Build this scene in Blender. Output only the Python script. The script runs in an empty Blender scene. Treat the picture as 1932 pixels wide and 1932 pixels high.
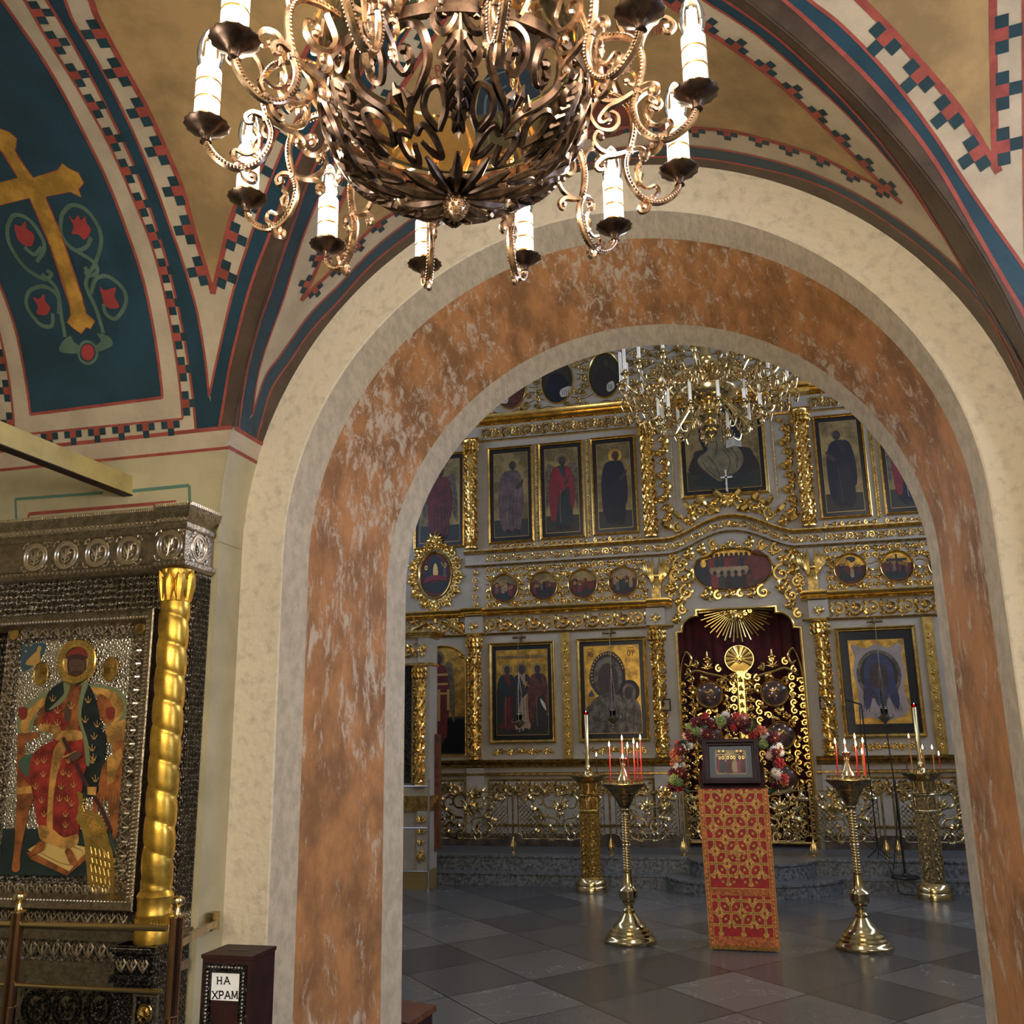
import bpy, math, random
from mathutils import Vector, Matrix
from mathutils.geometry import tessellate_polygon
random.seed(7)
PI = math.pi
sc = bpy.context.scene
col = sc.collection
sin, cos = math.sin, math.cos
EYE = Vector((0, 0, 1.6))
FPX = 1790.8949
YAW, PIT, ROL = 0.2433, 0.2373, -0.0164
_F = Vector((-sin(YAW)*cos(PIT), cos(YAW)*cos(PIT), sin(PIT)))
_R0 = Vector((cos(YAW), sin(YAW), 0)); _U0 = _R0.cross(_F)
_R = _R0*cos(ROL) + _U0*sin(ROL); _U = -_R0*sin(ROL) + _U0*cos(ROL)
def ray(px, py): return _F + _R*((px-966)/FPX) - _U*((py-966)/FPX)
def at(px, py, Y):
    d = ray(px, py); return EYE + d*(Y/d.y)
def atz(px, py, Z):
    d = ray(px, py); return EYE + d*((Z-1.6)/d.z)

# ---------------------------------------------------------------- camera
cd = bpy.data.cameras.new('camera'); cam = bpy.data.objects.new('camera', cd); col.objects.link(cam)
mw = Matrix((_R, _U, -_F)).transposed().to_4x4(); mw.translation = EYE
cam.matrix_world = mw
cd.sensor_width = 36; cd.sensor_fit = 'HORIZONTAL'; cd.lens = 36*FPX/1932; cd.clip_start = .05
sc.camera = cam

# ---------------------------------------------------------------- scene graph
ORG = {}
def tag(o, label=None, cat=None, group=None, kind=None):
    if label: o['label'] = label
    if cat: o['category'] = cat
    if group: o['group'] = group
    if kind: o['kind'] = kind
    return o
def thing(name, loc, label, cat, group=None):
    o = bpy.data.objects.new(name, None); col.objects.link(o); o.location = loc
    o.empty_display_size = .05
    ORG[o] = Vector(loc)
    return tag(o, label, cat, group)
def dup(root, loc, label=None, group=None):
    def cp(o, par):
        c = o.copy(); col.objects.link(c); c.parent = par
        if par is not None: c.matrix_parent_inverse = Matrix()
        for ch in [k for k in KIDS.get(o, [])]:
            d = cp(ch, c); KIDS.setdefault(c, []).append(d)
        return c
    r = cp(root, None); r.location = loc; ORG[r] = Vector(loc)
    if label: r['label'] = label
    if group: r['group'] = group
    return r
KIDS = {}

class Fr:                                   # a flat working frame: u right, v up, w out of the surface
    def __init__(s, O, U=(1,0,0), V=(0,0,1), N=(0,-1,0)):
        s.O = Vector(O); s.U = Vector(U).normalized(); s.V = Vector(V).normalized(); s.N = Vector(N).normalized()
    def __call__(s, u, v, w=0): return s.O + s.U*u + s.V*v + s.N*w

class MB:
    def __init__(s): s.v = []; s.f = []; s.m = []
    def add(s, vs, fs, mi=0):
        b = len(s.v); s.v.extend([Vector(p) for p in vs])
        for f in fs: s.f.append([i+b for i in f]); s.m.append(mi)
    def box(s, x0, x1, y0, y1, z0, z1, mi=0):
        s.add([(x,y,z) for z in (z0,z1) for y in (y0,y1) for x in (x0,x1)],
              [(0,2,3,1),(4,5,7,6),(0,1,5,4),(2,6,7,3),(0,4,6,2),(1,3,7,5)], mi)
    def fbox(s, fr, u0, u1, v0, v1, w0, w1, mi=0):
        s.add([fr(u,v,w) for w in (w0,w1) for v in (v0,v1) for u in (u0,u1)],
              [(0,2,3,1),(4,5,7,6),(0,1,5,4),(2,6,7,3),(0,4,6,2),(1,3,7,5)], mi)
    def tube(s, pts, r, n=6, mi=0, cap=True, flat=None):
        pts = [Vector(p) for p in pts]; k = len(pts)
        if k < 2: return
        if not hasattr(r, '__len__'): r = [r]*k
        if len(r) != k: r = [r[min(int(i*(len(r)-1)/(k-1)), len(r)-2)]*(1-(i*(len(r)-1)/(k-1)-min(int(i*(len(r)-1)/(k-1)), len(r)-2))) + r[min(int(i*(len(r)-1)/(k-1)), len(r)-2)+1]*(i*(len(r)-1)/(k-1)-min(int(i*(len(r)-1)/(k-1)), len(r)-2)) for i in range(k)]
        t0 = (pts[1]-pts[0]).normalized()
        a = Vector((0,0,1)) if abs(t0.z) < .9 else Vector((1,0,0))
        x = t0.cross(a).normalized(); vs = []
        for i in range(k):
            t = (pts[min(i+1,k-1)]-pts[max(i-1,0)])
            t = t.normalized() if t.length > 1e-9 else t0
            x = x - t*x.dot(t); x = x.normalized() if x.length > 1e-6 else t.orthogonal().normalized()
            y = t.cross(x)
            for j in range(n):
                A = 2*PI*j/n; d = x*cos(A) + y*sin(A)
                if flat is not None: d = d - flat[0]*d.dot(flat[0])*(1-flat[1])
                vs.append(pts[i] + d*r[i])
        fs = [(i*n+j, i*n+(j+1)%n, (i+1)*n+(j+1)%n, (i+1)*n+j) for i in range(k-1) for j in range(n)]
        if cap: fs += [tuple(range(n))[::-1], tuple((k-1)*n+j for j in range(n))]
        s.add(vs, fs, mi)
    def lathe(s, prof, c=(0,0,0), n=20, mi=0, fr=None, wav=0, wk=0, a0=0, cap=True):
        c = Vector(c); fr = fr or Fr(c, (1,0,0), (0,1,0), (0,0,1)); vs = []
        for r, z in prof:
            for j in range(n):
                A = a0 + 2*PI*j/n; rr = r*(1 + wav*cos(wk*A)); vs.append(fr(rr*cos(A), rr*sin(A), z))
        k = len(prof)
        fs = [(i*n+j, i*n+(j+1)%n, (i+1)*n+(j+1)%n, (i+1)*n+j) for i in range(k-1) for j in range(n)]
        if cap and prof[0][0] > 1e-4: fs.append(tuple(range(n))[::-1])
        if cap and prof[-1][0] > 1e-4: fs.append(tuple((k-1)*n+j for j in range(n)))
        s.add(vs, fs, mi)
    def blob(s, c, r, mi=0, n=8, sc3=(1,1,1), fr=None):
        c = Vector(c); fr = fr or Fr((0,0,0),(1,0,0),(0,1,0),(0,0,1)); m = max(4, n//2); vs = []
        for i in range(m+1):
            B = PI*i/m
            for j in range(n):
                A = 2*PI*j/n
                vs.append(c + fr.U*(r*sc3[0]*sin(B)*cos(A)) + fr.V*(r*sc3[1]*sin(B)*sin(A)) + fr.N*(r*sc3[2]*cos(B)))
        s.add(vs, [(i*n+j, (i+1)*n+j, (i+1)*n+(j+1)%n, i*n+(j+1)%n) for i in range(m) for j in range(n)], mi)
    def poly(s, fr, pts, w, mi=0): s.add([fr(u,v,w) for u,v in pts], [tuple(range(len(pts)))], mi)
    def prism(s, fr, pts, w0, w1, mi=0):
        n = len(pts); s.add([fr(u,v,w0) for u,v in pts] + [fr(u,v,w1) for u,v in pts],
            [tuple(range(n))[::-1], tuple(range(n,2*n))] + [(i,(i+1)%n,n+(i+1)%n,n+i) for i in range(n)], mi)
    def sweep(s, fr, path, prof, mi=0, closed=True):     # prof: (d inward, w up) swept round a path given counter-clockwise
        n = len(path); k = len(prof); P = [Vector((p[0],p[1],0)) for p in path]; vs = []
        for i in range(n):
            a = P[(i-1)%n] if (closed or i > 0) else P[i]; b = P[(i+1)%n] if (closed or i < n-1) else P[i]
            d1 = (P[i]-a); d2 = (b-P[i])
            if d1.length < 1e-9: d1 = d2
            if d2.length < 1e-9: d2 = d1
            d1.normalize(); d2.normalize()
            n1 = Vector((-d1.y,d1.x,0)); n2 = Vector((-d2.y,d2.x,0)); nn = n1+n2
            nn = nn/max(.3, (1+n1.dot(n2)))
            for d, w in prof:
                p = P[i]+nn*d; vs.append(fr(p.x,p.y,w))
        fs = [(i*k+j, ((i+1)%n)*k+j, ((i+1)%n)*k+j+1, i*k+j+1) for i in range(n if closed else n-1) for j in range(k-1)]
        s.add(vs, fs, mi)
    def build(s, name, mats, parent=None, smooth=35, loc=None):
        me = bpy.data.meshes.new(name); o = ORG.get(parent, Vector((0,0,0)))
        if loc is not None: o = Vector(loc)
        me.from_pydata([tuple(p-o) for p in s.v], [], s.f)
        if not isinstance(mats, (list,tuple)): mats = [mats]
        for m in mats: me.materials.append(m)
        me.polygons.foreach_set('material_index', s.m)
        me.update()
        if smooth: me.shade_smooth(); me.set_sharp_from_angle(angle=math.radians(smooth))
        ob = bpy.data.objects.new(name, me); col.objects.link(ob)
        if parent is not None:
            ob.parent = parent; KIDS.setdefault(parent, []).append(ob); ORG[ob] = o
        elif loc is not None: ob.location = loc; ORG[ob] = o
        return ob

def struct(name, mb, mats, smooth=35):
    return tag(mb.build(name, mats, None, smooth), kind='structure')
def crom(pts, n=6, closed=False):           # Catmull-Rom through points of any dimension
    P = [tuple(p) for p in pts]; k = len(P); out = []
    segs = k if closed else k-1
    for i in range(segs):
        p1, p2 = P[i], P[(i+1)%k]
        p0 = P[(i-1)%k] if (closed or i > 0) else p1
        p3 = P[(i+2)%k] if (closed or i+2 < k) else p2
        for j in range(n):
            t = j/n
            out.append(tuple(.5*(2*b+(c-a)*t+(2*a-5*b+4*c-d)*t*t+(3*b-a-3*c+d)*t**3) for a,b,c,d in zip(p0,p1,p2,p3)))
    if not closed: out.append(P[-1])
    return out
def ell(cx, cy, a, b=None, n=28, a0=0, a1=2*PI):
    b = a if b is None else b
    full = abs(a1-a0-2*PI) < 1e-6
    return [(cx+a*cos(a0+(a1-a0)*i/(n if full else n-1)), cy+b*sin(a0+(a1-a0)*i/(n if full else n-1))) for i in range(n)]
def rect(x0, x1, y0, y1): return [(x0,y0),(x1,y0),(x1,y1),(x0,y1)]
def spiral(cx, cy, r0, r1, a0, turns, n=22):
    return [(cx+(r0+(r1-r0)*(i/n)**.8)*cos(a0+2*PI*turns*i/n), cy+(r0+(r1-r0)*(i/n)**.8)*sin(a0+2*PI*turns*i/n)) for i in range(n+1)]

# ---------------------------------------------------------------- materials
def lin(c): return tuple((v/12.92 if v <= .04045 else ((v+.055)/1.055)**2.4) for v in [x/255 for x in c])+(1,)
MATS = {}
def M(name, rgb, rough=.6, metal=0, var=0, vscale=3, bump=0, bscale=20, rgb2=None, aniso=(1,1,1), spec=.5, coat=0, emit=None, kind='noise', lo=.4, hi=.6, rvar=0):
    m = bpy.data.materials.new(name); m.use_nodes = True; nt = m.node_tree; N = nt.nodes; L = nt.links
    b = N['Principled BSDF']; b.inputs['Base Color'].default_value = lin(rgb)
    b.inputs['Roughness'].default_value = rough; b.inputs['Metallic'].default_value = metal
    b.inputs['Specular IOR Level'].default_value = spec; b.inputs['Coat Weight'].default_value = coat
    if emit: b.inputs['Emission Color'].default_value = lin(emit[0]); b.inputs['Emission Strength'].default_value = emit[1]
    def vec():
        g = N.new('ShaderNodeNewGeometry'); v = N.new('ShaderNodeVectorMath'); v.operation = 'MULTIPLY'; v.inputs[1].default_value = aniso
        L.new(g.outputs['Position'], v.inputs[0]); return v.outputs[0]
    V = vec() if (var or bump or rgb2) else None
    if var or rgb2:
        n = N.new('ShaderNodeTexNoise'); n.inputs['Scale'].default_value = vscale; n.inputs['Detail'].default_value = 6; n.inputs['Roughness'].default_value = .65
        L.new(V, n.inputs['Vector'])
        r = N.new('ShaderNodeMapRange'); r.inputs[1].default_value = lo; r.inputs[2].default_value = hi; L.new(n.outputs['Fac'], r.inputs[0])
        mx = N.new('ShaderNodeMix'); mx.data_type = 'RGBA'
        c2 = rgb2 or tuple(max(0, x*(1-var)) for x in rgb); c1 = rgb if rgb2 else tuple(min(255, x*(1+var*.4)) for x in rgb)
        mx.inputs[6].default_value = lin(c1); mx.inputs[7].default_value = lin(c2)
        L.new(r.outputs[0], mx.inputs[0]); L.new(mx.outputs[2], b.inputs['Base Color'])
        if rvar:
            r2 = N.new('ShaderNodeMapRange'); r2.inputs[1].default_value = .3; r2.inputs[2].default_value = .7; r2.inputs[3].default_value = rough-rvar; r2.inputs[4].default_value = rough+rvar
            L.new(n.outputs['Fac'], r2.inputs[0]); L.new(r2.outputs[0], b.inputs['Roughness'])
    if bump:
        if kind == 'voronoi':
            t = N.new('ShaderNodeTexVoronoi'); t.feature = 'SMOOTH_F1'; t.inputs['Scale'].default_value = bscale
        elif kind == 'emboss':
            t = N.new('ShaderNodeTexVoronoi'); t.feature = 'F1'; t.inputs['Scale'].default_value = bscale; t.inputs['Randomness'].default_value = .35
        else:
            t = N.new('ShaderNodeTexNoise'); t.inputs['Scale'].default_value = bscale; t.inputs['Detail'].default_value = 5
        L.new(V, t.inputs['Vector']); out = t.outputs[0]
        if kind == 'emboss':
            w = N.new('ShaderNodeMath'); w.operation = 'SINE'; k = N.new('ShaderNodeMath'); k.operation = 'MULTIPLY'; k.inputs[1].default_value = 18
            L.new(out, k.inputs[0]); L.new(k.outputs[0], w.inputs[0]); out = w.outputs[0]
        bp = N.new('ShaderNodeBump'); bp.inputs['Strength'].default_value = bump; bp.inputs['Distance'].default_value = .01
        L.new(out, bp.inputs['Height']); L.new(bp.outputs[0], b.inputs['Normal'])
    MATS[name] = m
    return m
def emitmat(name, rgb, st):
    m = bpy.data.materials.new(name); m.use_nodes = True; N = m.node_tree.nodes; N.remove(N['Principled BSDF'])
    e = N.new('ShaderNodeEmission'); e.inputs[0].default_value = lin(rgb); e.inputs[1].default_value = st
    m.node_tree.links.new(e.outputs[0], N['Material Output'].inputs[0]); return m
def glassmat(name, tint=(255,255,255), opac=.25, rough=.05):
    m = bpy.data.materials.new(name); m.use_nodes = True; N = m.node_tree.nodes; L = m.node_tree.links; N.remove(N['Principled BSDF'])
    t = N.new('ShaderNodeBsdfTransparent'); t.inputs[0].default_value = lin(tint); g = N.new('ShaderNodeBsdfGlossy'); g.inputs['Roughness'].default_value = rough
    f = N.new('ShaderNodeLayerWeight'); f.inputs[0].default_value = opac; x = N.new('ShaderNodeMixShader')
    L.new(f.outputs['Fresnel'], x.inputs[0]); L.new(t.outputs[0], x.inputs[1]); L.new(g.outputs[0], x.inputs[2]); L.new(x.outputs[0], N['Material Output'].inputs[0]); return m

V_BEIGE = M('beige vault paint', (194,178,152), .55, var=.07, vscale=4, bump=.15, bscale=40)
V_BLUE = M('teal blue vault paint', (33,66,82), .42, var=.12, vscale=3, bump=.2, bscale=30)
V_RED = M('brick red line paint', (160,76,64), .5, var=.12, vscale=12)
V_BROWN = M('umber band paint', (84,68,56), .42, var=.15, vscale=5, bump=.2, bscale=35)
V_GOLD = M('ochre field paint', (170,140,94), .55, var=.16, vscale=2.2, bump=.1, bscale=30)
V_LEAFGOLD = M('gilded cross leaf', (206,158,72), .42, .35, var=.16, vscale=9)
V_SAGE = M('sage green vine paint', (92,116,98), .5, var=.1, vscale=8)
V_ROSE = M('red flower paint', (164,62,62), .5, var=.1)
V_TEALD = M('dark teal step paint', (32,62,70), .5, var=.15, vscale=10)
WALL = M('khaki wall paint', (186,176,140), .6, var=.08, vscale=2, bump=.08, bscale=60)
PLAST = M('pale rough plaster', (210,197,172), .8, var=.13, vscale=16, bump=.75, bscale=28, lo=.5, hi=.78)
SOFB = M('grey beige soffit plaster', (190,176,152), .8, var=.08, vscale=16, bump=.45, bscale=26, aniso=(2.5,1,.8))
def soffit_orange():
    m = M('worn terracotta soffit wash', (172,120,72), .75, var=.2, vscale=3.5, bump=.6, bscale=22, aniso=(2.2,1,.7)); nt = m.node_tree; N = nt.nodes; L = nt.links
    b = N['Principled BSDF']; src = b.inputs['Base Color'].links[0].from_socket
    g = N.new('ShaderNodeNewGeometry'); v = N.new('ShaderNodeVectorMath'); v.operation = 'MULTIPLY'; v.inputs[1].default_value = (3,1.6,.55); L.new(g.outputs['Position'], v.inputs[0])
    n = N.new('ShaderNodeTexNoise'); n.inputs['Scale'].default_value = 9; n.inputs['Detail'].default_value = 9; n.inputs['Roughness'].default_value = .78; n.inputs['Distortion'].default_value = .5; L.new(v.outputs[0], n.inputs['Vector'])
    n2 = N.new('ShaderNodeTexNoise'); n2.inputs['Scale'].default_value = 1.3; n2.inputs['Detail'].default_value = 2; L.new(g.outputs['Position'], n2.inputs['Vector'])
    ad = N.new('ShaderNodeMath'); ad.operation = 'MULTIPLY_ADD'; ad.inputs[1].default_value = .35; L.new(n2.outputs['Fac'], ad.inputs[0]); L.new(n.outputs['Fac'], ad.inputs[2])
    r = N.new('ShaderNodeMapRange'); r.inputs[1].default_value = .71; r.inputs[2].default_value = .80; L.new(ad.outputs[0], r.inputs[0])
    x = N.new('ShaderNodeMix'); x.data_type = 'RGBA'; L.new(r.outputs[0], x.inputs[0]); L.new(src, x.inputs[6]); x.inputs[7].default_value = lin((196,176,152)); L.new(x.outputs[2], b.inputs['Base Color'])
    return m
SOFO = soffit_orange()
def floor_mat():
    m = bpy.data.materials.new('dark granite tiles'); m.use_nodes = True; nt = m.node_tree; N = nt.nodes; L = nt.links; b = N['Principled BSDF']
    g = N.new('ShaderNodeNewGeometry')
    def dot(n, k, off):
        d = N.new('ShaderNodeVectorMath'); d.operation = 'DOT_PRODUCT'; d.inputs[1].default_value = (n[0]/k, n[1]/k, 0); L.new(g.outputs['Position'], d.inputs[0])
        a = N.new('ShaderNodeMath'); a.inputs[1].default_value = off; L.new(d.outputs['Value'], a.inputs[0]); return a.outputs[0]
    u = dot((-.766,.643), .71, -.03-.0); v = dot((.743,.669), .67, -.09)
    def mth(op, a, bb=None):
        q = N.new('ShaderNodeMath'); q.operation = op
        if hasattr(a, 'links'): L.new(a, q.inputs[0])
        else: q.inputs[0].default_value = a
        if bb is not None:
            if hasattr(bb, 'links'): L.new(bb, q.inputs[1])
            else: q.inputs[1].default_value = bb
        return q.outputs[0]
    def edge(a):
        f = mth('FRACT', a); return mth('MINIMUM', f, mth('SUBTRACT', 1., f))
    e = mth('MINIMUM', edge(u), edge(v)); joint = mth('LESS_THAN', e, .0075)
    cx = N.new('ShaderNodeCombineXYZ'); L.new(mth('FLOOR', u), cx.inputs[0]); L.new(mth('FLOOR', v), cx.inputs[1])
    wn = N.new('ShaderNodeTexWhiteNoise'); wn.noise_dimensions = '3D'; L.new(cx.outputs[0], wn.inputs['Vector'])
    n = N.new('ShaderNodeTexNoise'); n.inputs['Scale'].default_value = 60; n.inputs['Detail'].default_value = 4; L.new(g.outputs['Position'], n.inputs['Vector'])
    n3 = N.new('ShaderNodeTexNoise'); n3.inputs['Scale'].default_value = 2.2; n3.inputs['Detail'].default_value = 5
    off = N.new('ShaderNodeVectorMath'); off.operation = 'MULTIPLY_ADD'; off.inputs[1].default_value = (7,7,7); L.new(wn.outputs['Color'], off.inputs[0]); L.new(g.outputs['Position'], off.inputs[2]); L.new(off.outputs[0], n3.inputs['Vector'])
    vein = mth('LESS_THAN', mth('ABSOLUTE', mth('SUBTRACT', n3.outputs['Fac'], .5)), .0035)
    k = mth('GREATER_THAN', wn.outputs['Value'], .62); vein = mth('MULTIPLY', mth('MULTIPLY', vein, k), .5)
    t = mth('ADD', mth('MULTIPLY', wn.outputs['Value'], .7), mth('MULTIPLY', n.outputs['Fac'], .3))
    x = N.new('ShaderNodeMix'); x.data_type = 'RGBA'; x.inputs[6].default_value = lin((44,47,52)); x.inputs[7].default_value = lin((108,108,106)); L.new(t, x.inputs[0])
    y = N.new('ShaderNodeMix'); y.data_type = 'RGBA'; y.inputs[7].default_value = lin((150,150,146)); L.new(vein, y.inputs[0]); L.new(x.outputs[2], y.inputs[6])
    z = N.new('ShaderNodeMix'); z.data_type = 'RGBA'; z.inputs[7].default_value = lin((24,24,25)); L.new(joint, z.inputs[0]); L.new(y.outputs[2], z.inputs[6])
    L.new(z.outputs[2], b.inputs['Base Color']); b.inputs['Roughness'].default_value = .26; b.inputs['Specular IOR Level'].default_value = .4
    return m
FLOOR = floor_mat()
STONE = M('grey granite step', (104,107,108), .35, var=.35, vscale=30, bump=.05, bscale=80)
BSTONE = M('brown marble plinth', (92,78,66), .3, var=.3, vscale=6)
GOLD = M('polished carved gilding', (232,194,112), .21, 1, var=.12, vscale=14)
GOLDD = M('antique gilding', (198,164,96), .34, 1, var=.25, vscale=20)
BRASS = M('polished brass', (214,192,140), .16, 1)
BRASSD = M('tarnished brass', (172,150,106), .28, 1, var=.25, vscale=18)
CREAM = M('cream painted wood', (168,159,142), .5, var=.05, vscale=3)
BRONZE = M('antique bronze casting', (184,154,128), .26, 1, var=.3, vscale=40)
BRONZED = M('dark patinated bronze', (92,74,62), .34, 1, var=.3, vscale=40)
SILV = M('blackened embossed silver', (196,182,162), .32, 1, var=.5, vscale=60, bump=1, bscale=34, kind='emboss', lo=.35, hi=.65)
SILVP = M('plain tarnished silver', (158,147,130), .3, 1, var=.16, vscale=40, bump=.35, bscale=90)
SILVB = M('rubbed bright silver relief', (226,214,194), .26, 1)
SILVD = M('dark oxidised silver', (84,78,72), .35, 1, var=.4, vscale=40, bump=.8, bscale=40, kind='emboss')
SILVW = M('silver basketweave', (232,226,212), .28, 1, bump=1, bscale=110, kind='voronoi')
DKWOOD = M('dark mahogany', (44,20,18), .5, var=.3, vscale=12, spec=.3)
BRWOOD = M('brown oak', (104,60,34), .45, var=.3, vscale=10, aniso=(1,6,1))
WHITE = M('candle white plastic', (238,236,228), .4)
PAPER = M('white paper', (226,228,232), .7)
INK = M('black ink', (20,20,24), .6)
BLACK = M('black metal', (22,22,24), .4)
REDWAX = M('red wax candle', (196,40,44), .5)
ORWAX = M('amber wax candle', (214,140,70), .5)
VELVET = M('dark red velvet curtain', (74,12,20), .8, var=.25, vscale=5)
NWALL = M('nave wall paint', (190,182,164), .7)
FLAME = emitmat('flame', (255,206,130), 14)
BULBE = emitmat('lit filament', (255,226,170), 90)
GLASS = glassmat('clear bulb glass', (255,250,240), .3)
def light(kind, name, loc, power, rgb, size=.1, rot=(0,0,0), sy=None, spread=None):
    d = bpy.data.lights.new(name, kind); d.energy = power; d.color = lin(rgb)[:3]
    if kind == 'AREA':
        d.size = size
        if sy: d.shape = 'RECTANGLE'; d.size_y = sy
    else: d.shadow_soft_size = size
    o = bpy.data.objects.new(name, d); col.objects.link(o); o.location = loc; o.rotation_euler = rot; return o
# ---------------------------------------------------------------- shell numbers (metres)
XA, AO, ZS, BO = -.6083, 1.8594, 2.5602, 1.8463      # barrel along y: centre, half width, spring height, rise
YB, RY = 2.43, 1.6                                   # barrel along x
Y1, Y2 = 4.2487, 5.0                                 # arch wall: front and far faces
XF, A2, S2, B2 = -.4865, 1.379, 2.4125, 1.3343       # far arch edge
A1, S1, B1 = 1.6278, 2.5249, 1.6332                  # near arch edge
RA, RB = 1.853, 1.72
def sA(u, y): t = u/RA; return Vector((XA+AO*cos(t), y, ZS+BO*sin(t)))
def nA(u): t = u/RA; return Vector((-cos(t)/AO, 0, -sin(t)/BO)).normalized()
def sB(x, u): t = u/RB; return Vector((x, YB+RY*cos(t), ZS+BO*sin(t)))
def nB(u): t = u/RB; return Vector((0, -cos(t)/RY, -sin(t)/BO)).normalized()
def hitA(d):
    a = (d.x/AO)**2+(d.z/BO)**2; e = EYE.z-ZS
    b = 2*((0-XA)*d.x/AO**2+e*d.z/BO**2); c = (XA/AO)**2+(e/BO)**2-1
    t = (-b+math.sqrt(max(0,b*b-4*a*c)))/(2*a); return EYE+d*t, t
def hitB(d):
    a = (d.y/RY)**2+(d.z/BO)**2; e = EYE.z-ZS
    b = 2*((0-YB)*d.y/RY**2+e*d.z/BO**2); c = (YB/RY)**2+(e/BO)**2-1
    t = (-b+math.sqrt(max(0,b*b-4*a*c)))/(2*a); return EYE+d*t, t
def uvA(px): p, t = hitA(ray(*px)); return (RA*math.atan2((p.z-ZS)/BO, (p.x-XA)/AO), p.y)
def uvB(px): p, t = hitB(ray(*px)); return (p.x, RB*math.atan2((p.z-ZS)/BO, (p.y-YB)/RY))
def mapA(q, h): return sA(q[0], q[1])+nA(q[0])*h
def mapB(q, h): return sB(q[0], q[1])+nB(q[1])*h
class Paint:                                         # paint lying on a vault: strokes, bands and fields in its own unrolled coordinates
    def __init__(s, mb, mp, uv): s.mb = mb; s.mp = mp; s.uv = uv
    def line(s, px, n=5): return crom([s.uv(p) for p in px], n)
    def stroke(s, pts, w, mi, h, closed=False):
        n = len(pts); vs = []
        for i in range(n):
            a = pts[i-1] if (i or closed) else pts[i]; b = pts[(i+1)%n] if (i < n-1 or closed) else pts[i]
            dx, dy = b[0]-a[0], b[1]-a[1]; l = math.hypot(dx,dy) or 1; nx, ny = -dy/l, dx/l
            for k in (-.5,.5): vs.append(s.mp((pts[i][0]+nx*w*k, pts[i][1]+ny*w*k), h))
        s.mb.add(vs, [(2*i,2*i+1,2*((i+1)%n)+1,2*((i+1)%n)) for i in range(n if closed else n-1)], mi)
    def resamp(s, pts, n):
        L = [0]
        for a, b in zip(pts, pts[1:]): L.append(L[-1]+math.hypot(b[0]-a[0], b[1]-a[1]))
        out = []; j = 0
        for i in range(n):
            t = L[-1]*i/(n-1)
            while j < len(L)-2 and L[j+1] < t: j += 1
            k = (t-L[j])/max(1e-9, L[j+1]-L[j]); out.append((pts[j][0]+(pts[j+1][0]-pts[j][0])*k, pts[j][1]+(pts[j+1][1]-pts[j][1])*k))
        return out
    def band(s, a, b, mi, h, n=36, m=4):
        a = s.resamp(a, n); b = s.resamp(b, n); vs = []
        for p, r in zip(a, b):
            for k in range(m+1): vs.append(s.mp((p[0]+(r[0]-p[0])*k/m, p[1]+(r[1]-p[1])*k/m), h))
        s.mb.add(vs, [(i*(m+1)+k, i*(m+1)+k+1, (i+1)*(m+1)+k+1, (i+1)*(m+1)+k) for i in range(n-1) for k in range(m)], mi)
    def field(s, poly, mi, h, mx=.09):
        tris = tessellate_polygon([[Vector((p[0],p[1],0)) for p in poly]]); st = [tuple(poly[i] for i in t) for t in tris]
        while st:
            a, b, c = st.pop()
            e = [(math.dist(a,b),0),(math.dist(b,c),1),(math.dist(c,a),2)]; l, k = max(e)
            if l > mx:
                if k == 0: m = ((a[0]+b[0])/2,(a[1]+b[1])/2); st += [(a,m,c),(m,b,c)]
                elif k == 1: m = ((c[0]+b[0])/2,(c[1]+b[1])/2); st += [(a,b,m),(a,m,c)]
                else: m = ((a[0]+c[0])/2,(a[1]+c[1])/2); st += [(a,b,m),(m,b,c)]
            else: s.mb.add([s.mp(p,h) for p in (a,b,c)], [(0,1,2)], mi)
    def steps(s, pts, e, sp, side, mid, mir, h, t0=.06, t1=None, off=.006):
        L = sum(math.dist(a,b) for a,b in zip(pts,pts[1:])); n = max(2,int(L/.01)); R = s.resamp(pts, n+1); t = t0
        while t < (t1 if t1 else L-t0):
            i = min(n-1, max(1, int(t/L*n))); p = R[i]; d = (R[i+1][0]-R[i-1][0], R[i+1][1]-R[i-1][1]); l = math.hypot(*d); tx, ty = d[0]/l, d[1]/l; nx, ny = -ty*side, tx*side
            for a, b, m in ((-1,0,mid),(0,0,mir),(1,0,mid),(0,1,mid)):
                ca, cb = a*e, off+e*.5+b*e
                q = [(p[0]+tx*(ca+i2*e*.5)+nx*(cb+j2*e*.5), p[1]+ty*(ca+i2*e*.5)+ny*(cb+j2*e*.5)) for i2,j2 in ((-1,-1),(1,-1),(1,1),(-1,1))]
                s.mb.add([s.mp(k,h) for k in q], [(0,1,2,3)], m)
            t += sp

VM = [V_BEIGE, V_BLUE, V_RED, V_BROWN, V_GOLD, V_LEAFGOLD, V_SAGE, V_ROSE, V_TEALD]
BE, BL, RE, BN, GO, LG, SG, RS, TD = range(9)
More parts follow.
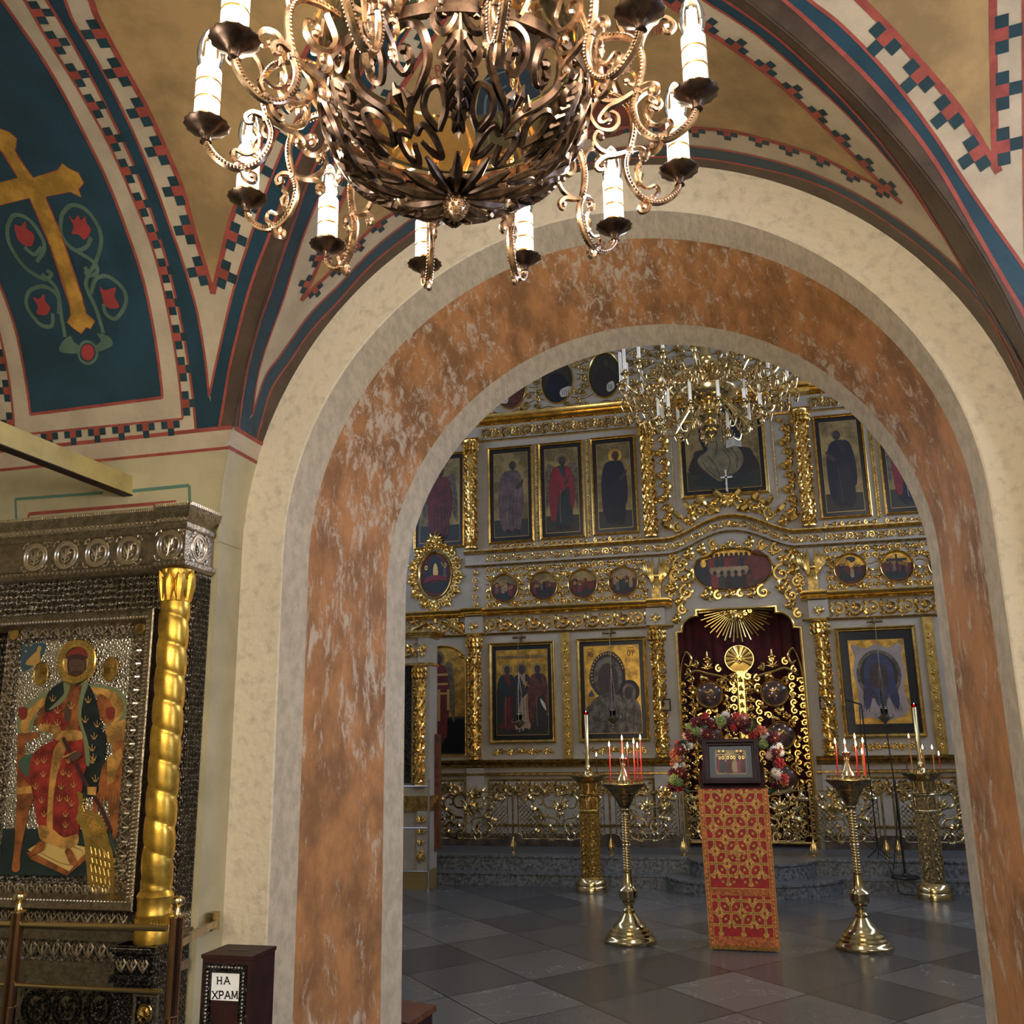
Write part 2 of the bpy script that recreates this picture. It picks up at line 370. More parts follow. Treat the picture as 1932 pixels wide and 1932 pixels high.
# ---- front cell (barrel along y between the groins and the arch wall)
vf = MB(); NT = 72
rows = []
for i in range(NT+1):
    t = PI*i/NT; yg = YB+RY*abs(cos(t))
    for k in range(9): rows.append(sA(t*RA, yg+(Y1+.02-yg)*k/8))
vf.add(rows, [(i*9+k, i*9+k+1, (i+1)*9+k+1, (i+1)*9+k) for i in range(NT) for k in range(8)], BE)
PA = Paint(vf, mapA, uvA)
m1 = [(483,832),(495,788),(512,733),(547,681),(577,636),(608,599),(640,566),(700,500),(778,437),(870,377),(1000,326),(1114,307),(1300,296),(1424,315),(1507,335),(1590,368),(1673,418),(1755,480),(1838,559),(1900,646),(1932,695),(1960,760)]
m2 = [(476,784),(488,744),(503,705),(525,675),(556,631),(588,588),(640,536),(700,473),(778,411),(870,350),(1000,302),(1114,285),(1300,275),(1424,294),(1507,317),(1590,352),(1673,399),(1755,459),(1838,538),(1884,613)]
m3 = [(568,567),(592,543),(640,496),(700,431),(762,388),(870,320),(1000,268),(1114,247),(1300,240),(1383,248),(1466,269),(1548,296),(1610,327),(1660,352),(1702,383)]
m4r = [(1702,383),(1660,344),(1590,273),(1507,190),(1424,120),(1341,62),(1300,33),(1220,-20)]
m4l = [(568,567),(592,518),(616,457),(662,336),(755,168),(786,118),(823,60),(870,-20)]
m5r = [(1884,613),(1838,538),(1776,439),(1714,348),(1652,273),(1590,207),(1507,132),(1424,62),(1341,8),(1300,-20)]
m5l = [(476,784),(484,720),(495,675),(516,614),(538,553),(572,445),(604,365),(642,280),(702,165),(765,65),(815,-20)]
m6r = [(1945,760),(1932,729),(1890,640),(1838,548),(1776,437),(1714,338),(1631,232),(1548,145),(1466,70),(1374,4),(1330,-25)]
m6l = [(450,814),(462,720),(475,662),(493,599),(512,544),(547,440),(580,345),(622,248),(680,140),(740,40),(775,-20)]
l1, l2, l3 = PA.line(m1), PA.line(m2), PA.line(m3)
l4r, l4l, l5r, l5l, l6r, l6l = [PA.line(m) for m in (m4r, m4l, m5r, m5l, m6r, m6l)]
edge = [(RA*PI*(1-i/60), Y1+.01) for i in range(61)]; edge = [e for e in edge if e[0] < l1[0][0]+.02 and e[0] > .02]
PA.band(edge, l1, BN, .001, 60, 2)
PA.band(l1, l2, BL, .0018, 60, 2)
def groin(a, b, n=60): return [(RA*(a+(b-a)*i/n), YB+RY*abs(cos(a+(b-a)*i/n))-.008) for i in range(n+1)]
PA.band(groin(math.pi*.998-.29, PI*.5+.02), l6l+[(RA*(PI*.5+.02), YB+.12)], BN, .001, 60, 2)
PA.band(groin(.1, PI*.5-.02), l6r+[(RA*(PI*.5-.02), YB+.12)], BN, .001, 60, 2)
PA.band(l6l, [l6l[0]]*2+l5l, BL, .0014, 50, 2); PA.band(l6r, [l6r[0]]*2+l5r, BL, .0014, 50, 2)
PA.band([l1[0], l2[0]], [l6l[0], l2[0]], BL, .0013, 6, 3)
apex = PA.line([(870,-20),(960,-70),(1080,-80),(1220,-20)])
PA.band(l3, l4l+apex+l4r[::-1], GO, .0014, 60, 12)
for l, w in ((l1,.016),(l2,.013),(l3,.026),(l4l,.026),(l4r,.026),(l5l,.012),(l5r,.012),(l6l,.014),(l6r,.014)): PA.stroke(l, w, RE, .0026)
PA.steps(l3, .032, .148, -1, TD, RE, .003, .1); PA.steps(l4l, .034, .15, 1, TD, RE, .003, .1); PA.steps(l4r, .034, .15, -1, TD, RE, .003, .1)
def px_poly(P, px, n=4, closed=True): return crom([P.uv(p) for p in px], n, closed)
# painted half-figure of a bearded saint on the ochre field
vf_m = VM + [M('saint blue robe paint', (36,58,74), .5, var=.2, vscale=6), M('saint brown hair paint', (84,68,56), .5, var=.2, vscale=10), M('saint light fold paint', (92,112,120), .5), M('saint red cloak paint', (112,52,44), .5, var=.2), M('flesh paint', (150,112,80), .5)]
RB_, HR, FO, CL, FL = 9, 10, 11, 12, 13
PA.field(px_poly(PA, [(905,300),(898,215),(912,150),(945,125),(975,118),(1010,145),(1030,205),(1075,240),(1060,290),(980,312)]), RB_, .002)
PA.field(px_poly(PA, [(1052,150),(1100,110),(1150,130),(1185,205),(1180,250),(1110,262),(1075,240),(1040,200)]), CL, .0021)
PA.field(px_poly(PA, [(930,122),(930,50),(950,-30),(1000,-60),(1035,-10),(1030,80),(1012,140),(985,126),(960,128)]), HR, .0024)
PA.field(px_poly(PA, [(950,30),(955,-20),(985,-40),(1008,-10),(1004,40),(980,60)]), FL, .003)
for a in ([(915,235),(918,180),(948,165),(955,160)],[(930,182),(922,230),(922,280)],[(932,180),(945,230),(965,270)],[(950,172),(966,215),(984,262)],[(915,150),(945,136),(972,130)]): PA.stroke(PA.line(a), .012, FO, .003)
# church lettering, stroke by stroke
GL = {'С': [[(.9,.85),(.5,1),(.15,.75),(.1,.4),(.3,.05),(.7,0),(.9,.15)]], 'В': [[(.1,0),(.1,1)],[(.1,1),(.7,.9),(.7,.6),(.1,.52)],[(.1,.52),(.85,.4),(.8,.05),(.1,0)]], 'И': [[(.1,0),(.1,1)],[(.9,0),(.9,1)],[(.1,.4),(.9,.6)]], 'П': [[(.1,0),(.1,1)],[(.9,0),(.9,1)],[(.1,1),(.9,1)]],
      'Н': [[(.1,0),(.1,1)],[(.9,0),(.9,1)],[(.1,.5),(.9,.5)]], 'А': [[(.05,0),(.5,1)],[(.5,1),(.95,0)],[(.22,.35),(.78,.35)]], 'Х': [[(.05,0),(.95,1)],[(.05,1),(.95,0)]], 'Р': [[(.15,0),(.15,1)],[(.15,1),(.7,.97),(.88,.75),(.7,.5),(.15,.47)]], 'М': [[(.08,0),(.12,1)],[(.12,1),(.5,.15)],[(.5,.15),(.88,1)],[(.88,1),(.92,0)]],
      'Й': [[(.1,0),(.1,.85)],[(.9,0),(.9,.85)],[(.1,.1),(.9,.8)],[(.3,1),(.5,.92),(.7,1)]], 'У': [[(.1,1),(.5,.45)],[(.9,1),(.3,0)]], 'О': [[(.5,1),(.1,.7),(.1,.3),(.5,0),(.9,.3),(.9,.7),(.5,1)]]}
def letters(P, o, du, dv, txt, mi, h, w):
    for i, ch in enumerate(txt):
        for s in GL.get(ch, []):
            pts = [(o[0]+du[0]*(i*1.25+x)+dv[0]*y, o[1]+du[1]*(i*1.25+x)+dv[1]*y) for x, y in s]
            P.stroke(crom(pts, 4) if len(pts) > 2 else pts, w, mi, h)
def place_text(P, p0, p1, p2, txt, w):   # p0 origin, p1 end of first letter, p2 top of first letter
    o, a, b = P.uv(p0), P.uv(p1), P.uv(p2)
    letters(P, o, (a[0]-o[0], a[1]-o[1]), (b[0]-o[0], b[1]-o[1]), txt, RE, .0032, w)
place_text(PA, (810,151), (821,147), (806,128), 'СВ ИН', .006)
place_text(PA, (1188,78), (1199,75), (1187,56), 'МАРТИЙ'[1:], .005)
struct('ceiling', vf, vf_m, 30)

# ---- left cell + deep left arch (barrel along x), right cell
vl = MB(); rows = []
for i in range(NT//2+1):
    t = PI*.5*i/(NT//2); xg = XA-AO*abs(cos(t))
    for k in range(13): rows.append(sB(-4.4+(xg+4.4)*k/12, t*RB))
vl.add(rows, [(i*13+k, i*13+k+1, (i+1)*13+k+1, (i+1)*13+k) for i in range(NT//2) for k in range(12)], BE)
rows = []
for i in range(NT//2+1):
    t = PI*.5+PI*.5*i/(NT//2); xg = XA-AO*abs(cos(t))
    for k in range(5): rows.append(sB(-4.4+(xg+4.4)*k/4, t*RB))
vl.add(rows, [(i*5+k, i*5+k+1, (i+1)*5+k+1, (i+1)*5+k) for i in range(NT//2) for k in range(4)], BE)
PB = Paint(vl, mapB, uvB)
def groinB(sg, a, b, n=60): return [(XA+sg*AO*abs(cos(a+(b-a)*i/n))-sg*.008, RB*(a+(b-a)*i/n)) for i in range(n+1)]
k7 = [(413,812),(432,701),(451,620),(464,570),(482,512),(510,440),(545,345),(585,255),(640,150),(700,45),(740,-20)]
k8 = [(395,748),(408,686),(432,581),(451,514),(475,440),(508,345),(545,255),(600,150),(650,60),(695,-20)]
k9 = [(402,554),(430,437),(450,377),(485,285),(535,180),(580,95),(635,0),(650,-25)]
k10 = [(402,554),(368,442),(345,359),(312,280),(275,200),(228,116),(186,37),(172,0),(160,-25)]
k11 = [(395,748),(373,592),(345,494),(317,415),(275,303),(228,200),(182,112),(140,42),(123,0),(110,-25)]
k12 = [(370,813),(354,675),(326,536),(289,410),(251,307),(205,210),(149,102),(88,0),(70,-28)]
k13 = [(345,790),(335,689),(321,605),(289,470),(251,373),(205,270),(158,185),(93,79),(47,0),(30,-26)]
k14 = [(307,750),(293,638),(270,526),(242,442),(200,335),(154,242),(93,130),(37,47),(0,-5),(-20,-28)]
k15 = [(58,782),(44,689),(28,615),(0,536),(-40,440),(-90,350)]
k16 = [(28,826),(19,727),(0,630),(-20,560),(-60,450)]
K7,K8,K9,K10,K11,K12,K13,K14,K15,K16 = [PB.line(k) for k in (k7,k8,k9,k10,k11,k12,k13,k14,k15,k16)]
U0 = RB*math.asin((3.118-ZS)/BO); U1 = RB*math.asin((3.022-ZS)/BO)
PB.band(groinB(-1, .31, PI*.5-.03), K7, BN, .001, 60, 2)
PB.band(K7, [K7[0]]+K8, BL, .0014, 50, 2)
PB.band(K12, [K12[0]]+K11, BL, .0014, 50, 2)
PB.field([K7[0], K8[0], K12[0]], BL, .0013)
PB.band(K9, K10, GO, .0016, 50, 10)
PB.band(K14, K15, BL, .0014, 50, 14)
for l, w in ((K7,.014),(K8,.012),(K9,.026),(K10,.026),(K11,.012),(K12,.013),(K13,.012),(K14,.014),(K15,.014),(K16,.013)): PB.stroke(l, w, RE, .0026)
PB.stroke([K14[0], K15[0]], .014, RE, .0026)
b1 = PB.line([(345,790),(62,818),(0,826)]); b2 = PB.line([(371,813),(108,844),(0,858)]); PB.stroke(b1, .01, RE, .0026)
PB.stroke([(-4.4,U0),(-2.385,U0)], .018, RE, .0026); PB.stroke([(-4.4,U1),(-2.41,U1)], .014, RE, .0026)
PB.steps(K9, .045, .185, -1, TD, RE, .003, .12); PB.steps(K10, .045, .185, 1, TD, RE, .003, .12)
PB.steps(K13, .038, .155, -1, TD, RE, .003, .08); PB.steps(b1[::-1], .034, .15, 1, TD, RE, .003, .05) if False else PB.steps(b1, .034, .14, 1, TD, RE, .003, .08)
PB.steps(K16, .036, .155, 1, TD, RE, .003, .08)
# gilded cross, vines and buds of the left panel
Zt = lambda x, y: (x*.4658, y*.4658)
cross = [(0,520),(40,535),(68,560),(64,590),(60,610),(135,720),(235,690),(255,662),(275,680),(318,700),(340,740),(318,765),(330,798),(285,775),(185,795),(250,950),(330,1190),(350,1270),(385,1300),(368,1330),(350,1325),(330,1350),(300,1330),(274,1305),(290,1275),(285,1240),(200,985),(120,800),(0,830),(-120,850),(-140,760),(0,740),(75,720),(0,600),(-40,560)]
PB.field([uvB(Zt(*p)) for p in cross], LG, .0028)
cl = [uvB(Zt(*p)) for p in cross]; PB.stroke(cl, .008, RE, .0024, True)
for c in ([(250,870),(290,830),(350,850),(400,920),(410,990),(380,1080),(345,1110)],[(250,870),(250,950),(300,1010),(350,1000),(370,960)],[(300,1010),(380,1060),(395,1100),(365,1115),(345,1080)],[(360,1110),(350,1160),(390,1250),(420,1350)],[(370,1190),(390,1130),(440,1120),(500,1170),(510,1230),(470,1290),(430,1270),(420,1230)],
          [(30,920),(60,870),(120,890),(170,960),(180,1010),(150,1060)],[(30,920),(40,990),(100,1080),(180,1130),(210,1110),(190,1095)],[(100,1000),(140,1030),(170,1000)],[(170,1110),(230,1170),(250,1280),(265,1365)],[(240,1270),(235,1200),(180,1160),(120,1180),(110,1240),(160,1310),(210,1320),(215,1270)]):
    PB.stroke(PB.line([Zt(*p) for p in c], 6), .02, SG, .0025)
for c in ([(280,870),(300,890),(318,870),(330,890),(348,875),(350,900),(370,930),(345,970),(320,950),(290,945),(300,920)],[(60,910),(85,915),(105,895),(110,925),(140,950),(130,995),(95,990),(70,960)],[(405,1160),(425,1175),(470,1165),(465,1200),(485,1240),(455,1250),(425,1235),(415,1200)],[(135,1205),(160,1210),(180,1190),(185,1220),(205,1245),(190,1275),(150,1270),(155,1240)],[(330,1425),(340,1400),(365,1395),(382,1415),(380,1445),(360,1460),(338,1450)]):
    PB.field(px_poly(PB, [Zt(*p) for p in c]), RS, .003)
PB.stroke(px_poly(PB, [Zt(*p) for p in [(320,1425),(335,1390),(365,1385),(392,1410),(390,1450),(362,1472),(330,1460)]]), .014, SG, .0026, True)
PB.field(px_poly(PB, [Zt(*p) for p in [(322,1430),(245,1425),(250,1390),(285,1360),(300,1385),(320,1400)]]), SG, .0025); PB.field(px_poly(PB, [Zt(*p) for p in [(392,1425),(455,1400),(445,1365),(395,1350),(410,1380),(390,1400)]]), SG, .0025)
struct('ceiling', vl, VM, 30)

vr = MB(); rows = []
for i in range(NT+1):
    t = PI*i/NT; xg = XA+AO*abs(cos(t))
    for k in range(9): rows.append(sB(xg+(3.6-xg)*k/8, t*RB))
vr.add(rows, [(i*9+k, i*9+k+1, (i+1)*9+k+1, (i+1)*9+k) for i in range(NT) for k in range(8)], BE)
PR = Paint(vr, mapB, uvB)
r7 = [(1960,650),(1932,592),(1900,538),(1838,431),(1776,323),(1714,236),(1631,141),(1532,46),(1478,0),(1440,-30)]
r8 = [(1970,570),(1932,505),(1880,431),(1818,340),(1755,244),(1673,137),(1590,50),(1532,4),(1495,-25)]
r9 = [(1884,325),(1818,219),(1747,132),(1673,50),(1623,0),(1595,-28)]
r10 = [(1884,325),(1878,290),(1875,150),(1873,0),(1872,-28)]
R7,R8,R9,R10 = [PR.line(k) for k in (r7,r8,r9,r10)]
PR.band(groinB(1, .08, PI*.5-.03), R7, BN, .001, 60, 2); PR.band(R7, R8, BL, .0014, 50, 2); PR.band(R9, R10, GO, .0016, 40, 8)
for l, w in ((R7,.016),(R8,.013),(R9,.028),(R10,.028)): PR.stroke(l, w, RE, .0026)
PR.steps(R9, .046, .195, 1, TD, RE, .003, .12); PR.steps(R10, .046, .2, -1, TD, RE, .003, .1)
PR.stroke(PR.line([(1931,-20),(1931,150),(1932,320),(1935,480)]), .01, RE, .0026)
struct('ceiling', vr, VM, 30)

vb = MB(); rows = []
for i in range(NT+1):
    t = PI*i/NT; yg = YB-RY*abs(cos(t))
    for k in range(5): rows.append(sA(t*RA, yg+(-4.5-yg)*k/4))
vb.add(rows, [(i*5+k, i*5+k+1, (i+1)*5+k+1, (i+1)*5+k) for i in range(NT) for k in range(4)], 0)
struct('ceiling', vb, [V_BEIGE], 30)

# ---- arch wall: plaster face ring, splayed soffit in three washes, far face
def arc(xc, a, s, b, y, n=64):
    out = [Vector((xc-a, y, z)) for z in (0, s*.33, s*.66)]
    out += [Vector((xc-a*cos(PI*i/n), y, s+b*sin(PI*i/n))) for i in range(n+1)]
    return out + [Vector((xc+a, y, z)) for z in (s*.66, s*.33, 0)]
eo, en, ef = arc(XA,AO+.02,ZS,BO+.02,Y1), arc(XA,A1,S1,B1,Y1), arc(XF,A2,S2,B2,Y2)
w = MB(); n = len(en)
def loft(a, b, mi): w.add(a+b, [(i, i+1, n+i+1, n+i) for i in range(n-1)], mi)
def lerp(a, b, t): return [p+(q-p)*t for p, q in zip(a, b)]
rim = [p+Vector((0,-.006,0)) for p in lerp(eo, en, .06)]
loft(eo, rim, 0); loft(rim, [p+Vector((0,-.006,0)) for p in lerp(eo, en, .97)], 0); loft([p+Vector((0,-.006,0)) for p in lerp(eo,en,.97)], en, 0)
loft(en, lerp(en,ef,.187), 1); loft(lerp(en,ef,.187), lerp(en,ef,.83), 2); loft(lerp(en,ef,.83), ef, 1)
big = [Vector((p.x*1, Y2, p.z)) for p in ef]
def outer_pt(p):
    d = Vector((p.x-XF, 0, p.z-S2)); 
    if p.z < S2-1e-6: return Vector((-8 if p.x < XF else 8, Y2, p.z))
    k = min(8/max(1e-6,abs(d.x)), 7/max(1e-6,d.z)); return Vector((XF+d.x*k, Y2, S2+d.z*k))
loft(ef, [outer_pt(p) for p in ef], 3)
struct('wall_front', w, [PLAST, SOFB, SOFO, NWALL], 40)
w = MB()
w.box(XA-AO-2.2, XA-AO+.004, 4.03, Y2-.02, 0, ZS+.001, 0); w.box(XA+AO-.004, XA+AO+3, 4.03, Y2-.02, 0, ZS+.001, 0)
struct('wall_left', w, [WALL], 0)
w = MB()
for y0, y1 in ((-4.5,.83),): w.box(-2.6, XA-AO, y0, y1, 0, ZS); w.box(XA+AO, 1.4, y0, y1, 0, ZS)
w.box(-4.5,-4.4,.8,5,0,4.5); w.box(3.6,3.7,.8,5,0,4.5); w.box(-2.6,1.4,-4.6,-4.5,0,4.6); w.box(-4.5,-2.4,.73,.83,0,4.4); w.box(1.25,3.7,.73,.83,0,4.4)
struct('wall_back', w, [WALL], 0)
w = MB(); T0 = RA*(PI-math.asin((3.118-ZS)/BO)); T1 = RA*(PI-math.asin((3.022-ZS)/BO))
PT = Paint(w, mapA, uvA); PT.band([(T0,3.95),(T0,Y1)], [(T1,3.95),(T1,Y1)], 0, .0034, 4, 3)
T2 = RA*(PI-.003)
PT.band([(T1,3.97),(T1,Y1)], [(T2,4.02),(T2,Y1)], 2, .0034, 4, 5)
for T, wd in ((T0,.02),(T1,.018)): PT.stroke([(T,3.96),(T,4.1),(T,Y1)], wd, 1, .0046)
PU = Paint(w, mapB, uvB); PU.band([(-4.4,U1),(-2.42,U1)], [(-4.4,.003),(-2.467,.003)], 2, .003, 10, 5); PU.stroke([(-4.4,U1),(-2.412,U1)], .014, 1, .004)
for px, wd, mi in (([(32,990),(30,942)],.014,3),([(30,942),(195,930)],.014,3),([(236,928),(358,916)],.016,3),([(358,916),(359,956)],.016,3),([(55,985),(55,970)],.012,1),([(55,970),(333,947)],.016,1)):
    a, c = uvB(px[0]), uvB(px[1]); PU.stroke([(a[0]+(c[0]-a[0])*i/8, a[1]+(c[1]-a[1])*i/8) for i in range(9)], wd, mi, .0045)
struct('trim_1', w, [V_BEIGE, V_RED, WALL, M('green line paint', (92,128,112), .6)], 30)
w = MB(); w.box(-3.012,-2.955,.75,4.03,2.833,2.928,0); w.box(-3.012,-2.955,.75,4.03,2.828,2.834,1)
struct('trim_4', w, [M('painted tie beam', (188,170,104), .5, var=.1), DKWOOD], 0)

# ---- floor, nave shell
w = MB(); w.add([(-8,-5,0),(8,-5,0),(8,14,0),(-8,14,0)], [(0,1,2,3)], 0); struct('floor', w, [FLOOR], 0)
w = MB()
def holed(x, mi=0):                        # nave side wall with three tall windows
    ys = [5, 6.0, 7.4, 8.2, 9.6, 10.4, 11.8, 14]; 
    for i in range(len(ys)-1):
        if i % 2 == 0: w.box(x-.1, x+.1, ys[i], ys[i+1], 0, 9, mi)
        else: w.box(x-.1, x+.1, ys[i], ys[i+1], 0, 3.6, mi); w.box(x-.1, x+.1, ys[i], ys[i+1], 7.0, 9, mi)
holed(-6.5); struct('wall_nave_left', w, [NWALL], 0); w = MB(); holed(6.0); struct('wall_nave_right', w, [NWALL], 0)
w = MB(); w.box(-8,8,13.4,13.5,0,9); struct('wall_nave_back', w, [NWALL], 0)
w = MB(); w.box(-8,8,Y2-.02,14,9,9.1); w.box(-8,8,Y2-.03,Y2-.02,4.6,9); struct('ceiling', w, [NWALL], 0)
for k, (x, y) in enumerate([(-6.5,6.7),(-6.5,8.9),(-6.5,11.1),(6,6.7),(6,8.9),(6,11.1)]):
    w = MB()
    for a in (-.7,-.24,.22,.66): w.box(x-.04,x+.04,y+a,y+a+.05,3.6,7.0)
    for z in (3.6,4.45,5.3,6.15,6.95): w.box(x-.03,x+.03,y-.7,y+.7,z,z+.05)
    struct('window_%d' % (k+1), w, [CREAM], 0)
w = MB()
for q in (1.0,1.55,2.1,2.65): w.box(3.54,3.6,q,q+.05,1.2,3.3)
for z in (1.2,1.9,2.6,3.28): w.box(3.55,3.6,1.0,2.7,z,z+.05)
struct('window_7', w, [CREAM], 0)
# ---- solea steps and round ambo
w = MB(); w.box(-6.4,5.9,11.18,13.4,0,.14); w.box(-6.4,5.9,11.36,13.4,.14,.305)
w.box(-6.4,5.9,11.165,11.3,.122,.142); w.box(-6.4,5.9,11.345,11.5,.287,.307)
struct('trim_2', w, [STONE], 0)
w = MB()
for a, b, z0, z1, yy in ((.93,.74,0,.14,11.3),(.68,.6,.14,.305,11.42)):
    P = [(-.17+a*cos(PI+PI*i/28), yy+b*sin(PI+PI*i/28)) for i in range(29)]
    w.prism(Fr((0,0,z0),(1,0,0),(0,1,0),(0,0,1)), P, 0, z1-z0-.02); P2 = [(-.17+(a+.015)*cos(PI+PI*i/28), yy+(b+.015)*sin(PI+PI*i/28)) for i in range(29)]
    w.prism(Fr((0,0,z1-.02),(1,0,0),(0,1,0),(0,0,1)), P2, 0, .021)
struct('trim_3', w, [STONE], 30)
BRONZEM = M('brown bronze casting', (104,84,72), .3, 1, var=.3, vscale=40)
# ================================================================ bronze chandelier of the near room
CC = Vector((-.388, 1.241, 0)); TX, TY = .029, .008
def arm_pt(r, z, a, s=0):                   # radius, height, azimuth, sideways
    return Vector((CC.x+r*cos(a)-s*sin(a), CC.y+r*sin(a)+s*cos(a), z))
ch = thing('chandelier', (CC.x, CC.y, 2.4), 'bronze scrollwork chandelier with electric candles hanging close in front of the arch', 'chandelier')
ARM = [(.3690,2.472),(.3640,2.4565),(.3483,2.4395),(.3247,2.429),(.2997,2.4377),(.2826,2.463),(.2773,2.4928),(.2849,2.5171),(.2935,2.5504),(.2942,2.5794),(.2857,2.6037),(.2704,2.6162),(.2435,2.6225),(.215,2.62)]
SUB = [([(.2864,2.5202),(.3038,2.5254),(.3149,2.5177),(.3121,2.5071),(.305,2.509),(.306,2.514)],[.005,.005,.0045,.004,.0035,.002]),
       ([(.304,2.5045),(.2996,2.493),(.2946,2.4794),(.2981,2.4633),(.3118,2.454),(.3263,2.4597),(.3315,2.4494),(.3223,2.4365)],[.002,.004,.003,.004,.003,.0035,.004,.004]),
       ([(.3163,2.4294),(.3109,2.4157),(.2998,2.410),(.2968,2.4181),(.302,2.421)],[.004,.005,.0045,.004,.003]),
       ([(.2849,2.5171),(.2604,2.5062),(.2405,2.4992),(.2275,2.4845),(.2308,2.476),(.24,2.479),(.238,2.486)],[.005,.0055,.005,.0045,.004,.003,.003]),
       ([(.2604,2.5062),(.2354,2.5122),(.2249,2.5297),(.231,2.5452),(.2399,2.5425),(.238,2.536)],[.005,.005,.0045,.004,.003,.003]),
       ([(.235,2.612),(.2196,2.5827),(.2232,2.5635),(.234,2.5516),(.2536,2.5502),(.267,2.5647),(.2662,2.5818),(.2521,2.5864),(.2454,2.5762),(.252,2.571)],[.005,.0055,.0055,.005,.0055,.005,.0045,.004,.004,.003]),
       ([(.2935,2.59),(.300,2.612),(.318,2.632),(.336,2.630),(.345,2.615),(.338,2.604),(.329,2.609),(.333,2.616)],[.004,.0045,.0045,.004,.004,.004,.003,.003]),
       ([(.27,2.617),(.262,2.645),(.276,2.668),(.296,2.672),(.304,2.655),(.295,2.643),(.286,2.65)],[.004,.005,.005,.0045,.004,.004,.003])]
for k in range(12):
    a = math.radians(-3.2+30*k)
    dz = TX*.37*cos(a)+TY*.37*sin(a)
    P = lambda r, z: arm_pt(r, z+dz, a)
    m = MB()
    main = crom(ARM, 5); pts = [P(*p) for p in main]
    fl = (Vector((-sin(a), cos(a), 0)), .75)
    m.tube(pts, .0058, 6, 0)
    for i in range(2, len(pts)-1):           # beading along the band
        if i % 1 == 0:
            for s in (-1, 1): m.blob(pts[i]+fl[0]*.0058*s, .0024, 0, 5)
    for p in ((.2849,2.5171),(.3163,2.4315)): m.blob(P(*p), .0082, 0, 6)
    arm = m.build('arm', BRONZE, ch)
    m = MB()
    for pl, rr in SUB:
        q = crom(pl, 4); m.tube([P(*p) for p in q], rr, 5)
        m.blob(P(*pl[-1]), .0062, 0, 6)
    # acanthus leaflets hanging inside the scroll
    for (r0,z0),(r1,z1) in (((.304,2.503),(.2915,2.486)),((.296,2.488),(.303,2.466)),((.300,2.47),(.293,2.452))):
        m.tube([P(r0,z0),P((r0+r1)/2+.003,(z0+z1)/2),P(r1,z1)], [.0015,.0055,.0008], 5)
    m.build('arm_scroll', BRONZE, arm)
    m = MB()
    c = P(.3690, 2.466)
    m.lathe([(.004,-.003),(.0085,0),(.006,.004),(.0075,.009),(.012,.014),(.024,.0215),(.031,.0265),(.0325,.029),(.029,.028),(.014,.024),(.001,.023)], c, 28, wav=.035, wk=14)
    m.build('drip_pan', BRONZED, ch)
    m = MB(); c = P(.3705, 2.491); m.lathe([(.0178,0),(.0182,.002),(.0182,.094),(.016,.097),(.001,.097)], c, 24)
    tb = m.build('candle_tube', WHITE, ch)
    for z in (.012,.041,.070): m = MB(); m.lathe([(.0184,z),(.0186,z+.0006),(.0186,z+.0028),(.0184,z+.0034)], c, 24); m.build('gilt_band', GOLD, tb)
    m = MB(); c = P(.3705, 2.587); m.lathe([(.012,0),(.016,.006),(.0195,.021),(.0198,.031),(.0178,.045),(.0138,.057),(.0085,.067),(.004,.0722),(.0006,.074)], c, 20)
    bu = m.build('bulb', GLASS, ch)
    m = MB()
    for j in range(4):
        b = j*PI/2+a; m.tube([c+Vector((.006*cos(b),.006*sin(b),.014)), c+Vector((.005*cos(b),.005*sin(b),.048))], .0024, 5)
    m.lathe([(.003,.0),(.005,.012),(.002,.014)], c, 8)
    m.build('filament', BULBE, bu)
    light('POINT', 'bulb_light', c+Vector((0,0,.032)), 3.3, (255,251,246), .018)
# rim band, openwork bowl, finial, glass collar, chain
def rim_z(x, y): return TX*x+TY*y
class Bowl:
    def __init__(s, R=.207, z0=2.566, D=.15): s.R, s.z0, s.D = R, z0, D
    def __call__(s, th, t, w=0):             # t: 0 rim .. 1 bottom
        A = t*PI/2; r = (s.R+w)*cos(A)**.9 if t < 1 else 0; z = s.z0-(s.D+w)*sin(A)
        x, y = r*cos(th), r*sin(th); return Vector((CC.x+x, CC.y+y, z+rim_z(x,y)))
bw = Bowl()
m = MB(); RP = [(.207,0),(.2125,.003),(.2125,.022),(.207,.026),(.2045,.024),(.2045,.003)]; RP.append(RP[0]); vs = []; n = 60
for i in range(n):
    A = 2*PI*i/n
    for r, z in RP[:-1]: x, y = r*cos(A), r*sin(A); vs.append((CC.x+x, CC.y+y, 2.556+z+rim_z(x,y)))
k = 6; m.add(vs, [(i*k+j, ((i+1)%n)*k+j, ((i+1)%n)*k+(j+1)%k, i*k+(j+1)%k) for i in range(n) for j in range(k)])
m.build('rim_band', BRONZED, ch)
m = MB()
for i in range(48):
    A = 2*PI*(i+.5)/48; B = .048
    q = []
    for r in (.2042,.2015):
        for zz in (2.559,2.576):
            for d in (-B,B): x, y = r*cos(A+d), r*sin(A+d); q.append((CC.x+x, CC.y+y, zz+rim_z(x,y)))
    m.add(q, [(0,1,3,2),(4,6,7,5),(0,4,5,1),(2,3,7,6),(0,2,6,4),(1,5,7,3)])
m.build('rim_lining', M('reddish bronze inlay', (120,82,66), .4, 1, var=.3, vscale=50), ch)
NS = 6
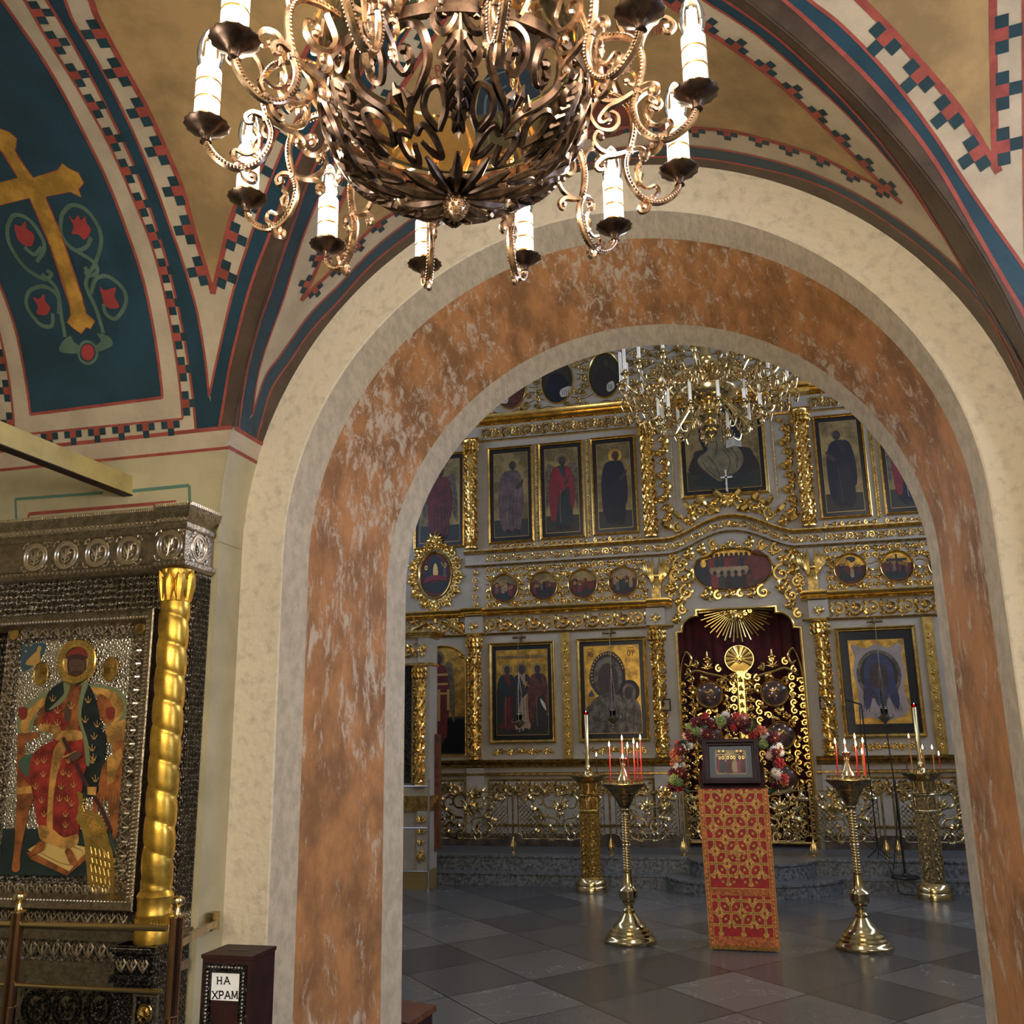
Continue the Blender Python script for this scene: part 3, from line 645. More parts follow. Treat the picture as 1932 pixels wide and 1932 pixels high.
for sct in range(NS):
    t0 = 2*PI*sct/NS + math.radians(-71); h = PI/NS
    m = MB()
    def bt(pts, rr, n=5, w=0): m.tube([bw(t0+u, v, w) for u, v in crom(pts, 5)], rr, n)
    for s in (-1,1):
        bt([(s*.01,-.12),(s*.03,.04),(s*.10,.13),(s*.165,.09),(s*.16,.0),(s*.115,-.01),(s*.11,.045)], [.003,.0045,.0065,.007,.0065,.006,.005])
        bt([(s*.03,.27),(s*.085,.31),(s*.13,.27),(s*.11,.225),(s*.08,.245)], [.003,.0055,.006,.0055,.0045], w=.002)
    m.build('bowl_volute', BRONZEM, ch)
    m = MB(); rows = 30; vs = []
    for i in range(rows+1):
        q = i/rows; wd = (.10+.075*sin(PI*min(1,q*1.15)))*(1-.72*q**2.5)*(.80+.20*abs(((q*7)%1)-.25)/.75)
        for k in range(-3,4): vs.append(bw(t0+wd*k/3, .14+.52*q, .004+.006*math.cos(k*1.05)-.003*(abs(k)==3)))
    m.add(vs, [(i*7+k, i*7+k+1, (i+1)*7+k+1, (i+1)*7+k) for i in range(rows) for k in range(6)]); m.build('leaf_blade', BRONZED, ch)
    m = MB()                                 # acanthus leaf: lobes fanned down the sector axis
    for j in range(8):
        v = .20+j*.055; L = .05+.045*sin(PI*min(1,(j+1)/7))
        for s in (-1,1):
            m.tube([bw(t0, v, .001), bw(t0+s*L*.5, v-.004, .003), bw(t0+s*L*1.0, v+.035, .002), bw(t0+s*L*1.1, v+.06, 0)], [.005,.0075,.005,.001], 6)
    m.tube([bw(t0, v, .003) for v in (-.1,.08,.25,.42,.58,.66)], [.002,.0035,.007,.007,.005,.002], 6)
    m.build('acanthus_leaf', BRONZED, ch)
    m = MB()
    for s in (-1,1):
        o = lambda u: h+s*u
        bt([(o(.0),.60),(o(.06),.50),(o(.20),.40),(o(.30),.27),(o(.27),.11),(o(.17),.05),(o(.07),.10),(o(.045),.22),(o(.10),.31),(o(.17),.27),(o(.16),.19),(o(.12),.19)], [.004,.0056,.0066,.0070,.0070,.0068,.0066,.0062,.006,.006,.005,.004])
        m.blob(bw(t0+o(.13), .19), .008, 0, 7)
        m.tube([bw(t0+o(.13), .22), bw(t0+o(.16), .26, .002), bw(t0+o(.17), .33)], [.002,.0065,.001], 5)
        bt([(o(.30),.62),(o(.40),.52),(o(.37),.40),(o(.26),.42),(o(.20),.52),(o(.30),.62)], .0058)
        bt([(o(.03),.62),(o(.14),.58),(o(.22),.64),(o(.26),.76),(o(.14),.74),(o(.05),.66)], [.005,.006,.006,.005,.0055,.004])
        m.tube([bw(t0+o(.06), .38), bw(t0+o(.10), .43, .003), bw(t0+o(.08), .52)], [.002,.006,.001], 5)
    m.tube([bw(t0+h, .34), bw(t0+h, .40, .002), bw(t0+h, .50)], [.002,.0075,.0015], 6)
    m.build('bowl_scroll', BRONZEM, ch)
    m = MB()
    for q in (-.5,.5):
        a1 = t0+q*h*1.0+h*.5
        m.tube([bw(a1, .74, .002), bw(a1, .83, .004), bw(a1, .91, .005), bw(a1, .97, .006)], [.003,.0085,.007,.003], 6)
    m.build('bottom_leaf', BRONZED, ch)
m = MB(); zb = 2.566-.15
m.lathe([(.001,.012),(.03,.010),(.034,.004),(.026,-.002),(.012,-.006),(.0165,-.010),(.017,-.016)], (CC.x, CC.y, zb+.004), 24, wav=.05, wk=12); m.build('finial_cup', BRONZED, ch)
m = MB(); m.lathe([(.016,0),(.0185,-.006),(.0175,-.016),(.012,-.027),(.005,-.034),(.001,-.037)], (CC.x, CC.y, zb-.010), 14)
for i in range(5):
    for j in range(12):
        z = -.004-.006*i; r = (.0185,.0183,.0165,.0135,.009)[i]; A = 2*PI*(j+.5*(i%2))/12
        m.blob((CC.x+r*cos(A), CC.y+r*sin(A), zb-.010+z), .003, 0, 4)
m.build('acorn_finial', BRONZE, ch)
m = MB(); vs = []
m.lathe([(.205,2.585),(.212,2.60),(.206,2.66),(.208,2.70),(.2015,2.70),(.2,2.66),(.205,2.60),(.199,2.585),(.205,2.585)], (CC.x, CC.y, .0), 48, cap=False)
m.build('collar_band', glassmat('amber glass', (255,240,200), .22, .08), ch)
for k in range(12):
    a = math.radians(11.8+30*k); m = MB()
    m.tube([arm_pt(.215,2.57,a), arm_pt(.232,2.60,a,.012), arm_pt(.226,2.65,a,-.008), arm_pt(.214,2.69,a,.004)], [.003,.006,.005,.002], 5)
    for s in (-1,1): m.tube([arm_pt(.216,2.585,a), arm_pt(.224,2.60,a,s*.018), arm_pt(.222,2.625,a,s*.022), arm_pt(.216,2.64,a,s*.01)], [.003,.0045,.004,.002], 5)
    m.build('collar_leaf', BRONZE, ch)
for k in range(3):
    a = math.radians(-52+120*k); p0 = arm_pt(.20,2.575,a); p1 = Vector((CC.x,CC.y,3.35)); m = MB(); nn = 22
    d = (p1-p0).normalized()
    for i in range(nn):
        c = p0+(p1-p0)*((i+.5)/nn); side = d.cross(Vector((0,0,1))).normalized() if i%2 else d.cross(d.cross(Vector((0,0,1)))).normalized()
        L = (p1-p0).length/nn*.68
        m.tube([c+d*(L*cos(q))+side*(.008*sin(q)) for q in [2*PI*j/10 for j in range(11)]], .0022, 4, cap=False)
    m.build('chain', BRONZE, ch)
# an inner chain drops from the hub to the bowl, as seen through the lattice
m = MB()
for (x0,z0,x1,z1) in ((.09,2.66,.115,2.46),):
    for i in range(9):
        t = (i+.5)/9; c = Vector((CC.x+x0+(x1-x0)*t, CC.y-.02, z0+(z1-z0)*t)); b = i%2
        m.tube([c+Vector(((.006*sin(q)) if b else 0, 0 if b else .006*sin(q), .0135*cos(q))) for q in [2*PI*j/10 for j in range(11)]], .0017, 4, cap=False)
m.build('inner_chain', BRONZE, ch)
m = MB(); m.tube([(CC.x,CC.y,3.33),(CC.x,CC.y,4.405)], .008, 8); m.lathe([(.001,3.32),(.02,3.33),(.02,3.37),(.001,3.38)], (CC.x,CC.y,0), 12); m.lathe([(.02,4.33),(.06,4.37),(.07,4.395)], (CC.x,CC.y,0), 16); m.build('suspension_rod', BRONZED, ch)
# ================================================================ silver icon shrine on the left
ki = thing('icon_shrine', (-2.95, 3.9, 0), 'tall embossed silver icon shrine with twisted gilt column standing left of the arch', 'icon shrine')
XR, XL = -2.497, -3.43                     # body right edge, right edge of the left-hand block
def P2(px, py, y): p = at(px, py, y); return p.x, p.z
YB_ = 3.90                                  # back panel plane
m = MB(); m.box(-3.95, XR, YB_, 4.026, .0, 2.40); m.build('back_panel', SILV, ki)
m = MB(); m.box(XR, XR+.002, YB_+.005, 4.02, .9, 2.38); m.build('side_panel', SILVD, ki)
# entablature: long recessed run + projecting corner block
def entab(x0, x1, yf, right):
    m = MB()
    prof = [(2.395,.012),(2.41,.024),(2.43,.024),(2.44,.006),(2.575,.006),(2.585,.016),(2.60,.018),(2.612,.014),(2.64,.026),(2.652,.036),(2.675,.040),(2.69,.046),(2.695,.046),(2.695,0)]
    pts = [(x0, z, yf-d) for z, d in prof]; vs = []
    for z, d in prof:
        vs += [(x0, yf-d, z), (x1+(d if right else 0), yf-d, z), (x1+(d if right else 0), 4.02, z)]
    k = 3; m.add(vs, [(i*k+j, i*k+j+1, (i+1)*k+j+1, (i+1)*k+j) for i in range(len(prof)-1) for j in range(2)])
    n = len(prof)-1; m.add([(x0,yf,2.695),(x1,yf,2.695),(x1,4.02,2.695),(x0,4.02,2.695)], [(0,1,2,3)]); m.add([(x0,yf-.012,2.395),(x1,yf-.012,2.395),(x1,4.02,2.395),(x0,4.02,2.395)], [(0,3,2,1)])
    return m
e1 = entab(-3.95, -2.60, 3.845, False).build('cornice', SILVP, ki)
e2 = entab(-2.645, XR, 3.79, True).build('cornice_block', SILVP, ki)
def dent(par, x0, x1, y, zc, st, r, nm, mat):
    m = MB(); n = int((x1-x0)/st)
    for i in range(n): m.blob((x0+(i+.5)*st, y, zc), r, 0, 5)
    return m
for x0, x1, y, pa_ in ((-3.93,-2.66,3.799,e1),(-2.64,-2.455,3.744,e2)):
    m = MB(); n = int((x1-x0)/.0125)
    for i in range(n):
        x = x0+(i+.5)*.0125; m.box(x-.0042, x+.0042, y-.001, y+.012, 2.684, 2.698)
    m.build('dentil_row', SILVB, pa_); m = MB(); n = int((x1-x0)/.024)
    for i in range(n):
        x = x0+(i+.5)*.024; yy = y+.0265 if y > 3.78 else y+.029
        fr = Fr((x, yy-.004, 2.627)); m.tube([fr(.010*cos(q), .0105*sin(q), 0) for q in [2*PI*j/10 for j in range(11)]], .0032, 5, cap=False); m.blob(fr(0,0,0), .0042, 0, 5)
    m.build('ring_row', SILVB, pa_); m = MB()
    for i in range(n): m.blob((x0+(i+.5)*.024, y+.027, 2.421), .0075, 0, 6)
    m.build('cornice_beading', SILVB, pa_)
m = MB()
for i in range(17):
    y = 3.76+i*.0152; m.box(XR+.040, XR+.050, y-.005, y+.004, 2.684, 2.698)
m.build('dentil_row', SILVB, e2)
# tulip medallions along the frieze
def tulip(par, fr, R, nm='tulip_medallion', mat=None):
    m = MB()
    m.sweep(fr, ell(0,0,R,R*1.05,32), [(0,0),(.003,.005),(.007,.005),(.010,.001),(.016,.001),(.019,.0045),(.023,.0045),(.026,0)])
    def lf(pts, rr): m.tube([fr(u*R, v*R, .004) for u, v in crom(pts, 4)], [r*R for r in rr], 6, flat=(fr.N,.6))
    lf([(-.05,-.6),(-.02,-.25),(.02,.1),(.0,.5)], [.04,.09,.12,.02])
    lf([(-.05,-.35),(-.18,.0),(-.3,.2),(-.36,.42)], [.03,.1,.09,.02]); lf([(.0,-.3),(.16,.05),(.22,.35),(.42,.5),(.5,.38)], [.03,.1,.1,.07,.02])
    for s in (-1,1): lf([(0,-.45),(s*.22,-.42),(s*.32,-.25),(s*.22,-.2)], [.03,.07,.06,.03]); lf([(0,-.3),(s*.3,-.1),(s*.42,-.12)], [.03,.06,.04])
    lf([(-.05,-.55),(-.12,-.72),(.02,-.75)], [.04,.05,.04])
    for i in range(4):                      # corner sprigs between medallions
        for s in (-1,1):
            A = PI/4+i*PI/2+s*.13; c = (1.32*cos(PI/4+i*PI/2), 1.32*sin(PI/4+i*PI/2)); lf([(1.12*cos(A),1.12*sin(A)), (1.25*cos(A+s*.08),1.25*sin(A+s*.08)), c], [.03,.07,.03])
    return m.build(nm, mat or SILVB, par)
ym = 3.838
for px in (118, 179, 246):
    pass
xs = [at(px,py,ym) for px,py in ((67,1049),(125,1044),(183.5,1039.5),(243.5,1036.5))]
for p in xs: tulip(ki, Fr((p.x, ym, 2.508)), .068)
tulip(ki, Fr((-2.572, 3.783, 2.508)), .069); tulip(ki, Fr((XR+.0065, 3.90, 2.508), (0,1,0), (0,0,1), (1,0,0)), .066)
# twisted gilt column with capital and base
cx, cy, R = -2.548, 3.826, .068
m = MB(); n = 40; K = 150; vs = []
z0, z1 = 1.01, 2.245
for i in range(K+1):
    z = z0+(z1-z0)*i/K
    for j in range(n):
        A = 2*PI*j/n; ph = A*1 + 2*PI*(z-z0)/.128
        s = (ph/(2*PI)) % 1
        f = .86+.14*max(0, 1-abs(2*s-1)**3)**.6
        end = min(1, (z-z0)/.03, (z1-z)/.03); f = f*end+(1-end)*.95
        vs.append((cx+R*f*cos(A), cy+R*f*sin(A), z))
m.add(vs, [(i*n+j, i*n+(j+1)%n, (i+1)*n+(j+1)%n, (i+1)*n+j) for i in range(K) for j in range(n)])
GILT = M('worn burnished gilding', (210,168,70), .34, .85, var=.4, vscale=7, lo=.35, hi=.7, rvar=.12)
co = m.build('column', GILT, ki, 60)
m = MB(); m.lathe([(.054,2.235),(.060,2.24),(.055,2.25),(.056,2.31),(.066,2.36),(.072,2.385),(.07,2.395)], (cx,cy,0), 32)
for i in range(8):
    A = 2*PI*i/8
    m.tube([arm for arm in [Vector((cx+r*cos(A), cy+r*sin(A), z)) for r, z in ((.056,2.25),(.062,2.31),(.070,2.365),(.082,2.38),(.080,2.365))]], [.012,.02,.018,.012,.004], 6)
    for s in (-1,1): m.tube([Vector((cx+r*cos(A+s*d), cy+r*sin(A+s*d), z)) for r, z, d in ((.058,2.25,.1),(.063,2.30,.3),(.066,2.34,.34),(.070,2.36,.2))], [.004,.007,.007,.003], 5)
m.build('capital', GILT, co, 40)
m = MB(); m.lathe([(.078,.80),(.078,.862),(.074,.868),(.072,.90),(.076,.906),(.076,.918),(.072,.925),(.074,.975),(.078,.985),(.070,1.0),(.060,1.012)], (cx,cy,0), 36)
for i in range(36): 
    A = 2*PI*i/36; m.tube([(cx+.0745*cos(A), cy+.0745*sin(A), .872),(cx+.0745*cos(A), cy+.0745*sin(A), .90)], .004, 5)
m.build('column_base', GILT, co, 40)
# frame of the icon
fx0, fx1, fz0, fz1 = -3.62, -2.655, .915, 2.225
FRK = Fr((0, YB_, 0))
m = MB(); m.sweep(FRK, rect(fx0,fx1,fz0,fz1), [(0,0),(0,.075),(.006,.08),(.012,.075),(.03,.066),(.045,.066),(.05,.058),(.075,.02)]); fk = m.build('outer_frame', SILVP, ki)
m = MB(); st = .017
for (u0,v0,u1,v1) in ((fx0+.037,fz0+.037,fx1-.037,fz0+.037),(fx0+.037,fz1-.037,fx1-.037,fz1-.037),(fx1-.037,fz0+.05,fx1-.037,fz1-.05)):
    n = int(math.hypot(u1-u0,v1-v0)/st)
    for i in range(n): 
        t = (i+.5)/n; c = FRK(u0+(u1-u0)*t, v0+(v1-v0)*t, .066); m.blob(c, .0065, 0, 5)
m.build('frame_beading', SILVB, fk)
# lower cabinet: ledge, friezes, medallions, corner pedestal
m = MB(); m.box(-3.95, XR+.0, 3.86, 4.02, 0, .815)
for z0, z1, d in ((.80,.832,.03),(.665,.705,.022),(.79,.802,.012)): m.box(-3.95, XR+d, 3.86-d, 4.0, z0, z1)
cab = m.build('cabinet', SILVP, ki, 0)
m = MB(); m.box(-3.95, XR+.004, 3.855, 4.0, .705, .79); m.box(-3.95, -2.66, YB_-.004, YB_+.01, .832, .912); m.build('cabinet_frieze', SILV, ki, 0)
m = MB(); m.box(-2.665, XR+.012, 3.745, 4.0, 0, .80)
for z0, z1, d in ((.775,.80,.02),(.765,.775,.01),(.655,.685,.015)): m.box(-2.665-d, XR+.012+d, 3.745-d, 3.9, z0, z1)
ped = m.build('pedestal', SILVD, ki, 0)
m = MB()
for i in range(26): x = -2.675+i*.0075; m.blob((x, 3.726, .79), .0035, 0, 4)
m.build('pedestal_beading', SILVP, ped)
def shell_mb(fr, R):
    m = MB(); m.sweep(fr, ell(0,0,R,R*1.12,28), [(0,0),(.002,.008),(.006,.008),(.009,.003)])
    for i in range(9):
        A = math.radians(20+i*17.5); m.tube([fr(.1*R*cos(A), -.3*R+.1*R*sin(A), .004), fr(.55*R*cos(A), -.3*R+.75*R*sin(A), .008), fr(.75*R*cos(A), -.3*R+1.1*R*sin(A), .005)], [.002,.006,.005], 5)
    for s in (-1,1): m.tube([fr(0,-.3*R,.006), fr(s*.5*R,-.55*R,.008), fr(s*.55*R,-.3*R,.006)], [.003,.006,.003], 5)
    return m
p = at(273, 1912, 3.74); fr = Fr((p.x, 3.742, p.z)); m = shell_mb(fr, .034); m.build('shell_boss', GOLD, ped)
m = MB(); m.sweep(Fr((p.x,3.744,p.z)), rect(-.06,.06,-.09,.075), [(0,0),(.004,.010),(.012,.010),(.016,.002)]); m.build('boss_frame', SILVP, ped)
for px in (65, 123, 184): q = at(px, 1903, 3.85); tulip(ki, Fr((q.x, 3.853, q.z)), .073, mat=SILVD)
# scrolling leaf friezes
def leafrun(m, fr, u0, u1, v, H, st):
    n = int((u1-u0)/st)
    for i in range(n):
        u = u0+(i+.5)*st; s = 1
        for s in (-1,1):
            m.tube([fr(u,v-H*.4,.002), fr(u+s*st*.25,v-H*.1,.005), fr(u+s*st*.42,v+H*.25,.005), fr(u+s*st*.25,v+H*.42,.004), fr(u+s*st*.15,v+H*.2,.003)], [.003,.006,.006,.005,.003], 5)
        m.tube([fr(u,v-H*.4,.002), fr(u,v,.006), fr(u,v+H*.4,.002)], [.003,.008,.002], 5)
for y_, a_, b_, v_, h_, st_ in ((3.855,-3.6,-2.68,.748,.07,.058),(3.741,-2.655,-2.495,.722,.06,.052),(YB_-.004,-3.5,-2.68,.872,.06,.06)): m = MB(); leafrun(m, Fr((0,y_,0)), a_, b_, v_, h_, st_); m.build('leaf_frieze', SILVB, cab)

# ================================================================ the enthroned saint icon inside the shrine
ic = thing('icon_painting', (-3.06, 3.885, 1.0), 'large icon of an enthroned red robed figure inside the silver shrine', 'icon')
IY = 3.878
FI = Fr((0, IY, 0))
def U(px, py): p = at(px, py, IY); return (p.x, p.z)
def ZK(x, y): return U(x*500/1756, 900+y*550/1932)
def ZL(x, y): return U(x*560/1932, 1400+y*532/1835)
ix0, ix1, iz0, iz1 = U(40,1205)[0], U(250,1201)[0], U(230,1655)[1], U(250,1202)[1]
ix0 = ix1-.605
m = MB(); m.sweep(FI, rect(ix0-.085, ix1+.085, iz0-.11, iz1+.078), [(0,-.012),(0,.004),(.004,.008),(.07,.006),(.075,.010),(.084,.004),(.086,-.004)]); m.fbox(FI, ix0-.085, ix1+.085, iz0-.11, iz1+.078, -.02, -.01)
bs = m.build('silver_border', SILV, ic, 0)
for u, v in ((ix0-.045,iz1+.04),(ix1+.045,iz1+.04)): m = MB(); m.lathe([(.028,.008),(.028,.012),(.02,.014),(.001,.016)], fr=Fr(FI(u,v,0),(1,0,0),(0,0,1),(0,-1,0)), n=20); m.build('corner_boss', GOLDD, bs)
for fr_, a_, b_, v_, h_, st_ in ((Fr((0,IY-.006,0)), ix0, ix1, iz1+.037, .05, .06), (Fr((0,IY-.006,0)), ix0, ix1, iz0-.06, .06, .05), (Fr((ix1+.042,IY-.006,0),(0,0,1),(-1,0,0),(0,-1,0)), iz0, iz1, 0, .05, .06), (Fr((ix0-.042,IY-.006,0),(0,0,1),(1,0,0),(0,-1,0)), iz0, iz1, 0, .05, .06)):
    m = MB(); leafrun(m, fr_, a_, b_, v_, h_, st_); m.build('border_ornament', SILVB, bs)
KC = [SILVW, M('icon night green', (34,52,50), .5, var=.3), M('icon throne ochre', (190,140,70), .5, var=.3, vscale=12), M('icon throne brown', (150,88,44), .5, var=.3, vscale=14), M('icon robe red', (150,48,38), .5, var=.3, vscale=16), M('icon mantle dark green', (26,38,40), .5, var=.3, vscale=9), M('icon skin umber', (86,62,50), .55), M('icon gold thread', (208,166,92), .45, .4), M('icon hair dark', (60,42,34), .6), M('icon footstool straw', (214,182,110), .5), M('icon sage rim', (120,128,92), .5), M('icon sky blue', (58,82,92), .5), M('icon cap red', (128,48,40), .5), M('icon cushion green', (66,92,74), .5), M('icon scabbard maroon', (66,34,34), .5)]
m = MB(); ord_ = [0]
def lay(pts, mi, smooth=True, Z=ZK):
    ord_[0] += 1; P = [Z(*p) for p in pts]
    if smooth: P = crom(P, 4, True)
    P = [(min(max(u, ix0), ix1), min(max(v, iz0), iz1)) for u, v in P]
    m.poly(FI, P, ord_[0]*.00012, mi)
def lin_(pts, w, mi, Z=ZK):
    ord_[0] += 1; P = crom([Z(*p) for p in pts], 4) if len(pts) > 2 else [Z(*p) for p in pts]
    L, Rr = [], []
    for i in range(len(P)):
        a = P[max(0,i-1)]; b = P[min(len(P)-1,i+1)]; d = math.hypot(b[0]-a[0], b[1]-a[1]) or 1; nx, ny = -(b[1]-a[1])/d*w/2, (b[0]-a[0])/d*w/2
        L.append((P[i][0]+nx, P[i][1]+ny)); Rr.append((P[i][0]-nx, P[i][1]-ny))
    k = len(m.v); vs = [FI(*p, ord_[0]*.00012) for p in L+Rr]; n = len(L)
    m.add(vs, [(i, i+1, n+i+1, n+i) for i in range(n-1)], mi)
m.poly(FI, rect(ix0,ix1,iz0,iz1), 0, 0)
m.poly(FI, rect(ix0,ix1,iz0,iz0+.2), .0001, 1)
lay([(150,1100),(300,1100),(270,1200),(150,1290)], 11)                       # heaven quadrant
lay([(215,1180),(262,1150),(255,1240),(170,1240)], 7); lay([(245,1150),(255,1120),(275,1130),(262,1165)], 7)
for x, y in ((175,1115),(205,1115),(172,1155)): lin_([(x-9,y),(x+9,y)], .004, 7); lin_([(x,y-9),(x,y+9)], .004, 7)
# throne back, rails and legs
lay([(130,1720),(120,1600),(220,1470),(420,1390),(640,1375),(790,1410),(845,1500),(830,1600),(760,1700),(700,1700),(690,1500),(500,1450),(300,1500),(220,1640),(210,1740)], 10)
lay([(140,1680),(150,1600),(260,1480),(430,1405),(640,1395),(770,1430),(820,1510),(800,1590),(740,1640),(720,1560),(640,1440),(480,1430),(320,1490),(200,1620),(190,1700)], 2)
lay([(650,1440),(720,1470),(760,1560),(750,1620),(700,1640),(650,1560)], 3); lay([(300,1500),(340,1480),(330,1600),(260,1640),(220,1640)], 3)
for p in ((150,1570),(730,1570)): lay([(p[0]-25,p[1]-40),(p[0]+30,p[1]-40),(p[0]+30,p[1]+20),(p[0],p[1]+40),(p[0]-25,p[1]+15)], 12)
for a in range(5): lay([(250+a*42,1530-a*32),(268+a*42,1520-a*32),(262+a*42,1550-a*32)], 10, False)
lay([(120,1700),(250,1690),(270,1720),(170,1760),(160,2050),(110,2050)], 3, False)
lay([(700,1660),(840,1600),(850,1700),(830,2050),(760,2050),(740,1780),(700,1740)], 2, False); lay([(765,1760),(830,1740),(815,2080),(740,2080)], 3, False)
lay([(130,270),(240,230),(250,300),(200,420),(140,700),(130,830),(80,830),(95,700),(110,400)], 3, True, ZL); lay([(110,300),(230,280),(230,330),(110,340)], 2, False, ZL)
lay([(610,200),(720,100),(800,60),(790,300),(760,620),(740,640),(700,360),(640,420),(620,640),(600,600)], 3, False, ZL); lay([(700,100),(790,40),(800,90),(740,260),(700,280)], 2, False, ZL)
for a in range(7): lin_([(640+a*20,350),(630+a*18,560)], .002, 2, ZL)
lay([(130,120),(200,80),(300,80),(280,200),(200,230),(140,200)], 13, True, ZL); lay([(120,150),(150,200),(210,240),(200,280),(140,220)], 12, True, ZL)
# footstool
lay([(180,720),(310,640),(600,700),(570,760),(440,870),(200,760)], 3, False, ZL); lay([(185,700),(310,625),(590,690),(455,840)], 9, False, ZL); lin_([(230,700),(310,655),(540,705),(450,800),(230,700)], .003, 3, ZL)
# robe, mantle, sleeves
lay([(430,1390),(560,1390),(590,1500),(560,1700),(600,1850),(590,1960),(360,1960),(250,1960),(330,1800),(360,1700),(290,1660),(280,1600),(330,1520),(380,1440)], 4)
lay([(250,50),(330,0),(480,-40),(560,0),(570,150),(540,300),(520,500),(510,640),(420,660),(330,630),(260,570),(220,350),(195,200),(210,100)], 4, True, ZL)
lay([(260,545),(340,560),(420,620),(510,600),(505,670),(420,695),(330,660),(265,630)], 2, True, ZL)
lay([(360,40),(420,-20),(440,20),(380,200),(350,400),(345,610),(310,610),(315,420),(330,220)], 2, True, ZL)
lay([(420,1370),(500,1360),(530,1400),(530,1640),(500,1700),(440,1690),(420,1560)], 3); lay([(375,1690),(530,1680),(545,1740),(380,1745)], 2)
lay([(440,1350),(330,1420),(300,1530),(320,1560),(390,1520),(430,1440)], 5)
lay([(560,1350),(620,1420),(660,1560),(690,1760),(690,1900),(570,1900),(580,1760),(540,1620),(530,1480)], 5)
lay([(560,-60),(690,-60),(690,60),(650,250),(640,330),(560,360),(545,240),(575,120)], 5, True, ZL)
lay([(445,1350),(425,1370),(430,1430),(400,1470),(330,1540),(370,1530),(440,1470),(470,1380)], 10); lay([(560,1350),(590,1370),(560,1470),(545,1600),(590,1760),(600,1900),(575,1900),(560,1750),(525,1600),(530,1480)], 10)
lay([(290,1640),(360,1660),(460,1650),(450,1600),(380,1590),(330,1560),(290,1600)], 4); lay([(270,1680),(390,1700),(400,1650),(280,1640)], 2)
lay([(430,1600),(440,1520),(460,1480),(472,1500),(480,1570),(465,1620)], 6)
# head, halo, cap, beard
lay([(383+132+131*cos(a),1225+146*sin(a)) for a in [2*PI*i/26 for i in range(26)]], 7)
lay([(515+64*cos(a),1245+118*sin(a)) for a in [2*PI*i/20 for i in range(20)]], 8)
lay([(470,1215),(560,1215),(568,1270),(545,1340),(515,1390),(485,1340),(464,1270)], 6); lay([(478,1290),(552,1290),(545,1345),(515,1395),(485,1345)], 8)
lay([(445,1205),(450,1150),(515,1105),(575,1150),(585,1205),(515,1190)], 12); lin_([(447,1200),(515,1182),(583,1200)], .012, 8)
for x in (494,536): lin_([(x-14,1248),(x+12,1248)], .004, 8)
lin_([(515,1248),(513,1285)], .0035, 8); lin_([(503,1310),(527,1310)], .004, 12)
# small gold lilies on robe and mantle
def lily(x, y, s, Z):
    for d in (-1,0,1): lin_([(x,y+s*.6),(x+d*s*.5,y),(x+d*s*.7,y-s*.4 if d else y-s*.9)], .0035, 7, Z)
    lin_([(x-s*.4,y+s*.5),(x+s*.4,y+s*.5)], .003, 7, Z)
for x, y in ((250,130),(290,210),(240,290),(280,380),(455,120),(420,200),(460,210),(410,290),(490,280),(400,370),(450,370),(440,470),(300,470),(440,540),(480,400),(300,120)): lily(x, y, 26, ZL)
for x, y in ((365,1470),(600,1480),(580,1610),(640,1720),(660,1640),(635,1860),(330,1640),(400,1550),(400,1630),(490,1520)): lily(x, y, 30, ZK)
for x, y in ((620,120),(640,240),(620,40)): lily(x, y, 30, ZL)
# sword, hands, feet
lin_([(430,-30),(475,60),(560,230),(690,450),(740,580)], .018, 14, ZL); lin_([(430,100),(520,60)], .008, 7, ZL)
lay([(465,90),(520,60),(555,80),(520,115),(480,120)], 6, True, ZL); lay([(590,290),(650,290),(645,345),(590,340)], 2, False, ZL)
lay([(220,720),(270,650),(310,645),(310,690),(260,720),(230,735)], 3, True, ZL); lay([(445,700),(480,690),(520,770),(515,800),(480,790),(455,740)], 3, True, ZL)
pa = m.build('painting', KC, ic, 0)
# raised gilt parts: halo, plaques, peacock
hc = ZK(515,1225); fr = Fr(FI(hc[0],hc[1],.008),(1,0,0),(0,0,1),(0,-1,0)); m = MB(); rx = abs(ZK(645,1225)[0]-hc[0])
m.lathe([(rx*.62,.001),(rx*.66,.006),(rx*.95,.006),(rx,.002),(rx*.62,.001)], n=36, fr=fr, cap=False)
for i in range(60):
    A = 2*PI*i/60; r = rx*(.73+.14*(i%2)); m.blob(fr(r*cos(A), r*sin(A), .006), .005, 0, 5)
m.build('gilt_halo', GOLD, ic)
for (x, y) in ((280,1305),(738,1275)):
    c = ZK(x,y); fr = Fr(FI(c[0],c[1],.006),(1,0,0),(0,0,1),(0,-1,0)); m = MB()
    P = ell(0,0,.042,.058,26); m.prism(fr, P, 0, .006); m.sweep(fr, P, [(0,.006),(.002,.009),(.006,.009),(.008,.006)])
    for j in range(4): m.fbox(fr, -.022+.004*(j%2), .022-.005*(j%3), .028-.018*j, .033-.018*j, .006, .0075)
    m.build('gilt_plaque', GOLDD, ic)
m = MB()
body = [(540,440),(600,450),(660,480),(700,560),(720,650),(748,740),(755,880),(750,985),(700,975),(650,985),(600,975),(580,880),(570,760),(560,650),(540,560),(505,500)]
Q = crom([ZL(*p) for p in body], 3, True); m.prism(FI, Q, .004, .012)
Q = crom([ZL(*p) for p in [(520,340),(545,330),(555,370),(548,420),(560,450),(520,450),(528,400)]], 3, True); m.prism(FI, Q, .004, .014)
m.tube([FI(*ZL(*p), .014) for p in ((520,345),(525,325),(540,328))], .006, 5)
rr = random.Random(3)
for i in range(9):
    for j in range(7):
        c = ZL(545+i*9+j*13+4*(i%2), 470+i*16+j*3); m.blob(FI(c[0],c[1],.012), .0045, 0, 5)
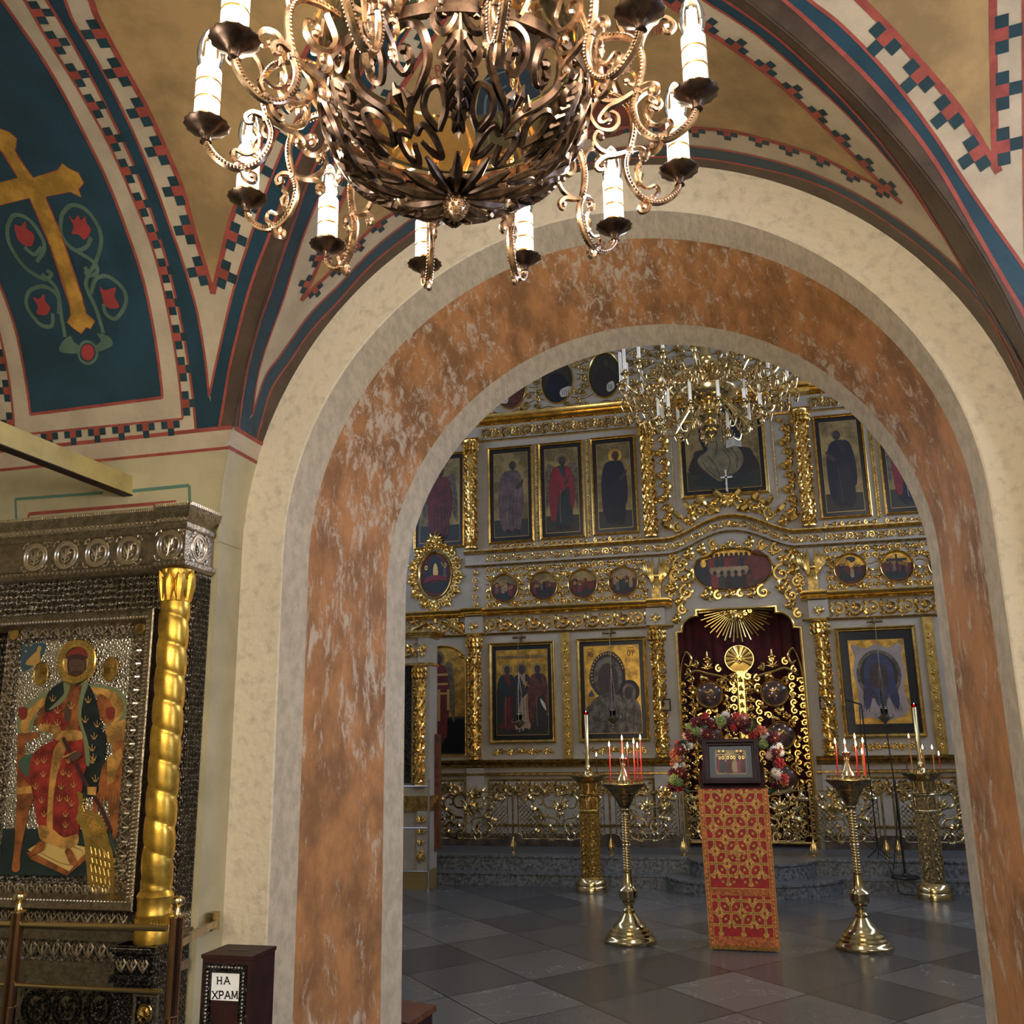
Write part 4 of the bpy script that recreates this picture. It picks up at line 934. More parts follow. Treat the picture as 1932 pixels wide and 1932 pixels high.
for i in range(4):
    for j in range(5):
        x, y = 615+j*28+6*(i%2), 740+i*58+j*8
        if x < 745: c = ZL(x,y); m.blob(FI(c[0],c[1],.012), .0065, 0, 6); m.tube([FI(*ZL(x-6,y-14),.012), FI(*ZL(x-14,y-60),.012)], .0025, 4)
for j in range(6): m.tube([FI(*ZL(580+j*10,600+j*8),.012), FI(*ZL(620+j*12,650+j*8),.014), FI(*ZL(690+j*5,690+j*12),.012)], .003, 4)
m.build('gilt_peacock', GOLD, ic)

# ================================================================ brass barrier, donation box
YP = 3.45
ba = thing('barrier_railing', (-2.56, YP, 0), 'polished brass barrier with two capped posts in front of the silver shrine', 'railing')
POSTB = M('brown polished bronze tube', (150,116,92), .18, 1, var=.15, vscale=4)
for px, py in ((120,985),(1155,1000)):
    x = at(px*560/1932, 1400+1105*532/1835, YP).x; m = MB(); m.lathe([(.045,0),(.045,.015),(.026,.03),(.026,.62)], (x,YP,0), 28); m.lathe([(.0275,.62),(.0275,.625),(.0255,.628),(.0255,.972)], (x,YP,0), 12); ps = m.build('post', POSTB, ba, 25)
    m = MB(); m.lathe([(.030,.970),(.030,.976),(.016,.980),(.012,.990),(.010,1.005),(.014,1.010),(.025,1.018),(.027,1.028),(.024,1.038),(.012,1.046),(.001,1.048)], (x,YP,0), 24); m.build('post_cap', BRASS, ps)
m = MB(); m.tube([(-3.6,YP,.921),(-2.24,YP,.929)], .0125, 14); m.build('top_rail', BRASS, ba)
m = MB(); m.tube([(-3.6,YP,.702),(-2.24,YP,.706)], .009, 10); m.build('lower_rail', BRASS, ba)
q0, q1 = Vector((-2.2,YP+.02,.872)), at(405,1741,4.1); m = MB()
d = (q1-q0); sd = Vector((d.y,-d.x,0)).normalized()*.012
m.add([p+s+Vector((0,0,z)) for p in (q0,q1) for s in (-sd,sd) for z in (-.014,.014)], [(0,1,3,2),(4,6,7,5),(0,4,5,1),(2,3,7,6),(0,2,6,4),(1,5,7,3)]); m.build('return_bar', BRASSD, ba)
m = MB(); m.box(q1.x-.028,q1.x-.022+.03,q1.y-.03,q1.y-.02+.05,q1.z-.03,q1.z+.045); m.blob((q1.x-.0,q1.y-.032,q1.z+.028), .006, 0, 6); m.build('wall_bracket', BRASSD, ba)

db = thing('donation_box', (-1.70, 3.04, 0), 'dark mahogany pillar box with white НА ХРАМ notice beside the arch', 'donation box')
bx0, bx1, by0, by1, bz = -1.785, -1.612, 2.962, 3.118, .95
m = MB(); m.box(bx0,bx1,by0,by1,.0,bz-.012); m.box(bx0-.004,bx1+.004,by0-.004,by1+.002,bz-.012,bz); body = m.build('cabinet', DKWOOD, db, 0)
m = MB(); m.box(-1.735,-1.665,3.03,3.038,bz-.001,bz+.0012); m.build('coin_slot', BRONZED, body)
FB = Fr((0,by0,0)); m = MB(); m.sweep(FB, rect(bx0+.012,bx1-.012,.40,.925), [(0,0),(0,.006),(.004,.010),(.018,.007),(.022,.010),(.026,.001)]); fb = m.build('carved_frame', SILVD, db, 0)
m = MB()
for (u0,v0,u1,v1) in ((bx0+.022,.915,bx1-.022,.915),(bx0+.023,.42,bx0+.023,.905),(bx1-.023,.42,bx1-.023,.905)):
    n = int(math.hypot(u1-u0,v1-v0)/.011)
    for i in range(n): c = FB(u0+(u1-u0)*(i+.5)/n, v0+(v1-v0)*(i+.5)/n, .008); m.blob(c, .0058, 0, 5); 
m.build('frame_leaves', SILVP, fb)
def ZB(x, y): p = at(x*560/1932, 1400+y*532/1835, by0-.002); return (p.x, p.z)
a, b = ZB(1376,1500), ZB(1565,1688); m = MB(); m.fbox(FB, a[0], b[0], b[1], a[1], .0014, .0024); pp = m.build('paper_notice', PAPER, db, 0)
m = MB()
def glyph(ch, x0, y0, w, h):                # slab letters: stems with serifs
    for s in GL[ch]:
        P = [(x0+x*w, y0-h+y*h) for x, y in s]
        if len(P) > 2: P = crom(P, 4)
        for p, q in zip(P, P[1:]):
            p3, q3 = Vector((*ZB(*(p[0], 2*y0-h-p[1]-0)),0)), Vector((*ZB(*(q[0], 2*y0-h-q[1])),0)); d = (q3-p3)
            if d.length < 1e-6: continue
            d.normalize(); nn = Vector((-d.y,d.x,0))*.0021; p3 = p3-d*.001; q3 = q3+d*.001
            m.poly(FB, [(k.x,k.y) for k in (p3-nn,q3-nn,q3+nn,p3+nn)], .0027)
        for e in (s[0], s[-1]):
            if e[1] in (0,1) and ch in 'НАХРМ': 
                c = ZB(x0+e[0]*w, y0-e[1]*h); m.poly(FB, rect(c[0]-.0042,c[0]+.0042,c[1]-.0009,c[1]+.0009), .0028)
for ch, x, w in (('Н',1413,32),('А',1458,40)): glyph(ch, x, 1575, w, 46)
for ch, x, w in (('Х',1382,36),('Р',1424,34),('А',1462,40),('М',1508,40)): glyph(ch, x, 1670, w, 48)
m.build('notice_lettering', INK, pp, 0)
# ================================================================ carved ornament helpers
def leaf(m, fr, u, v, ang, L, W, w=.008, mi=0, bend=.3, n=5):
    c, s = cos(ang), sin(ang); pts = []
    for t in (0,.3,.65,1): b = bend*L*t*t; pts.append(fr(u+c*L*t-s*b, v+s*L*t+c*b, w+.6*W*sin(PI*t)))
    m.tube(pts, [W*.25, W*.5, W*.42, W*.06], n, mi, flat=(fr.N,.7))
def scroll(m, fr, cx, cy, R, a0, turns, r, w=.006, mi=0, leaves=3, rng=random):
    P = spiral(cx, cy, R, R*.16, a0, turns, 16)
    m.tube([fr(u,v,w) for u,v in P], [r*1.1, r, r*.75], 5, mi)
    m.blob(fr(cx,cy,w+.004), R*.26, mi, 6)
    sg = 1 if turns > 0 else -1
    for k in range(leaves):
        i = 1+k*4; 
        if i < len(P)-1:
            u, v = P[i]; A = math.atan2(v-cy, u-cx); leaf(m, fr, u, v, A+sg*.9, R*.55, R*.34, w, mi, -.35*sg)
def rinceau(m, fr, u0, u1, v, H, n, r=None, mi=0, w=.006):
    n = int(round(n*1.25)); c = (u1-u0)/n; R = min(H*.5, c*.52); r = r or H*.085
    for i in range(n):
        cx = u0+(i+.5)*c; s = 1 if i%2 == 0 else -1
        scroll(m, fr, cx, v, R, PI if s > 0 else PI, -s*1.35, r, w, mi)
        m.tube([fr(cx-c*.5, v-s*H*.42, w), fr(cx-c*.5+c*.12, v-s*H*.2, w), fr(cx-R, v, w)], r, 5, mi)
        leaf(m, fr, cx+c*.42, v+s*H*.1, s*1.1, H*.42, H*.22, w, mi); leaf(m, fr, cx-c*.3, v+s*H*.3, s*.3, H*.3, H*.14, w, mi); leaf(m, fr, cx+c*.36, v-s*H*.32, -s*.2, H*.26, H*.12, w, mi)
def palmette(m, fr, u, v, S, n=7, w=.006, mi=0, spread=2.4, base=PI/2):
    for i in range(n):
        a = base+(i/(n-1)-.5)*spread; leaf(m, fr, u, v, a, S*(1-.25*abs(i/(n-1)-.5)*2), S*.24, w, mi, .12*(1 if a > base else -1))
    m.blob(fr(u,v,w+.006), S*.16, mi, 6)
def cartouche_ring(m, fr, cx, cy, a, b, S, n=16, mi=0, w=.006, rng=random):
    for i in range(n):                       # ring of volutes and leaves
        A = 2*PI*i/n; u, v = cx+a*cos(A), cy+b*sin(A); nx, ny = cos(A)/a, sin(A)/b; l = math.hypot(nx,ny); B = math.atan2(ny,nx)
        scroll(m, fr, u+cos(B)*S*.3, v+sin(B)*S*.3, S*.36, B+PI*(.5 if i%2 else -.5), (1.1 if i%2 else -1.1), S*.085, w, mi, 2)
        leaf(m, fr, u, v, B+(.5 if i%2 else -.5), S*.9, S*.3, w, mi, .2)
def molding(m, x0, x1, y, prof, mi=0, fr=None):    # straight moulding: profile (z, out)
    vs = []
    for z, d in prof: vs += [(x0, y-d, z), (x1, y-d, z)]
    m.add(vs, [(2*i,2*i+1,2*i+3,2*i+2) for i in range(len(prof)-1)], mi)
    for xx, s in ((x0,1),(x1,-1)):
        k = [(xx,y-d,z) for z,d in prof] + [(xx,y,prof[-1][0]),(xx,y,prof[0][0])]; m.add(k, [tuple(range(len(k)))[::s]], mi)
def vine_column(par, x, y, z0, z1, R, sg=1, twist=False):
    m = MB(); m.lathe([(R*.82,z0),(R*.82,z1)], (x,y,0), 14)
    H = z1-z0; K = 3 if not twist else 4; n = 40
    for k in range(K):
        pts = []
        for i in range(n+1):
            A = sg*2*PI*(H/(.42 if not twist else .5))*i/n*.9+2*PI*k/K; pts.append((x+R*.92*cos(A), y+R*.92*sin(A), z0+H*i/n))
        m.tube(pts, R*(.24 if not twist else .3), 5, cap=False)
    rr = random.Random(int(x*100)); N = int(H/.045)
    for i in range(N):
        z = z0+(i+.5)*H/N
        for j in range(3):
            A = PI*1.0+PI*(j+.5+.4*(i%2))/3; c = Vector((x+R*.9*cos(A), y+R*.9*sin(A), z)); fr = Fr(c, (-sin(A),cos(A),0), (0,0,1), (cos(A),sin(A),0)); leaf(m, fr, 0, 0, rr.choice((.7,1.2,1.9,2.4)), .05, R*.42, .004)
    c = m.build('column', GOLD, par, 40)
    m = MB(); m.lathe([(R*1.25,z0-.05),(R*1.25,z0-.035),(R*1.0,z0-.02),(R*1.1,z0),(R*.9,z0+.03)], (x,y,0), 16); m.build('column_base', GOLD, c, 40); m = MB(); m.lathe([(R*.9,z0+.25*H),(R*1.08,z0+.25*H+.01),(R*.9,z0+.25*H+.02)], (x,y,0), 16); m.build('column_ring', GOLD, c, 40)
    m = MB(); m.lathe([(R*.9,z1-.2),(R*1.05,z1-.19),(R*.9,z1-.17),(R*1.0,z1-.06),(R*1.35,z1-.02),(R*1.4,z1)], (x,y,0), 16)
    for i in range(8):
        A = PI+PI*i/7; 
        for zz, L in ((z1-.17,.09),(z1-.10,.08)):
            c0 = Vector((x+R*cos(A), y+R*sin(A), zz)); fr = Fr(c0, (-sin(A),cos(A),0), (0,0,1), (cos(A),sin(A),0)); leaf(m, fr, 0, 0, PI/2, L, R*.6, .006)
    m.build('capital', GOLD, c, 40)
    return c
class Px:                                    # painter's surface: unit square to panel
    def __init__(s, fr, x0, x1, y0, y1): s.fr, s.x0, s.x1, s.y0, s.y1, s.m, s.k = fr, x0, x1, y0, y1, MB(), 0
    def p(s, q): return (s.x0+(s.x1-s.x0)*q[0], s.y0+(s.y1-s.y0)*q[1])
    def lay(s, pts, mi, smooth=3):
        s.k += 1; P = [s.p(q) for q in pts]
        if smooth and len(P) > 3: P = crom(P, smooth, True)
        P = [(min(max(u,s.x0),s.x1), min(max(v,s.y0),s.y1)) for u,v in P]; s.m.poly(s.fr, P, .0006+.00025*s.k, mi)
    def line(s, pts, w, mi):
        s.k += 1; P = [s.p(q) for q in (crom(pts,3) if len(pts) > 2 else pts)]; L, R = [], []
        for i in range(len(P)):
            a = P[max(0,i-1)]; b = P[min(len(P)-1,i+1)]; d = math.hypot(b[0]-a[0],b[1]-a[1]) or 1; nx, ny = -(b[1]-a[1])/d*w/2, (b[0]-a[0])/d*w/2
            L.append((P[i][0]+nx,P[i][1]+ny)); R.append((P[i][0]-nx,P[i][1]-ny))
        n = len(L); s.m.add([s.fr(*q,.0006+.00025*s.k) for q in L+R], [(i,i+1,n+i+1,n+i) for i in range(n-1)], mi)
    def ell(s, cx, cy, rx, ry, mi, n=22): s.lay([(cx+rx*cos(2*PI*i/n), cy+ry*sin(2*PI*i/n)) for i in range(n)], mi, 0)
IP = [M('icon gold ground', (206,160,72), .32, .7, var=.25, vscale=8), M('icon dim gold ground', (136,116,74), .4, .4, var=.25, vscale=4), M('icon black border', (14,16,20), .3), M('icon dark soil', (44,42,32), .4), M('icon maroon', (92,26,24), .45, var=.2, vscale=9), M('icon crimson', (116,26,34), .45, var=.15), M('icon deep navy', (16,20,34), .45, var=.2), M('icon mauve grey', (96,76,72), .45, var=.25, vscale=7), M('icon umber skin', (58,42,36), .5), M('icon buff', (150,124,92), .5, var=.15, vscale=9), M('icon bottle green', (30,40,36), .45, var=.2), M('icon red brown', (84,38,26), .5, var=.3, vscale=14), M('icon white scroll', (184,178,160), .5), M('icon thin gold line', (196,158,92), .35, .6), M('icon pewter cover', (96,90,82), .38, .55, var=.3, vscale=11), M('icon wing', (96,84,62), .5, var=.3, vscale=20), M('icon cloth grey', (146,130,122), .5, var=.1), M('icon slate blue', (50,54,82), .5, var=.2, vscale=6), M('icon dark hair', (36,28,26), .5), M('icon olive robe', (112,100,72), .5, var=.15, vscale=8)]
GG, DG, BK, SO, MR, CR, NV, MV, SK, BF, BG, RBN, WS, TL, PW_, WG, CLO, SLB, DH, OLV = range(20)
def saint(p, cx, y0, h, robe, cloak, d=0, skin=SK, halo=None, wing=False, trim=None, hand=True, asp=2.1):
    # h: height in panel units, x units scaled by panel aspect
    X = lambda u: cx+u*h*asp; Y = lambda v: y0+v*h
    L = lambda pts, mi, sm=3: p.lay([(X(u),Y(v)) for u,v in pts], mi, sm)
    if wing:
        for s in (-1,1): L([(s*.06,.76),(s*.13,.86),(s*.2,.84),(s*.23,.7),(s*.25,.45),(s*.24,.2),(s*.19,.3),(s*.14,.5),(s*.08,.6)], WG); 
        for s in (-1,1):
            for k in range(4): p.line([(X(s*(.12+.025*k)),Y(.78)),(X(s*(.15+.024*k)),Y(.55)),(X(s*(.19+.013*k)),Y(.26+.02*k))], .003, DH)
    if halo is not None: p.ell(X(d*.02),Y(.90),.088*h*asp,.088*h, halo); p.line([(X(d*.02+.088*cos(2*PI*i/16)),Y(.90+.088*sin(2*PI*i/16))) for i in range(17)], .004, TL)
    L([(-.04,.83),(-.10,.79),(-.135,.66),(-.14,.45),(-.13,.22),(-.12,.03),(.0,.0),(.12,.03),(.135,.22),(.14,.45),(.13,.66),(.10,.79),(.04,.83)], robe)
    if cloak is not None:
        L([(-.05,.82),(-.12,.78),(-.165,.6),(-.17,.35),(-.15,.12),(-.09,.1),(-.06,.3),(-.02,.45),(.06,.52),(.12,.6),(.12,.7),(.04,.66),(-.01,.74)], cloak); L([(.05,.82),(.12,.78),(.16,.6),(.17,.4),(.15,.25),(.11,.3),(.1,.5),(.07,.62)], cloak)
    for k in range(4): p.line([(X(-.07+.045*k+d*.02),Y(.5)),(X(-.08+.05*k),Y(.28)),(X(-.075+.05*k),Y(.06))], .004, trim if trim is not None and k == 1 else DH)
    p.ell(X(d*.025),Y(.895),.046*h*asp,.058*h, DH); p.ell(X(d*.032),Y(.888),.034*h*asp,.044*h, skin); L([(-.02+d*.03,.87),(.02+d*.03,.87),(.015+d*.03,.83),(d*.03,.815),(-.015+d*.03,.83)], DH)
    for s in (-1,1): p.line([(X(d*.032+s*.014-.007),Y(.895)),(X(d*.032+s*.014+.007),Y(.895))], .004, DH)
    if hand: L([(d*.06,.60),(d*.13,.66),(d*.16,.70),(d*.17,.68),(d*.15,.62),(d*.09,.56)] if d else [(-.02,.6),(.0,.66),(.02,.66),(.02,.58)], skin)
    for s in (-1,1): L([(s*.05-.03,.03),(s*.05+.03,.03),(s*.06+.035+d*.02,-.02),(s*.05-.01,-.02)], DH)
def icon_rect(label, x0, x1, z0, z1, y, draw, fw=.035, gold=True, group=None, border=.05, ground=.2, bgm=DG, lamp=False, frame=None):
    t = thing('icon_painting', ((x0+x1)/2, y, z0), label, 'icon', group); fr = Fr((0,y,0))
    m = MB(); fp = frame or [(0,0),(0,.045),(.008,.05),(.014,.042),(fw*.7,.03),(fw*.85,.034),(fw,.012)]; m.sweep(fr, rect(x0,x1,z0,z1), fp); m.build('frame', GOLD if gold else GOLDD, t, 30)
    a, b, c, d = x0+fw*.9, x1-fw*.9, z0+fw*.9, z1-fw*.9
    p = Px(Fr((0,y-.008,0)), a, b, c, d); p.m.fbox(p.fr, a, b, c, d, -.006, 0, BK)
    bx, by = border/(b-a), border/(d-c)*1.15
    q = Px(p.fr, a+border, b-border, c+border*1.15, d-border*1.15); q.m, q.k = p.m, 1
    q.lay(rect(0,1,0,1), bgm, 0)
    if ground: q.lay(rect(0,1,0,ground), SO, 0)
    draw(q, (q.y1-q.y0)/(q.x1-q.x0))
    q.line([(0,0),(1,0)], .006, TL); q.line([(0,0),(0,1)], .004, TL); q.line([(1,0),(1,1)], .004, TL); q.line([(0,1),(1,1)], .004, TL)
    q.m.build('painting', IP, t, 0)
    if lamp:
        cx = (x0+x1)/2; m = MB(); m.tube([(cx,y-.02,z1),(cx,y-.07,z1+.05),(cx,y-.13,z1+.055)], .006, 6); m.tube([(cx-.09,y-.13,z1+.05),(cx+.09,y-.13,z1+.05)], .016, 10); m.box(cx-.015,cx+.015,y-.05,y-.02,z1,z1+.05); m.build('picture_light', BRASSD, t)
    return t

# ================================================================ iconostasis
Y3 = 12.4; X0 = -.16
ics = thing('iconostasis', (X0, Y3+.1, .305), 'carved gilt and cream icon wall filling the far end beyond the arch', 'icon wall')
FR = Fr((0,Y3,0))
m = MB()
OPN = [(-.93,2.95),(-.93,1.0),(-.93,.305),(.62,.305),(.62,1.0),(.62,2.95)]
# board with the royal doorway cut out (pieces round it)
m.box(-5.6,-.94,Y3,Y3+.12,.305,3.36); m.box(.63,5.3,Y3,Y3+.12,.305,3.36); m.box(-5.6,5.3,Y3,Y3+.12,3.36,7.6)
top = [(-.94,2.96),(-.90,2.96)] 
P = [(-.94,2.94),(-.87,2.95)] + [(-.87+.20*(1-cos(PI/2*i/6)), 2.95+.20*sin(PI/2*i/6)) for i in range(1,7)] + [(-.67,3.22),(.35,3.22),(.35,3.15)] + [(.35+.20*sin(PI/2*i/6), 3.15-.20*(1-cos(PI/2*i/6))) for i in range(1,7)] + [(.63,2.94),(.63,3.36),(-.94,3.36)]
m.prism(FR, P, -.12, 0)
m.build('wall_panel', CREAM, ics, 30)
m = MB(); A = [(-.94,.31),(-.94,2.94),(-.87,2.95)] + P[2:8] + [(-.67,3.22),(.35,3.22),(.35,3.15)] + P[11:17] + [(.63,2.94),(.63,.31)]
m.sweep(FR, A, [(-.035,0),(-.035,.02),(-.02,.035),(-.005,.03),(.0,.012),(.0,-.1)][::-1], 0, False); m.build('doorway_moulding', GOLD, ics, 30)
# ledge and base
def side(a, b): return [(a,b)]
SEG = [(-5.6,-.96),(.66,5.3)]
m = MB()
for a, b in SEG: molding(m, a, b, Y3, [(1.27,.0),(1.28,.05),(1.30,.08),(1.315,.085),(1.33,.07),(1.345,.11),(1.37,.12),(1.375,0)]); 
for a, b in SEG: molding(m, a, b, Y3, [(1.17,.03),(1.18,.06),(1.20,.06),(1.21,.03)])
m.build('ledge', GOLDD, ics, 40)
m = MB(); m.box(-5.6,-.98,Y3-.03,Y3,.305,.46); m.box(.68,5.3,Y3-.03,Y3,.305,.46); m.build('plinth', BSTONE, ics, 0)
for a, b in ((-3.45,-1.30),(.96,2.2),(-4.2,-3.76)):
    m = MB(); m.sweep(Fr((0,Y3,0)), rect(a,b,.55,1.13), [(0,0),(0,.02),(.012,.028),(.025,.01)]); rinceau(m, Fr((0,Y3,0)), a+.05, b-.05, 1.0, .2, max(2,int((b-a)/.2)), w=.012); m.build('base_panel', GOLDD, ics, 40)
for x in (-3.62,-1.17,.83): m = MB(); m.box(x-.12,x+.12,Y3-.05,Y3,.46,1.27); m.build('pedestal', CREAM, ics, 0); m = MB(); palmette(m, Fr((x,Y3-.05,0)), 0, .9, .16, 7, .01); palmette(m, Fr((x,Y3-.05,0)), 0, .86, .2, 5, .01, base=-PI/2, spread=1.4); m.build('pedestal_leaf', GOLD, ics, 40)
# lower columns and pilaster strips
for x in (-3.61,-1.17,.84): vine_column(ics, x, Y3-.085, 1.43, 2.99, .078, 1 if x < 0 else -1)
for x in (-2.375,2.09):
    m = MB(); m.box(x-.055,x+.055,Y3-.03,Y3,1.38,2.99); 
    for s in (-1,1): m.tube([(x+s*.055,Y3-.032,1.39),(x+s*.055,Y3-.032,2.98)], .008, 5)
    fr = Fr((x,Y3-.03,0))
    for i in range(14):
        z = 1.46+i*.108; s = 1 if i%2 else -1; scroll(m, fr, s*.012, z, .034, PI/2, s*1.2, .008, .008, 0, 2)
    m.build('pilaster', GOLD, ics, 40)
# frieze above the lower icons and its cornice
for a, b, n in ((-3.48,-1.30,9),(.99,3.2,9),(-4.6,-3.72,3)):
    m = MB(); rinceau(m, FR, a, b, 3.135, .2, n, w=.01); m.build('scroll_frieze', GOLD, ics, 40)
for x in (-3.61,-1.17,.84):
    m = MB(); m.box(x-.12,x+.12,Y3-.12,Y3,3.03,3.25); m.build('frieze_block', CREAM, ics, 0)
    m = MB(); palmette(m, Fr((x,Y3-.12,0)), 0, 3.09, .1, 7, .008); palmette(m, Fr((x,Y3-.12,0)), 0, 3.10, .06, 5, .008, base=-PI/2); m.build('block_leaf', GOLD, ics, 40)
m = MB()
for a, b in ((-5.6,-.95),(.64,5.3)): molding(m, a, b, Y3, [(3.0,0),(3.0,.03),(3.015,.04),(3.028,.03),(3.03,0)]); molding(m, a, b, Y3, [(3.255,0),(3.26,.07),(3.275,.10),(3.29,.09),(3.305,.13),(3.33,.15),(3.35,.15),(3.352,0)])
for x in (-3.61,-1.12,.80): molding(m, x-.15, x+.15, Y3-.09, [(3.256,0),(3.262,.07),(3.277,.10),(3.29,.09),(3.307,.13),(3.332,.15),(3.354,.15),(3.356,0)]); molding(m, x-.13,x+.13,Y3-.09,[(2.99,0),(2.99,.05),(3.01,.06),(3.03,.05),(3.03,0)])
m.build('lower_cornice', GOLD, ics, 40)
# medallion tier ornament
def tier(a, b, z0, z1, cs, r):
    m = MB(); rr = random.Random(int(a*10)+5)
    nx = int((b-a)/.092); nz = 6
    for j in range(nz):
        v = z0+(j+.5)*(z1-z0)/nz; run = []
        for i in range(81):
            q = (a+(b-a)*i/80, v+.012*sin(i*.85+j))
            if i < 80 and min([math.hypot(q[0]-k[0], q[1]-k[1]) for k in cs]+[9]) > r+.01: run.append(FR(q[0],q[1],.004))
            else:
                if len(run) > 1: m.tube(run, .006, 4)
                run = []
    for i in range(nx):
        for j in range(nz):
            u = a+(i+.5)*(b-a)/nx; v = z0+(j+.5)*(z1-z0)/nz
            if min([math.hypot(u-c[0], v-c[1]) for c in cs]+[9]) < r+.045: continue
            s = 1 if (i+j)%2 else -1; scroll(m, FR, u, v, .045, PI/2*((i+j)%4), s*1.25, .010, .010, 0, 4)
    for c in cs:
        for i in range(14): A = 2*PI*i/14; leaf(m, FR, c[0]+cos(A)*(r+.012), c[1]+sin(A)*(r+.012), A+(.7 if i%2 else -.7), .075, .032, .008, 0)
    m.build('carved_field', GOLD, ics, 40)
MED = [(-3.2,3.63),(-2.66,3.63),(-2.12,3.63),(-1.58,3.63)]; MEDR = [(1.27,3.63),(1.82,3.63),(2.37,3.63)]
tier(-3.47,-1.26,3.375,3.93,MED,.2); tier(.98,2.75,3.375,3.93,MEDR,.2)
for x in (-3.61,):
    m = MB(); 
    for i in range(5): scroll(m, Fr((x,Y3-.02,0)), 0, 3.42+i*.11, .045, PI/2, (1.2 if i%2 else -1.2), .01, .01, 0, 4)
    m.build('carved_strip', GOLD, ics, 40)
# arched cornice over the doors
def archz(x): 
    d = abs(x-X0); 
    if d > .80: return 0
    return .26*(cos(PI*d/.80)*.5+.5)**.8
ZC = [(3.94,.02),(3.945,.05),(3.96,.06),(3.97,.03),(3.985,.02),(4.11,.02),(4.12,.06),(4.135,.09),(4.15,.12),(4.165,.12),(4.168,0)]
for nm, a, b, mat in (('cornice_band', -3.75, 2.9, CREAM), ):
    m = MB(); xs = [a+(b-a)*i/120 for i in range(121)]; vs = []
    for x in xs:
        for z, d in ZC[3:7]: vs.append((x, Y3-d, z+archz(x)))
    m.add(vs, [(i*4+j, (i+1)*4+j, (i+1)*4+j+1, i*4+j+1) for i in range(120) for j in range(3)]); m.build(nm, mat, ics, 40)
m = MB()
for seg in (ZC[:4], ZC[6:]):
    xs = [-3.75+6.65*i/140 for i in range(141)]; vs = []; k = len(seg)
    for x in xs:
        for z, d in seg: vs.append((x, Y3-d, z+archz(x)))
    m.add(vs, [(i*k+j, (i+1)*k+j, (i+1)*k+j+1, i*k+j+1) for i in range(140) for j in range(k-1)])
m.build('upper_cornice', GOLDD, ics, 40)
class ArchFr(Fr):
    def __call__(s, u, v, w=0): return Vector((u, Y3-.02-w, v+archz(u)))
AF = ArchFr((0,0,0))
m = MB()
for a, b, n in ((-3.45,-1.32,13),(-1.28,.96,14),(1.0,2.75,11)): rinceau(m, AF, a, b, 4.05, .105, n, w=.006)
palmette(m, AF, X0, 4.05, .06, 9, .012, spread=5); m.build('cornice_scroll', GOLD, ics, 40)
# crest over the arch with little cross
m = MB()
for s in (-1,1):
    Q = lambda u: X0+s*u
    for cx, cz, R, tn in ((.16,4.60,.085,1.3),(.36,4.50,.075,-1.3),(.52,4.40,.075,1.2),(.66,4.30,.06,-1.2),(.22,4.50,.05,-1.2),(.44,4.58,.04,1.1)): scroll(m, FR, Q(cx), cz, R*1.3, PI/2, s*tn, .022, .03, 0, 5)
    for u, v, a, L in ((.06,4.66,.5,.14),(.28,4.58,.6,.16),(.48,4.52,.8,.13),(.60,4.42,.5,.14),(.72,4.30,.2,.14),(.12,4.48,.2,.14)): leaf(m, FR, Q(u), v, a if s > 0 else PI-a, L*1.3, .085, .03, 0, .25*s)
palmette(m, FR, X0, 4.62, .14, 7, .035); 
for i in range(8): A = 2*PI*i/8; leaf(m, FR, X0, 4.60, A, .085, .06, .05)
m.blob(FR(X0,4.60,.06), .03, 0, 8); m.build('crest', GOLD, ics, 40)
m = MB(); m.fbox(FR, X0-.012, X0+.012, 4.74, 5.01, .03, .05); m.fbox(FR, X0-.06, X0+.06, 4.92, 4.945, .03, .05)
for u, v in ((-.065,4.932),(.065,4.932),(0,5.02)): m.blob(FR(X0+u,v,.04), .018, 0, 6)
m.build('crest_cross', SILVW, ics, 40)
# upper columns, strips, scroll panels
for x in (-3.64,-1.17,.83): vine_column(ics, x, Y3-.085, 4.24, 5.74, .078, -1 if x < -2 else 1, twist=(x > -2))
for x in (-2.715,-2.0,1.68):
    m = MB(); 
    for i in range(60): z = 4.27+i*.0228; m.blob((x+.005*(1 if i%2 else -1), Y3-.03, z), .013, 0, 5)
    m.box(x-.02,x+.02,Y3-.025,Y3,4.26,5.64); m.build('rope_strip', GOLDD, ics, 40)
for x in (-.965,.63):
    m = MB()
    for i in range(8): 
        z = 4.42+i*.16; s = 1 if i%2 else -1; scroll(m, FR, x+s*.008, z, .078, -s*PI/2, s*1.3, .019, .012, 0, 4); leaf(m, FR, x-s*.03, z+.08, PI/2+s*.6, .11, .055, .012)
    m.build('scroll_panel', GOLD, ics, 40)
for x in (-.845,.475):
    m = MB()
    for i in range(64): m.blob((x, Y3-.02, 4.62+i*.0228), .011, 0, 5)
    m.build('bead_strip', GOLD, ics, 40)
for a, b, n in ((-3.45,-2.72,6),(-2.70,-2.02,6),(-1.97,-1.30,6),(1.0,1.65,6),(1.72,2.4,6)):
    m = MB(); c = (a+b)/2; m.tube([FR(c-.3,4.215,.006),FR(c+.3,4.215,.006)], .007, 5); palmette(m, FR, c, 4.21, .05, 7, .008, spread=3)
    for s in (-1,1):
        for k in range(3): scroll(m, FR, c+s*(.09+k*.1), 4.215, .03, PI/2, s*(1.2 if k%2 else -1.2), .008, .008, 0, 3)
    m.build('under_icon_garland', GOLD, ics, 40)
